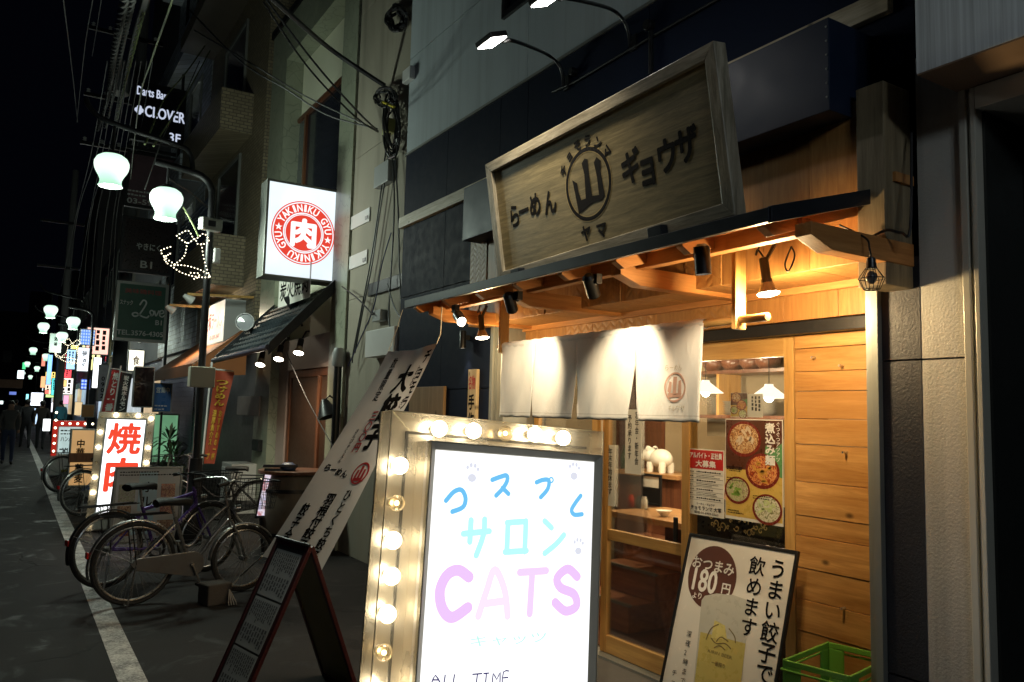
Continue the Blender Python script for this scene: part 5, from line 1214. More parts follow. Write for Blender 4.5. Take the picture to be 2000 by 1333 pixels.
def blackflood(u, v, Y, d, label):
    p = px(u, v, Y=Y); d = V(d).normalized(); t = thing('roof_floodlight', label, 'floodlight', p, group='unlit round floodlights on the tiled roof')
    part('body', MB().lathe([(.06, -.16), (.10, -.12), (.125, .05), (.13, .06), (.12, .06), (.11, .03), (0, .02)], p, d, 20), M['black'], t, True)
    part('lens', MB().lathe([(.115, .04), (.0, .05)], p, d, 20), paint('floodlight_glass', (.25, .26, .28), .1), t, True)
    part('stand', MB().tube([p, p+V((.08, .02, -.12)), p+V((.14, .02, -.30))], .015, 6), M['black'], t, True)
blackflood(480, 631, 11.6, (-.5, -1, .15), 'unlit round black floodlight at the left edge of the tiled roof')
blackflood(573, 592, 10.4, (-.6, .4, -.5), 'round black floodlight seen from behind on the middle of the tiled roof')
p = px(636, 800, X=3.12); t = thing('clamp_lamp', 'black cone shaped clamp lamp on the veined tile pillar', 'lamp', p)
part('shade', MB().lathe([(.03, -.02), (.045, 0), (.14, .20), (.13, .20), (.03, .02)], p+V((0, .06, .1)), (.25, -.3, -1), 20), M['black'], t, True)
part('arm', MB().tube([p+V((0, .06, .1)), p+V((.04, 0, .16)), p+V((.14, 0, .1))], .012, 6).box(p.x+.1, p.x+.16, p.y-.05, p.y+.05, p.z+.02, p.z+.16), M['black'], t)
bs = fx(XB-.3, px(545, 560, X=XB-.3).y, px(550, 600, X=XB-.3).z); a, b_ = bs.O.y-px(606, 560, X=XB-.3).y, px(546, 548, X=XB-.3).z-bs.O.z
t = thing('charcoal_banner', 'white cloth with charcoal grill lettering above the tiled roof', 'banner', bs.O); part('cloth', MB().slab(bs, 0, a, 0, b_+.05, -.004, 0), M['paper'], t)
part('lettering', MB().text('炭火焼肉', bs, .06*a, .94*a, .2*b_, .85*b_, .003, .02), M['ink'], t)
solo('door_wire', MB().tube(smooth([px(560, 690, X=3.0), px(600, 780, X=3.0), px(660, 890, X=3.05)], 6), .006, 5), M['cable'], 'thin wire slanting in front of the brown restaurant door', 'cable')
# lit menu stand and table by the restaurant door
tv0, tv1 = V((2.42, 9.25, .95)), V((2.62, 9.0, .38))
p = px(542, 965, Y=9.1); fr = Fr(p+V((-.06, .02, -.27)), V((.96, -.25, 0)).normalized(), V((.16, .06, .98)).normalized())
t = thing('lit_menu_stand', 'small glowing menu display with black roof by the restaurant door', 'menu stand', (fr.O.x, fr.O.y, 0))
part('case', MB().slab(fr, -.17, .17, 0, .56, -.09, -.004), M['black'], t, bevel=.004)
def menuglow():
    t = NT('menu_display_light'); v = t.coord(kind='World'); n = t.noise(v, 9, 4, .6); t.base((.1, .1, .1)); t.link(t.ramp(n, [(.4, (.55, .18, .2)), (.5, (.9, .8, .9)), (.62, (.75, .7, 1))]), t.b.inputs['Emission Color']); t.b.inputs['Emission Strength'].default_value = .85; return t.m
part('screen', MB().slab(fr, -.15, .15, .03, .53, -.004, .002), menuglow(), t)
part('roof', MB().slab(fr, -.19, .19, .57, .60, -.16, .06), M['black'], t, bevel=.003)
part('post', MB().tube([fr.p(-.1, 0, -.05), (fr.O.x-.05, fr.O.y+.05, 0)], .02, 6).tube([fr.p(.1, 0, -.05), (fr.O.x+.12, fr.O.y, 0)], .02, 6), M['black'], t)
p = px(600, 1060, X=2.85); t = thing('wooden_barrel', 'old wooden barrel table behind the white banner', 'barrel', (2.85, p.y+.6, 0)); c_ = V((2.85, p.y+.6, 0))
part('body', MB().lathe([(.30, 0), (.36, .2), (.38, .42), (.36, .66), (.31, .86), (0, .86)], c_, n=24), paint('barrel_wood', (.16, .13, .10), .6, 0, .3, 8), t, True)
part('hoop', MB().lathe([(.366, .18), (.372, .18), (.374, .22), (.366, .22)], c_, n=24).lathe([(.366, .66), (.370, .66), (.362, .70), (.356, .70)], c_, n=24), M['iron'], t, True)
part('tabletop', MB().cyl(c_+V((0, 0, .862)), c_+V((0, 0, .90)), .40, n=28), M['brown_wood'], t, bevel=.004)
solo('steel_pot', MB().lathe([(.07, 0), (.09, .02), (.09, .06), (.05, .09), (0, .09)], c_+V((-.1, -.1, .901)), n=16), paint('blue_pot', (.03, .06, .14), .4), 'small blue pot on the barrel table', 'pot', sm=True)
# ---------------------------------------------------------------- second ramen shop: awning, sign, nobori
aw2 = thing('fabric_awning', 'orange fabric awning over the second ramen shop front', 'awning', (2.5, 15.5, 2.1))
a0, a1, b0, b1 = V((XB-.02, 13.6, 2.95)), V((XB-.02, 17.6, 2.95)), V((2.45, 13.6, 2.30)), V((2.45, 17.6, 2.30))
orange = paint('orange_canvas', (.42, .15, .05), .7, 0, .15, 4)
part('canvas', MB().prism([a0, b0, b0-V((0, 0, .012)), a0-V((0, 0, .012))], a1-a0), orange, aw2)
part('valance', MB().box(2.43, 2.45, 13.6, 17.6, 2.10, 2.295), orange, aw2)
part('side_cloth', MB().prism([a0-V((0, 0, .02)), b0-V((0, 0, .02)), b0-V((0, 0, .2)), a0-V((0, 0, .8))], (0, -.006, 0)), orange, aw2)
YR = 13.9; rx = px(440, 600, Y=YR).x; rz1, rz0 = px(440, 583, Y=YR).z, px(440, 668, Y=YR).z; ry1 = px(404, 600, X=rx).y
t = thing('ramen_lightbox', 'white box sign with red ramen lettering lit by two small lamps', 'light sign', (rx, YR, rz0))
part('casing', MB().box(rx, XB-.001, YR, ry1, rz0, rz1), paint('sign_casing', (.42, .44, .44), .4, 0, .06, 3), t, bevel=.006)
fr = fx(rx-.003, ry1, rz0); wy_ = ry1-YR; hz_ = rz1-rz0
part('face', MB().slab(fr, .02, wy_-.02, .02, hz_-.02, -.003, .004), backlit('ramen_face_light', (1, .88, .68), .8, .3, 1.5), t)
part('lettering', MB().text('大塚ラーメン', fr, .05*wy_, .92*wy_, .36*hz_, .78*hz_, .006, .02).text('03-3209-2647', fr, .3*wy_, .8*wy_, .12*hz_, .22*hz_, .006, .01), M['red_ink'], t)
for (u, v, lb) in ((340, 608, 'lit small lamp on a wooden arm in front of the ramen box sign'), (376, 588, 'unlit looking lamp on the rear arm above the ramen box sign')):
    x = 2.35; p = px(u, v, X=x); t = thing('arm_lamp', lb, 'lamp', p, group='arm lamps at the ramen box sign')
    d = V((.9, .1, -.5)).normalized()
    part('head', MB().lathe([(.03, -.16), (.07, -.03), (.075, 0), (.06, -.02), (0, -.04)], p, d, 14), M['white_plastic'], t, True)
    part('lens', MB().lathe([(.062, -.012), (0, -.004)], p, d, 14), M['par'] if u < 360 else M['globe'], t, True)
    part('arm', MB().bar(p-d*.1+V((0, 0, .05)), V((XB, p.y, p.z+.15)), .04), M['cedar_door'], t)
    if u < 360: lamp('lamp_light', 'SPOT', p+d*.03, 110, WARMW, t, .05, p+d+V((.2, -.5, -.3)), 150, 1)
def nobori(label, pts, y, m, texts, pole=True, lean=0):
    (ul, vl), (ur, vr), (bl, bv), (br, bv2) = pts
    A, B, Cc, D = px(ul, vl, Y=y), px(ur, vr, Y=y), px(bl, bv, Y=y), px(br, bv2, Y=y)
    class Q(Fr):
        def __init__(s): s.n = V((0, -1, 0))
        def p(s, a, b, c=0): return Cc.lerp(D, a).lerp(A.lerp(B, a), b)+V((0, -c+.03*sin(a*5+b*6), 0))
    q = Q(); t = thing('nobori_flag', label, 'flag', V((Cc.x, y, 0))); b = MB(); n = 20
    b.add([q.p(i/4, j/n) for j in range(n+1) for i in range(5)], [(j*5+i, j*5+i+1, (j+1)*5+i+1, (j+1)*5+i) for j in range(n) for i in range(4)]); part('cloth', b, m, t, 'all')
    if pole: part('pole', MB().tube([A+V((-.03, .02, .12)), Cc+V((-.03, .02, -.2)), V((Cc.x-.06, y+.02, 0))], .014, 6).tube([A+V((-.03, .02, .02)), B+V((0, .02, .02))], .01, 6), M['white_plastic'], t, True)
    for (s, a, b1, b0, w_, mm) in texts:
        part('lettering', MB().column(s, q, a, b1, b0, w_, .012, .04), mm, t)
    return t
nobori('orange and red nobori flag with yellow lettering behind the lamp post', ((418, 724), (457, 728), (398, 906), (418, 906)), 11.8, paint('nobori_orange', (.32, .05, .02), .7, 0, .25, 3), [('つけめん', .5, .92, .62, .7, paint('nobori_yellow', (.50, .30, .03), .7)), ('濃厚魚介スープ', .3, .58, .04, .26, bpy.data.materials['nobori_yellow']), ('おすすめの一杯', .7, .58, .04, .26, bpy.data.materials['nobori_yellow'])])
nobori('red nobori flag with white lettering behind the glowing grilled meat sign', ((219, 722), (238, 725), (196, 812), (222, 812)), 15.5, paint('nobori_red', (.40, .03, .03), .7, 0, .2, 3), [('焼とり一番', .5, .95, .1, .6, M['white_ink'])])
nobori('black nobori flag with white lettering beside the red one', ((239, 728), (258, 732), (224, 812), (246, 812)), 15.4, paint('nobori_black', (.02, .02, .022), .7), [('炭火焼ホルモン', .5, .95, .1, .55, M['white_ink'])])
# ---------------------------------------------------------------- boards, plant and clutter along the front
def flatsign(name, label, u0, v0, u1, v1, Y, face, texts=(), cat='sign', rim=None, depth=.15, group=None, foot=True, round_=False, lab=None):
    A, B = px(u0, v0, Y=Y), px(u1, v1, Y=Y); fr = fy(A.x, Y, B.z); w_, h_ = B.x-A.x, A.z-B.z
    t = thing(name, label, cat, (A.x+w_/2, Y, B.z), group=group); e = min(w_, h_)*.06
    part('casing', MB().slab(fr, 0, w_, 0, h_, -depth, -.003), rim or M['alu'], t, bevel=.05 if round_ else .004)
    part('face', MB().slab(fr, e, w_-e, e, h_-e, -.003, .003), face, t, bevel=.002)
    for (s, a0, a1, b0, b1, m, *v) in texts:
        b = MB()
        if v and v[0] == 'col': b.column(s, fr, (a0+a1)/2*w_, b1*h_, b0*h_, (a1-a0)*w_, .006, .03)
        elif v and v[0] == 'scr': b.scribble(fr, a0*w_, a1*w_, b0*h_, b1*h_, v[1], .006, len(s))
        else: b.text(s, fr, a0*w_, a1*w_, b0*h_, b1*h_, .006, .02)
        part('lettering', b, m, t)
    if foot and B.z > .02: part('post', MB().box(A.x+w_*.45, A.x+w_*.55, Y-depth*.7, Y-depth*.3+.04, 0, B.z), M['iron'], t)
    return t, fr, w_, h_
dk = lambda n, c: paint(n, c, .3, 0, .15, 2)
YV = 20.3
wg = glow('pale_sign_lettering', (.72, .80, 1), .75); dimw = paint('dim_white_ink', (.55, .57, .55), .5); dimr = paint('dim_red_ink', (.28, .03, .02), .5)
tl, fr, w_, h_ = flatsign('hanging_sign', 'dark hanging sign with glowing white clover lettering, topmost of the stack', 262, 155, 358, 290, YV, paint('sign_black', (.004, .005, .010), .3), [('Darts Bar', .07, .62, .76, .90, wg), ('CLOVER', .24, .99, .42, .60, wg), ('3F', .72, .93, .07, .22, wg)], group='hanging signs on the narrow building', foot=False, rim=M['iron'])
b = MB()
for dx, dy in ((0, .065), (.06, 0), (-.06, 0), (0, -.055)): b.disc(fr, .13*w_+dx*.8, .50*h_+dy, .055, .006)
part('emblem', b, wg, tl)
flatsign('hanging_sign', 'pinkish hanging sign with small phone number under the clover sign', 250, 293, 343, 416, YV, paint('pink_sign', (.11, .06, .075), .5, 0, .7, 2.5), [('03-5917', .05, .75, .06, .15, dimw), ('x', .05, .6, .18, .32, dimw, 'scr', 2)], group='hanging signs on the narrow building', foot=False, rim=M['iron'])
flatsign('hanging_sign', 'dark red hanging sign with faint grill lettering and B1', 240, 420, 333, 540, YV, paint('dark_red_sign', (.020, .010, .010), .3), [('やきにく', .30, .76, .42, .54, dimw), ('B1', .40, .62, .10, .22, dimw)], group='hanging signs on the narrow building', foot=False, rim=M['iron'])
tl, fr, w_, h_ = flatsign('hanging_sign', 'dark green hanging sign with white Love lettering and phone number, lowest of the stack', 229, 547, 323, 671, YV, paint('green_sign', (.012, .085, .05), .5), [('スナック', .08, .32, .60, .68, dimw), ('B1', .78, .90, .30, .38, dimw), ('TEL.3576-4305', .06, .94, .10, .18, dimw), ('美味鶏料理', .16, .86, .80, .88, dimr)], group='hanging signs on the narrow building', foot=False, rim=M['alu'])
b = MB(); lv = lambda pts: [(x*w_, y*h_) for x, y in pts]
for k_, s_ in enumerate(([(.46, .62), (.52, .70), (.58, .66), (.52, .54), (.44, .44), (.36, .42), (.33, .46), (.40, .48), (.50, .43), (.60, .41), (.64, .44)], [(.70, .45), (.66, .50), (.68, .54), (.73, .52), (.72, .46), (.68, .45)], [(.75, .53), (.78, .45), (.83, .54)], [(.85, .49), (.92, .51), (.91, .55), (.86, .54), (.85, .47), (.90, .44), (.94, .47)])): b.stroke(fr, lv(s_), .035 if k_ == 0 else .03, .006+.0005*k_, 5)
part('lettering', b, paint('white_script', (.62, .64, .62), .5), tl)
for k, (z0, z1) in enumerate(((2.2, 13),)):
    solo('sign_bracket', MB().box(3.0, 3.06, YV+.02, YV+.1, z0, z1).box(1.9, 3.0, YV+.155, YV+.19, 7.66, 7.74), M['iron'], 'dark steel frame carrying the stacked hanging signs', 'frame')
# grilled meat sign with bulbs
Yk = 11.3
A, B = px(182, 803, Y=Yk), px(289, 1038, Y=Yk); B.z = 0
rot_ = radians(2.2)
fr = Fr((A.x-.005, Yk, 0), V((1, -.12, -.01)).normalized(), V((.05, .06, 1)).normalized()); w_ = .66; h_ = A.z
t = thing('lightbox_sign', 'glowing white sign with big red grilled meat characters and bulbs round the edge', 'light sign', fr.O)
part('back_plate', MB().slab(fr, 0, w_, .03, h_, -.10, -.09), M['steel'], t)
part('casing', MB().slab(fr, .085, w_-.085, .05, h_-.075, -.089, .0), M['alu'], t, bevel=.004)
part('bezel', MB().rim(fr, .085, w_-.085, .20, h_-.075, .022, .0005, .016), M['alu'], t, bevel=.003)
la0, la1, lb0, lb1 = .107, w_-.107, .222, h_-.097
part('light_panel', MB().slab(fr, la0, la1, lb0, lb1, .0005, .005), backlit('grill_sign_light', (.97, .97, 1), 2.1, .1), t)
lw, lh = la1-la0, lb1-lb0
b = MB().char('焼', fr, la0+lw*.5, lb0+lh*.80, lw*.92, lw*.88, .007, .03).char('肉', fr, la0+lw*.52, lb0+lh*.42, lw*.98, lw*.96, .007, .035)
part('lettering', b, glow('red_characters_backlit', (.95, .07, .03), 1.0), t)
part('lettering', MB().text('TEL', fr, la0+lw*.06, la0+lw*.24, lb0+lh*.125, lb0+lh*.16, .007, .01).text('03-3918-2929', fr, la0+lw*.04, la0+lw*.96, lb0+lh*.04, lb0+lh*.085, .007, .01), glow('dark_digits_backlit', (.05, .05, .09), .5), t)
part('acrylic_cover', MB().slab(fr, 0, .085, .03, h_, .020, .023).slab(fr, w_-.085, w_, .03, h_, .020, .023).slab(fr, .085, w_-.085, h_-.075, h_, .020, .023), acr, t)
rn = random.Random(9)
for k in range(8):
    for a in (.042, w_-.042):
        on = (k+(a > .3)) % 3 != 1; part('bulb', MB().ball(fr.p(a, .12+k*.19, -.03), .024 if on else .018, 12), M['bulb'] if on else dimg, t, True)
for k in range(3): part('bulb', MB().ball(fr.p(.2+.13*k, h_-.035, -.03), .024, 12), M['bulb'] if k != 1 else dimg, t, True)
# grey menu board in front of it
Ym = 9.35
A, B = px(232, 912, Y=Ym), px(360, 912, Y=Ym)
fr = Fr((A.x-.06, Ym-.15, 0), V((1, -.02, 0)).normalized(), V((.03, .17, 1)).normalized()); w_ = B.x-A.x+.02; h_ = A.z+.01
t = thing('menu_board', 'grey framed menu board with dish photos standing behind the bicycles', 'menu board', fr.O)
part('panel', MB().slab(fr, .015, w_-.015, .18, h_-.015, -.018, -.004), paint('menu_board_grey', (.66, .68, .66), .35, 0, .1, 4), t)
part('frame', MB().rim(fr, 0, w_, .17, h_, .024, -.022, .006), M['alu'], t, bevel=.003)
for a, c_ in ((.012, 0), (w_-.012, 0)): part('leg', MB().bar(fr.p(a, .17, -.01), V((fr.p(a, 0).x, fr.O.y, 0)), .024), M['alu'], t); 
for a in (.012, w_-.012): part('leg', MB().bar(fr.p(a, h_-.05, -.025), V((fr.p(a, 0).x, fr.O.y+.48, 0)), .022), M['alu'], t)
sk = paint('pale_blue_panel', (.55, .75, .82), .4, 0, .1, 5)
part('print', MB().slab(fr, .24, .42, .50, h_-.05, -.0038, .0).slab(fr, .17, .40, .26, .46, -.0038, .0002), sk, t)
for k, (a0, a1, b0, b1, m) in enumerate(((.05, .21, .60, .78, soups[2]), (.46, .60, .64, .78, soups[1]), (.46, .60, .46, .58, soups[1]), (.05, .18, .44, .56, soups[0]), (.06, .18, .25, .38, soups[1]), (.44, .60, .24, .40, soups[0]))): part('dish_photo', MB().slab(fr, a0, a1, b0, b1, -.0038, .0004), m, t)
part('lettering', MB().char('ホ', fr, .33, .75, .13, .13, .001, .01).char('ル', fr, .32, .60, .13, .13, .001, .01).char('モ', fr, .29, .38, .13, .13, .001, .01).scribble(fr, .05, .60, h_-.10, h_-.04, 2, .001, 3).scribble(fr, .46, .60, .59, .63, 1, .001, 5).scribble(fr, .2, .6, .19, .23, 1, .001, 6), M['ink'], t)
# boards on the pavement and fronts beyond
flatsign('black_board', 'tall black signboard with rounded pale frame behind the glowing grilled meat sign', 262, 715, 299, 797, 16.2, paint('gloss_black', (.015, .010, .012), .08), cat='sign board', rim=M['white_plastic'], depth=.08, round_=True)
flatsign('poster_stand', 'blue and white poster on a stand left of the shutter', 301, 748, 334, 806, 17.0, dk('poster_blue', (.03, .14, .42)), [('x', .1, .9, .05, .28, M['white_ink'], 'scr', 2), ('営業中', .15, .85, .66, .86, M['white_ink'])], cat='poster', depth=.04)
flatsign('green_window', 'glowing pale green shop window behind the potted plant', 300, 808, 345, 905, 19.0, backlit('green_window_light', (.35, .85, .45), .35, .5, 2), cat='window', depth=.05, foot=False)
t, fr, w_, h_ = flatsign('amber_sign', 'low amber paper lantern sign with black characters left of the grilled meat sign', 139, 838, 180, 950, 14.2, backlit('amber_light', (1, .52, .16), .45, .35, 2), [('中華', .25, .6, .52, .82, M['ink'], 'col'), ('蕎麦', .25, .6, .06, .40, M['ink'], 'col')], cat='light sign', depth=.2)
part('band', MB().slab(fr, .0, w_, .42*h_, .58*h_, .003, .012), M['brown_wood'], t)
# potted palm
pp = V((2.45, 15.2, 0)); t = thing('potted_palm', 'spiky potted palm beside the shutter', 'plant', pp)
part('pot', MB().lathe([(.16, 0), (.22, .3), (.24, .34), (.20, .34), (0, .30)], pp, n=18), paint('dark_pot', (.05, .04, .035), .6), t, True)
part('trunk', MB().tube([pp+V((0, 0, .3)), pp+V((.02, 0, .7)), pp+V((-.02, .03, 1.0))], .03, 8).tube([pp+V((0.05, 0, .3)), pp+V((.12, .05, .6))], .025, 8), paint('palm_trunk', (.08, .06, .04), .8), t, True)
rn = random.Random(21); b = MB()
for (cx3, n_) in ((V((-.02, .03, 1.0)), 34), (V((.12, .05, .6)), 26), (V((-.12, 0, .45)), 26), (V((.0, -.1, .75)), 20)):
    for k in range(n_):
        a = rn.uniform(0, 2*pi); el = rn.uniform(-.3, 1.3); L_ = rn.uniform(.28, .5); d = V((cos(a)*cos(el), sin(a)*cos(el), sin(el))); s = d.cross(V((0, 0, 1))).normalized()*.028; o = pp+cx3
        m_ = o+d*L_*.55; e = o+d*L_+V((0, 0, -.10*L_/.4)); b.add([o, m_+s, e, m_-s], [(0, 1, 2, 3)])
part('leaves', b, paint('palm_leaf', (.045, .085, .03), .45, 0, .4, 6), t)
solo('air_conditioner', MB().box(2.9, 3.28, 12.55, 13.2, 0, .75).box(2.885, 2.9, 12.6, 13.15, .08, .68), M['white_plastic'], 'pale air conditioner unit behind the lamp post', 'air conditioner', bevel=.01)
sbox('wall_sign_board', 'blank mauve board on the wall behind the orange flag', 464, 775, 505, 813, .05, paint('mauve_board', (.30, .24, .22), .5), XB, 'board')
sbox('letter_box', 'black letter box on the pale pillar left of the brown door', 492, 858, 503, 882, .10, M['black'], XB, 'letter box')
# shutter lines of the pale building
b = MB()
for k in range(24): b.box(XB+.10, XB+.119, 18.6, 23, .08+.11*k, .17+.11*k)
solo('roller_shutter', b, paint('shutter_blue', (.17, .19, .26), .35, .3, .1, 3), 'closed blue grey roller shutter beside the potted palm', 'shutter')
# red bulb sign further on
Yr = 20.4
A, B = px(104, 822, Y=Yr), px(160, 930, Y=Yr)
fr = fy(A.x, Yr, 0); w_, h_ = B.x-A.x, A.z; t = thing('red_bulb_sign', 'stand sign framed in red lights with lit price menu beyond the bicycles', 'light sign', fr.O)
part('body', MB().slab(fr, 0, w_, .03, h_, -.25, -.01), M['white_plastic'], t, bevel=.004)
part('red_frame', MB().slab(fr, 0, .10, .45, h_, -.009, .01).slab(fr, .10, w_, h_-.12, h_, -.009, .01), glow('red_glow', (.8, .03, .015), .5), t)
part('light_panel', MB().slab(fr, .13, w_-.06, .50, h_-.14, -.009, .004), backlit('price_menu_light', (.62, .82, .80), .75, .3, 3), t)
part('lettering', MB().text('ハンバーグ', fr, .17, w_-.09, h_-.46, h_-.34, .006, .01).text('¥1490', fr, .22, w_-.12, h_-.72, h_-.60, .006, .02).scribble(fr, .16, w_-.1, h_-.32, h_-.18, 2, .006, 5).scribble(fr, .16, w_-.1, .55, .64, 1, .006, 8), M['ink'], t)
for k in range(6): part('bulb', MB().ball(fr.p(.05, .55+k*.17, .02), .026, 8), M['fairy'], t)
for k in range(5): part('bulb', MB().ball(fr.p(.18+k*.15, h_-.06, .02), .026, 8), M['fairy'], t)
solo('yellow_bucket', MB().lathe([(.10, 0), (.14, .2), (.13, .2), (0, .02)], px(120, 935, Z=0)+V((.1, -.25, 0)), n=14), paint('yellow_plastic', (.5, .45, .02), .4), 'yellow bucket at the foot of the red framed sign', 'bucket', sm=True)
# ---------------------------------------------------------------- street lamps
def globe_prof(r):
    return [(.02, 1.02), (.35, 1.0), (.62, .93), (.86, .76), (.99, .5), (1.0, .3), (.95, .05), (.84, -.18), (.72, -.38), (.62, -.60), (.61, -.78), (.65, -.92), (.70, -1.0), (.66, -1.04), (.5, -.94), (0, -.90)]
def street_lamp(loc, label, lights=True, group='street lamps with twin opal globes', power=30, lc=(.84, 1, .84)):
    X, Y = loc; o = V((X, Y, 0))
    t = thing('street_lamp', label, 'street lamp', o, group=group)
    part('base', MB().lathe([(.12, 0), (.12, .55), (.085, .62), (.075, 1.0)], o, n=16), M['iron'], t, True)
    q = lambda dx, z: o+V((dx, 0, z))
    part('pole', MB().tube(smooth([q(0, .6), q(0, 2.5), q(0, 4.0), q(-.02, 4.25), q(-.10, 4.36), q(-.24, 4.41), q(-.66, 4.46)], 6), .042, 12), M['iron'], t, True)
    part('arm', MB().tube(smooth([q(-.24, 4.40), q(-.25, 4.52), q(-.29, 4.64), q(-.40, 4.70), q(-.9, 4.78), q(-1.24, 4.85), q(-1.38, 4.96), q(-1.42, 5.05)], 6), .03, 10), M['iron'], t, True)
    for dx, z, zt in ((-1.11, 4.27, 4.80), (-.51, 3.98, 4.45)):
        b = MB(); r = .185
        b.lathe([(a*r, h*r) for a, h in globe_prof(r)], q(dx, z), n=32, flute=lambda s, a: .05*cos(8*a)*max(0, s-.62)/.38)
        g = part('globe', b, M['globe'], t, 'all')
        part('cap', MB().lathe([(.02, .235), (.05, .22), (.09, .19), (.10, .165), (0, .17)], q(dx, z), n=18), M['iron'], g, True)
        part('hanger', MB().cyl(q(dx, z+.22), q(dx, zt), .016, n=8), M['iron'], t)
        if lights: lamp('globe_light', 'POINT', q(dx, z-.31), power, lc, t, .15)
    return t
PX_, PY_ = 1.90, 10.0
street_lamp((PX_, PY_), 'nearest street lamp with two big opal globes, a box and a fairy light bell', True, power=105)
street_lamp((1.90, -1.4), 'unseen street lamp added behind the camera for fill light', True, power=33, lc=(.80, .92, 1))  # added out of view as ambient fill for the shopfront
for k, (y, lb) in enumerate(((26.8, 'second street lamp down the road past the hanging signs'), (32.8, 'third street lamp down the road'), (48, 'fourth street lamp, small in the distance'), (65, 'fifth street lamp, tiny in the distance'), (87, 'farthest street lamp near the vanishing point'))):
    street_lamp((1.92, y), lb, k < 2, power=60)
o = V((PX_, PY_, 0))
t = thing('lamp_box', 'pale blank box strapped to the nearest lamp post', 'box', (PX_-.02, PY_-.12, 1.83)); part('case', MB().box(PX_-.16, PX_+.12, PY_-.2, PY_-.05, 1.83, 2.07), paint('cream_box', (.50, .48, .38), .45, 0, .06, 4), t, bevel=.01)
part('strap', MB().box(PX_-.05, PX_+.05, PY_-.049, PY_+.05, 1.90, 1.93), M['iron'], t)
t = thing('camera_box', 'small square device on the lamp post below the globes', 'device', (PX_-.03, PY_-.1, 3.72)); part('case', MB().obox((PX_-.02, PY_-.10, 3.78), (.12, .03, 0), (-.02, .05, 0), (0, .0, .075)), M['alu'], t, bevel=.012)
part('lens', MB().slab(fy(PX_-.12, PY_-.16, 3.73), .03, .15, .02, .09, 0, .004), M['black'], t)
t = thing('pole_sensor', 'white rounded sensor box on the lamp post under the device', 'device', (PX_+.08, PY_, 3.35)); part('case', MB().box(PX_+.045, PX_+.13, PY_-.06, PY_+.04, 3.33, 3.52), M['white_plastic'], t, bevel=.02)
def bell(x, y, z, label, s=1):
    fr = fy(x, y, z); t = thing('fairy_light_bell', label, 'decoration', (x, y, z), group='bell shaped fairy lights'); pts = []
    def line(ps, n):
        P = smooth([(a, b, 0) for a, b in ps], 8); L = [0]
        for i in range(1, len(P)): L.append(L[-1]+(P[i]-P[i-1]).length)
        for k in range(n):
            d = L[-1]*k/(n-1); i = max(j for j in range(len(L)) if L[j] <= d+1e-9); i = min(i, len(P)-2); f = (d-L[i])/max(L[i+1]-L[i], 1e-6); pts.append(P[i].lerp(P[i+1], f))
        return P
    shapes = [([(-.20, .34), (-.08, .42), (0, .33), (.10, .41), (.16, .32), (.05, .27), (0, .33), (-.08, .27), (-.20, .34)], 26), ([(-.08, .27), (-.10, .12), (-.18, .02), (-.24, -.02)], 10), ([(.08, .28), (.12, .10), (.17, -.04), (.20, -.10)], 10), ([(-.24, -.02), (-.12, -.09), (.05, -.12), (.20, -.10), (.08, -.03), (-.10, 0), (-.24, -.02)], 26), ([(-.02, -.08), (.03, -.15), (.08, -.08), (-.02, -.08)], 8), ([(-.26, .12), (-.32, .06), (-.28, 0)], 7), ([(-.26, .2), (-.36, .14), (-.30, .06), (-.2, .0)], 10)]
    w = MB()
    for ps, n in shapes:
        P = line(ps, n); w.tube([fr.p(p.x*s, p.y*s) for p in P], .004, 4)
    part('wire_frame', w, M['iron'], t)
    b = MB()
    for p in pts: b.ball(fr.p(p.x*s, p.y*s, .008), .0072*s, 6)
    l = part('fairy_lights', b, M['fairy'], t)
bell(1.72, PY_-.05, 3.26, 'fairy light bell on the nearest lamp post')
bell(1.42, 26.7, 2.95, 'fairy light bell on the second lamp post', 1.3)
# ---------------------------------------------------------------- utility pole and overhead wires
up_ = V((2.35, 23.2, 0)); t = thing('utility_pole', 'dark concrete utility pole with cross arms behind the hanging signs', 'utility pole', up_)
part('pole', MB().tube([up_, up_+V((0, 0, 13))], [.19, .13], 16), concrete('pole_concrete', (.16, .16, .16)), t, True)
for z in (8.3, 9.6, 11.4): part('cross_arm', MB().box(up_.x-1.3, up_.x+.5, up_.y-.25, up_.y-.17, z, z+.09), M['iron'], t)
b = MB()
for z in (8.39, 9.69, 11.49):
    for dx in (-1.2, -.8, -.4, .3): b.lathe([(.02, 0), (.05, .03), (.03, .06), (.05, .09), (.0, .13)], (up_.x+dx, up_.y-.21, z), n=10)
part('insulator', b, M['white_plastic'], t, True)
part('transformer', MB().lathe([(.0, 0), (.26, .02), (.28, .1), (.28, .8), (.2, .9), (0, .92)], up_+V((-.5, -.1, 9.85)), n=18), M['grey_plastic'], t, True)
up2 = V((1.75, 40, 0)); t = thing('utility_pole', 'farther utility pole with cross arms down the street', 'utility pole', up2)
part('pole', MB().tube([up2, up2+V((0, 0, 12))], [.18, .13], 12), bpy.data.materials['pole_concrete'], t, True)
for z in (7.5, 9.5): part('cross_arm', MB().box(up2.x-1.2, up2.x+.5, up2.y-.2, up2.y-.1, z, z+.1), M['iron'], t)
greenc = paint('pale_green_cable', (.16, .20, .09), .5, 0, .2, 20); greyc = paint('grey_cable', (.09, .09, .09), .6, 0, .3, 20)
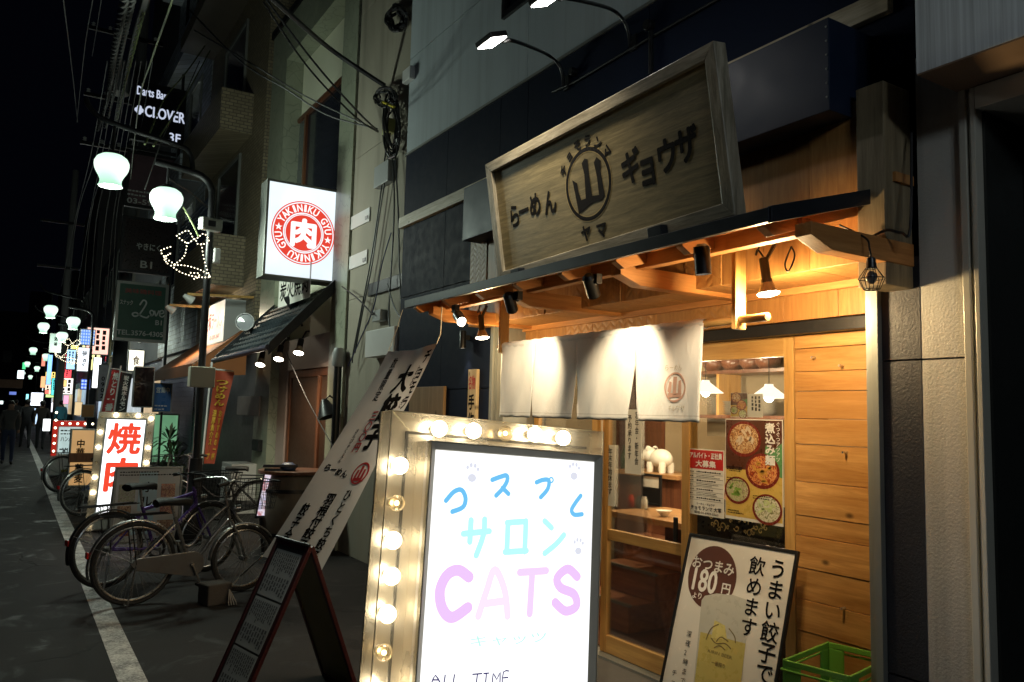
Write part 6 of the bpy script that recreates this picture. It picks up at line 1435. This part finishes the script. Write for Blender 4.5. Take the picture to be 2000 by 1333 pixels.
def wire(label, ps, r, m=greyc, twist=False):
    P = smooth([px(u, v, Y=y) for u, v, y in ps], 8); b = MB()
    if twist:
        for ph in (0, pi):
            Q = []
            L = 0
            for i in range(len(P)-1):
                for k in range(10):
                    f = k/10; p = P[i].lerp(P[i+1], f); a = (L+(P[i+1]-P[i]).length*f)*9+ph; Q.append(p+V((cos(a)*r, 0, sin(a)*r)))
                L += (P[i+1]-P[i]).length
            b.tube(Q, r*.55, 5)
    else: b.tube(P, r, 5)
    solo('overhead_wire', b, m, label, 'wire', 'overhead wires along the street', sm=True)
wire('thick twisted grey cable rising to the top of the photo', [(190, 255, 23), (210, 190, 18), (222, 110, 13), (243, 0, 9), (262, -90, 7)], .035, greyc, True)
wire('second twisted grey cable beside the first', [(205, 250, 23), (222, 180, 18), (238, 90, 13), (257, 0, 9), (276, -90, 7)], .030, greyc, True)
wire('heavy grey cable bundle left of the hanging signs', [(222, 262, 23), (242, 170, 18), (262, 80, 13), (285, 0, 9.5), (310, -80, 7.5)], .045, greyc)
wire('pale green twisted wire lit by the globes', [(228, 235, 19), (242, 170, 16), (256, 115, 13), (275, 40, 10.5), (296, -40, 9)], .018, greenc, True)
wire('green wire passing in front of the clover sign toward the top', [(255, 350, 20), (272, 200, 15), (295, 120, 12), (328, 25, 9.5), (350, -40, 8)], .014, greenc)
wire('bright green wire from the lamp arm to the pale tiled building', [(283, 282, 10), (288, 272, 10.4), (320, 195, 12), (365, 140, 14), (400, 90, 16)], .012, greenc)
wire('green wire just right of the bright one', [(300, 286, 10), (312, 266, 10.5), (345, 215, 12), (372, 170, 14), (410, 100, 16)], .012, greenc)
wire('thin wire parallel to the green pair', [(283, 370, 11), (320, 265, 12), (352, 205, 13), (390, 120, 15)], .007, greyc)
wire('green stay wire from the near globe to the lamp post', [(358, 405, 9.9), (372, 430, 9.95), (388, 462, 10)], .010, greenc)
wire('thin vertical wire at the far left of the bundle', [(152, 240, 23), (140, 130, 16), (124, 0, 11), (118, -60, 10)], .008, greyc)
wire('thin wire rising beside the transformer', [(150, 240, 23), (165, 100, 16), (181, 0, 12), (190, -60, 10)], .008, greyc)
wire('thin wire right of the transformer', [(180, 110, 20), (190, 50, 15), (198, 0, 12), (206, -60, 10)], .007, greyc)
wire('long wire crossing between the lamp and the tiled building', [(330, 350, 11), (370, 375, 12), (405, 405, 13)], .012, M['cable'])
for k in range(9):
    r_ = random.Random(k); u0, u1 = 120+14*k, 150+11*k
    wire('slack wire %s' % ['far left of the utility pole', 'left of the pole, close to its neighbour', 'left of the pole behind the near globe', 'behind the near globe', 'passing behind the first globe neck', 'along the left side of the dark sign', 'crossing the dark red sign', 'behind the twin globes', 'dropping behind the green sign'][k], [(u0, 560+12*k, 40), ((u0+u1)/2+r_.uniform(0, 14), 430, 30), (u1+28, 300, 23), (u1+60, 120, 15)], .010, greyc)
b = MB()
for k, z in enumerate((2.2, 6.5, 10.8)): pass
# ---------------------------------------------------------------- distant lit signs
def far_sign(label, u0, v0, u1, v1, Y, c, st, texts=(), foot=False, **k): return flatsign('distant_sign', label, u0, v0, u1, v1, Y, backlit('far_sign_%d' % len(bpy.data.materials), c, st*1.5, .3, 1.2), texts, 'light sign', foot=foot, **k)
far_sign('glowing white hanging sign below a blue lattice panel', 152, 678, 177, 727, 30, (.86, .93, 1), 1.6, [('夢', .3, .7, .62, .85, M['ink']), ('酒処', .35, .65, .2, .55, M['ink'], 'col')])
t, fr, w_, h_ = far_sign('blue sign with white lattice pattern above the white one', 157, 642, 185, 676, 30, (.05, .22, .9), .7)
b = MB()
for i in range(6):
    for j in range(5): b.disc(fr, (.1+.16*i)*w_, (.12+.19*j)*h_, .05*w_, .008, 10, 1.6)
part('pattern', b, glow('pale_blue_dots', (.6, .8, 1), 1.0), t)
t, fr, w_, h_ = far_sign('blue sign with pale round dots under the white hanging sign', 158, 740, 176, 762, 32, (.02, .10, .75), .8)
b = MB()
for i in range(3):
    for j in range(3): b.disc(fr, (.2+.3*i)*w_, (.2+.3*j)*h_, .12*w_, .008, 12)
part('pattern', b, bpy.data.materials['pale_blue_dots'], t)
far_sign('narrow tall white light sign left of the utility pole', 183, 698, 195, 759, 24, (.95, .97, 1), 1.8)
far_sign('slanted yellow and white lit sign above the black signboard', 251, 682, 281, 727, 24.5, (1, .97, .75), 1.2, [('食', .3, .7, .3, .7, M['red_ink'])])
far_sign('dim greenish rounded sign behind the far globes', 98, 651, 119, 690, 34, (.22, .48, .36), .45, [('酒場', .35, .65, .3, .85, M['ink'], 'col')])
far_sign('bright white cluster sign over the far pavement', 60, 766, 84, 794, 55, (.80, .86, 1), 2.2)
far_sign('small white sign high at the far end', 34, 723, 47, 741, 70, (.8, .95, 1), 1.5)
far_sign('small white pavement sign beyond the red framed sign', 84, 818, 98, 843, 30, (.95, 1, 1), 1.6)
far_sign('orange lit vertical sign far down the right side', 80, 735, 88, 758, 60, (1, .45, .2), 1.0)
far_sign('blue vertical light strip far down the right side', 94, 693, 99, 752, 40, (.2, .45, 1), 1.3)
far_sign('red and white vertical light strip far down', 82, 692, 88, 716, 50, (1, .3, .2), .8)
far_sign('yellow neon arch sign over the second bell', 139, 674, 153, 683, 29, (1, .75, .05), 1.2)
for k, (lb, u0, v0, u1, v1, Y, c, st) in enumerate((('small amber sign low between far shops', 120, 742, 130, 756, 45, (1, .6, .2), 1.0), ('tiny red lit sign beside the far white cluster', 88, 762, 95, 770, 52, (1, .15, .1), 1.2),
        ('blue white lit shop window beyond the red framed sign', 66, 797, 84, 830, 62, (.55, .75, 1), .9), ('row of pale green lights over the far cross street', 2, 752, 30, 757, 96, (.7, 1, .75), 1.3), ('small yellow square sign under the far bell', 106, 762, 114, 776, 44, (1, .85, .3), 1.0),
        ('slim cyan light strip near the far end', 51, 770, 54, 800, 80, (.3, .9, 1), 1.2), ('white lit panel behind the blue jacketed person', 100, 786, 112, 806, 50, (.95, .95, 1), 1.2), ('pink lit sign left of the amber sign', 124, 772, 134, 790, 36, (1, .4, .6), .8), ('tiny white light at the left edge of the photo', 0, 783, 6, 790, 90, (.8, 1, .95), 1.8), ('blue lit hoarding at the far end', 18, 765, 32, 772, 100, (.2, .3, .9), .5))): far_sign(lb, u0, v0, u1, v1, Y, c, st)
rn = random.Random(17)
for k, (nm_, c) in enumerate((('salmon', (1, .5, .4)), ('lemon', (1, .95, .4)), ('mint', (.5, 1, .75)), ('sky blue', (.4, .7, 1)), ('ivory', (1, .95, .85)), ('crimson', (.9, .08, .1)), ('violet', (.6, .4, 1)), ('teal', (.1, .7, .7)), ('peach', (1, .75, .55)), ('lime', (.6, 1, .3)), ('ice white', (.85, .95, 1)), ('gold', (1, .75, .2)))):
    Y = 35+k*4; hh_ = rn.uniform(.5, 1.6); ww_ = rn.uniform(.45, .9); zz_ = rn.uniform(2.0, 3.6); xx_ = 3.25-ww_-rn.uniform(0, .4)
    fr = fy(xx_, Y, zz_); t = thing('projecting_sign', '%s lit sign projecting over the far pavement' % nm_, 'light sign', (xx_, Y, zz_), group='small projecting signs far down the street')
    part('casing', MB().slab(fr, 0, ww_, 0, hh_, -.15, -.003), M['alu'], t); part('face', MB().slab(fr, .03, ww_-.03, .03, hh_-.03, -.003, .003), backlit('projecting_light_%d' % k, c, 1.5, .35, 1.5), t)
    part('print', MB().scribble(fr, .08, ww_-.08, .1*hh_, .9*hh_, 3, .008, k, 1, hh_ > ww_), M['ink'], t)
flatsign('white_number_sign', 'pale pole sign with black numerals beside the utility pole', 194, 712, 213, 785, 22.5, dk('pale_lilac_face', (.40, .40, .50)), [('0902', .25, .8, .08, .7, M['ink'], 'col')], 'sign', foot=True)
far_sign('white shop sign over the far cross street', 0, 741, 40, 747, 95, (.9, 1, .9), 1.2)
far_sign('green shop light beside the far cross street', 44, 708, 50, 722, 72, (.1, .9, .35), .8)
far_sign('warm lit doorway between the far shops', 146, 785, 160, 812, 28, (1, .7, .35), .55)
flatsign('colour_poster', 'yellow and red poster panel left of the grilled meat sign', 160, 790, 184, 816, 19.5, paint('yellow_red_poster', (.5, .22, .05), .5, 0, .8, 4), cat='poster', depth=.04)
solo('far_canopy', MB().box(-2.6, .9, 92, 96, 3.0, 3.8), paint('far_canopy_tan', (.35, .24, .17), .7), 'tan canopy across the far end of the street', 'canopy')
# ---------------------------------------------------------------- bicycles
def bicycle(label, loc, rz, frame_m, step=True, basket=True, fend=None, rcase=True, seat_h=.80, group='parked bicycles', g=0, Rf=.33):
    """local: x forward, rear wheel at -.54, front wheel at +.54"""
    R_ = .33; t = thing('bicycle', label, 'bicycle', loc, rz, group)
    fend = fend or M['bike_metal']
    def circle(cx, r, n=40, a0=0, a1=2*pi, z=R_, y=0): return [V((cx+r*cos(a0+(a1-a0)*k/n), y, z+r*sin(a0+(a1-a0)*k/n))) for k in range(n+(a1-a0 < 6.2))]
    for cx, R_ in ((-.54, .33), (.54-g, Rf)):
        ty = part('wheel', MB().tube(circle(cx, R_-.018, z=R_), .018, 8, closed=True), M['rubber'], t, True)
        part('rim', MB().tube(circle(cx, R_-.043, z=R_), .011, 8, closed=True), M['bike_metal'], ty, True)
        b = MB(); rn_ = random.Random(1)
        for k in range(32):
            a = 2*pi*k/32; s = (-1)**k; b.tube([V((cx+.02*cos(a+s*1.2), .025*s, R_+.02*sin(a+s*1.2))), V((cx+(R_-.05)*cos(a), 0, R_+(R_-.05)*sin(a)))], .0013, 4)
        part('spokes', b, M['bike_metal'], ty)
        part('hub', MB().cyl((cx, -.05, R_), (cx, .05, R_), .022, n=12), M['bike_metal'], ty, True)
    R_ = .33; bb = V((-.10, 0, .29)); st = V((-.24, 0, .68)); hd_ = V((.36-g, 0, .80)); hl = V((.39-g, 0, .66)); rear = V((-.54, 0, R_))
    f = MB()
    if step:
        f.tube(smooth([hl+V((-.01, 0, -.03)), V((.25-g, 0, .48)), V((.08-g/2, 0, .36)), bb], 6), .017, 10).tube(smooth([hd_+V((0, 0, -.06)), V((.20-g, 0, .60)), V((.0-g/2, 0, .44)), V((-.155, 0, .44))], 6), .015, 10)
    else:
        f.tube([hl, bb], .021, 10).tube([hd_+V((0, 0, -.03)), st+V((.0, 0, -.03))], .017, 10)
    f.tube([bb, st], .016, 10).tube([hd_, hl], .019, 10)
    for s in (-1, 1): f.tube([bb+V((0, s*.03, 0)), rear+V((0, s*.055, 0))], .010, 8).tube([st+V((0, s*.015, -.06)), rear+V((0, s*.055, 0))], .009, 8)
    part('frame', f, frame_m, t, True)
    fk = MB().tube([hd_+V((-.01, 0, .03)), hl, hl+V((.012, 0, -.02))], .014, 8)
    for s in (-1, 1): fk.tube(smooth([hl+V((.01, s*.03, -.03)), V((.46-g, s*.05, .5)), V((.54-g, s*.055, Rf))], 5), .011, 8)
    part('fork', fk, frame_m if not step else M['bike_metal'], t, True)
    for cx, a0, a1, R_ in ((-.54, radians(20), radians(195), .33), (.54-g, radians(35), radians(178), Rf)):
        P = circle(cx, R_+.022, 26, a0, a1, R_); b = MB(); vs = []
        for p in P:
            d = (p-V((cx, 0, R_))).normalized(); vs += [p+V((0, -.028, 0))-d*.012, p+V((0, -.016, 0)), p+V((0, .016, 0)), p+V((0, .028, 0))-d*.012]
        b.add(vs, [(4*i+k, 4*i+k+1, 4*i+k+5, 4*i+k+4) for i in range(len(P)-1) for k in range(3)])
        o_ = part('fender', b, fend, t, 'all'); m_ = o_.modifiers.new('solid', 'SOLIDIFY'); m_.thickness = .002
        part('fender_stay', MB().tube([V((cx, .06, R_)), P[len(P)//2+7]+V((0, .028, 0))], .003, 5).tube([V((cx, -.06, R_)), P[len(P)//2+7]+V((0, -.028, 0))], .003, 5), M['bike_metal'], o_)
    R_ = .33
    part('seat_post', MB().cyl(st, st+V((-.03, 0, seat_h-.70)), .012, n=10), M['bike_metal'], t, True)
    sx = -.27; sd = MB(); vs = []
    prof = [(-.13, .085, 0), (-.10, .10, .012), (-.02, .085, .010), (.06, .042, .006), (.13, .026, .004), (.16, .012, -.004)]
    for x, wv, dz in prof:
        vs += [V((sx+x, wv*sin(a), seat_h+dz+.028*cos(a) if cos(a) > 0 else seat_h+dz+.035*cos(a))) for a in [2*pi*k/12 for k in range(12)]]
    sd.add(vs, [(12*i+k, 12*i+(k+1) % 12, 12*i+12+(k+1) % 12, 12*i+12+k) for i in range(5) for k in range(12)]+[tuple(range(12)), tuple(range(71, 59, -1))])
    part('saddle', sd, M['rubber'], t, True)
    hb = MB().tube([hd_, hd_+V((-.02, 0, .16))], .012, 8)
    hb.tube(smooth([V((x-g, y, z)) for x, y, z in ((.18, -.27, .95), (.28, -.24, .97), (.37, -.12, .98), (.37, 0, .96), (.37, .12, .98), (.28, .24, .97), (.18, .27, .95))] if step else [V((x-g, y, z)) for x, y, z in ((.32, -.28, .93), (.38, -.1, .95), (.38, 0, .95), (.38, .1, .95), (.32, .28, .93))], 5), .011, 8)
    part('handlebar', hb, M['bike_metal'] if step else M['black'], t, True)
    for s in (-1, 1): part('grip', MB().tube([V(((.17 if step else .30)-g, s*.275, .949 if step else .929)), V(((.27 if step else .35)-g, s*.245, .968 if step else .94))], .017, 8), M['rubber'], t, True)
    b = MB()
    for s in (-1, 1): b.tube(smooth([V((.30-g, s*.22, .95)), V((.36-g, s*.1, .90)), V((.40-g, s*.04, .80)), V((.30-g, 0, .6))], 5), .003, 5)
    part('brake_cable', b, M['cable'], t, True)
    cs = MB()
    if rcase:
        out = [V((-.10+.105*cos(a), -.045, .29+.105*sin(a))) for a in [radians(-80+16*k) for k in range(11)]]+[V((-.54, -.045, R_+.045)), V((-.585, -.045, R_)), V((-.54, -.045, R_-.05))]
        cs.prism(out, (0, -.022, 0)); part('chain_case', cs, paint('case_grey'+label[:4], (.13, .13, .13), .35, .3, .3, 10), t, bevel=.004)
    else:
        part('chainring', MB().ring(Fr((-.10, -.045, .29), (1, 0, 0), (0, 0, 1)), 0, 0, .06, .09), M['iron'], t)
    ck = MB().cyl((-.10, -.09, .29), (-.10, .09, .29), .016, n=10)
    ck.bar((-.10, -.085, .29), (-.03, -.085, .13), .018, .012).bar((-.10, .085, .29), (-.17, .085, .45), .018, .012)
    part('crank', ck, M['bike_metal'], t)
    for p in ((-.03, -.13, .13), (-.17, .13, .45)): part('pedal', MB().obox(p, (.045, 0, 0), (0, .04, 0), (0, 0, .011)), M['rubber'], t, bevel=.003)
    part('kickstand', MB().tube([V((-.54, .06, R_)), V((-.60, .10, .02)), V((-.60, -.10, .02)), V((-.54, -.06, R_))], .008, 6), M['bike_metal'], t, True)
    rk = MB()
    for s in (-1, 0, 1): rk.tube([V((-.30, s*.05, .72)), V((-.80, s*.055, .715))], .005, 6)
    rk.tube([V((-.80, -.06, .715)), V((-.80, .06, .715))], .005, 6).tube([V((-.54, .065, R_)), V((-.60, .06, .715))], .005, 6).tube([V((-.54, -.065, R_)), V((-.60, -.06, .715))], .005, 6)
    for x in (-.45, -.62): rk.tube([V((x, -.06, .716)), V((x, .06, .716))], .004, 5)
    part('rack', rk, M['iron'], t, True)
    part('reflector', MB().box(-.90, -.885, -.025, .025, .40, .45), paint('red_reflector', (.5, .02, .02), .2), t, bevel=.004)
    part('dynamo_lamp', MB().lathe([(.02, -.05), (.035, 0), (.03, .01), (0, .012)], (.48-g, 0, .72), (1, 0, -.1), 12), M['bike_metal'], t, True)
    if basket:
        bk = MB(); x0, x1, z0, z1, hw2, lw_ = .44-g, .74-g, .72, .96, .18, .13
        def bp(s, a, h):
            x = {0: x0+(x1-x0)*a, 1: x1+.03*h, 2: x1-(x1-x0)*a, 3: x0}[s]; wv = lw_+(hw2-lw_)*h
            y = {0: -wv, 1: -wv+2*wv*a, 2: wv, 3: wv-2*wv*a}[s]; return V((x+(.03*h if s == 0 and a == 1 else 0), y, z0+(z1-z0)*h))
        for s in range(4):
            for k in range(9): bk.tube([bp(s, k/8, 0), bp(s, k/8, 1)], .0022, 4)
            for h in (0, .2, .4, .6, .8): bk.tube([bp(s, 0, h), bp(s, 1, h)], .0022, 4)
            bk.tube([bp(s, 0, 1), bp(s, 1, 1)], .006, 6)
        for k in range(6): bk.tube([V((x0, -lw_+2*lw_*k/5, z0)), V((x1, -lw_+2*lw_*k/5, z0))], .0022, 4)
        part('basket', bk, M['iron'], t)
    return t
silver = paint('silver_frame', (.22, .22, .22), .3, .8, .1, 12); purple = paint('purple_frame', (.09, .05, .26), .3, .3, .15, 10)
r1, f1 = px(262, 1180, Z=0), px(455, 1150, Z=0)
def bike_at(a, b): d = b-a; return (a+b)/2, math.atan2(d.y, d.x)
m1, h1 = bike_at(px(256, 1183, Z=0), px(455, 1157, Z=0)); m1 = px(256, 1183, Z=0)+V((cos(h1), sin(h1), 0))*.54; bicycle('silver step-through bicycle with wire basket nearest the camera', m1, h1, silver, True, True, g=.17, Rf=.285)
m2, h2 = bike_at(V((.80, 7.93, 0)), V((1.82, 8.36, 0))); b2 = bicycle('purple framed bicycle with white lettering behind the silver one', m2, h2, purple, False, True, M['black'], False, .86, g=.08)
d_ = (V((-.10, 0, .29))-V((.39-.08, 0, .66))); L_ = d_.length
lf = Fr(V((.39-.08, -.0225, .66))+d_*.95, -d_.normalized(), V((0, -1, 0)).cross(-d_.normalized())); part('lettering', MB().text('MOUNTAIN', lf, .08, .42, -.013, .013, .001, .02), M['white_ink'], b2)
bicycle('dark bicycle with basket parked behind the lamp post', (2.35, 11.0, 0), radians(160), M['iron'], True, True)
m4, h4 = bike_at(V((.95, 13.1, 0)), V((1.95, 13.6, 0))); bicycle('dark blue bicycle parked beside the amber sign', m4, h4, paint('blue_frame', (.02, .04, .14), .3), True, False)
m5, h5 = bike_at(V((.86, 16.6, 0)), V((1.9, 17.0, 0))); bicycle('black bicycle parked near the red framed sign', m5, h5, M['black'], True, False)
# ---------------------------------------------------------------- people far down the street
skin = paint('skin', (.40, .24, .17), .6); hair = paint('dark_hair', (.012, .010, .009), .6)
def person(label, x, y, rz, top, legs, h=1.68, stride=.22):
    s = h/1.7; t = thing('person', label, 'person', (x, y, 0), rz or 1e-4, 'people far down the street')
    J = {'pel': (0, 0, .92, .135), 'waist': (0, 0, 1.08, .125), 'chest': (0, .01, 1.30, .15), 'neck': (0, 0, 1.46, .055), 'head': (0, .02, 1.58, .085), 'top': (0, .02, 1.66, .07)}
    E = [('pel', 'waist'), ('waist', 'chest'), ('chest', 'neck'), ('neck', 'head'), ('head', 'top')]
    for sd, sg_ in ((-1, 1), (1, -1)):
        J.update({f'hip{sd}': (.09*sd, 0, .86, .095), f'kn{sd}': (.10*sd, stride*.45*sg_+.03, .48, .062), f'an{sd}': (.10*sd, stride*sg_-.03*(sg_ < 0), .09, .045), f'to{sd}': (.11*sd, stride*sg_+.14, .035, .036),
                  f'sh{sd}': (.17*sd, 0, 1.40, .065), f'el{sd}': (.23*sd, -.08*sg_, 1.14, .048), f'wr{sd}': (.22*sd, -.02*sg_+.06, .92, .034), f'ha{sd}': (.215*sd, .0-.02*sg_+.09, .84, .032)})
        E += [('pel', f'hip{sd}'), (f'hip{sd}', f'kn{sd}'), (f'kn{sd}', f'an{sd}'), (f'an{sd}', f'to{sd}'), ('chest', f'sh{sd}'), (f'sh{sd}', f'el{sd}'), (f'el{sd}', f'wr{sd}'), (f'wr{sd}', f'ha{sd}')]
    ks = list(J); me = bpy.data.meshes.new('body'); me.from_pydata([tuple(c*s for c in J[k][:3]) for k in ks], [(ks.index(a), ks.index(b)) for a, b in E], [])
    o = bpy.data.objects.new('body', me); COL.objects.link(o); sk_ = o.modifiers.new('skin', 'SKIN'); o.modifiers.new('sub', 'SUBSURF').levels = 2
    for i, k in enumerate(ks): me.skin_vertices[0].data[i].radius = (J[k][3]*s,)*2; me.skin_vertices[0].data[i].use_root = k == 'pel'
    o.modifiers['sub'].render_levels = 2
    dg = bpy.context.evaluated_depsgraph_get(); dg.update(); nm = bpy.data.meshes.new_from_object(o.evaluated_get(dg)); o.modifiers.clear(); o.data = nm
    nm.materials.clear()
    for m in (top, legs, skin, M['rubber']): nm.materials.append(m)
    for p in nm.polygons:
        z = p.center.z/s; ax = abs(p.center.x)/s; p.use_smooth = True
        p.material_index = 3 if z < .10 else 1 if z < .94 and ax < .17 else 2 if (z > 1.47 or (z < .93 and ax >= .17)) else 0
    o.parent = t; ROOT[o.name] = V((0, 0, 0))
    part('hair', MB().ball((0, -.022*s, 1.640*s), .100*s, 14, (.95, 1.0, .95)), hair, t, True)
    return t
dkc = lambda n, c: paint(n, c, .8, 0, .2, 8)
person('person in pale jacket and jeans at the left edge of the street', .02, 24.5, pi, dkc('pale_jacket', (.10, .10, .10)), dkc('jeans', (.05, .07, .14)), 1.62)
person('person in black coat and black trousers walking away', .52, 33, .1, dkc('black_coat', (.015, .015, .018)), dkc('black_trousers', (.012, .012, .014)), 1.7)
person('person in dark brown coat walking beside the black coated one', .95, 32, -.1, dkc('brown_coat', (.035, .025, .02)), dkc('charcoal_trousers', (.02, .02, .024)), 1.66)
person('person in bright blue jacket ahead on the right', 1.85, 39, .2, dkc('blue_jacket', (.08, .35, .50)), dkc('navy_trousers', (.02, .025, .05)), 1.7)
person('person in dark clothes far behind the pale jacket', .2, 41, 0, dkc('dark_parka', (.03, .03, .035)), dkc('dark_trousers', (.02, .02, .02)), 1.72)
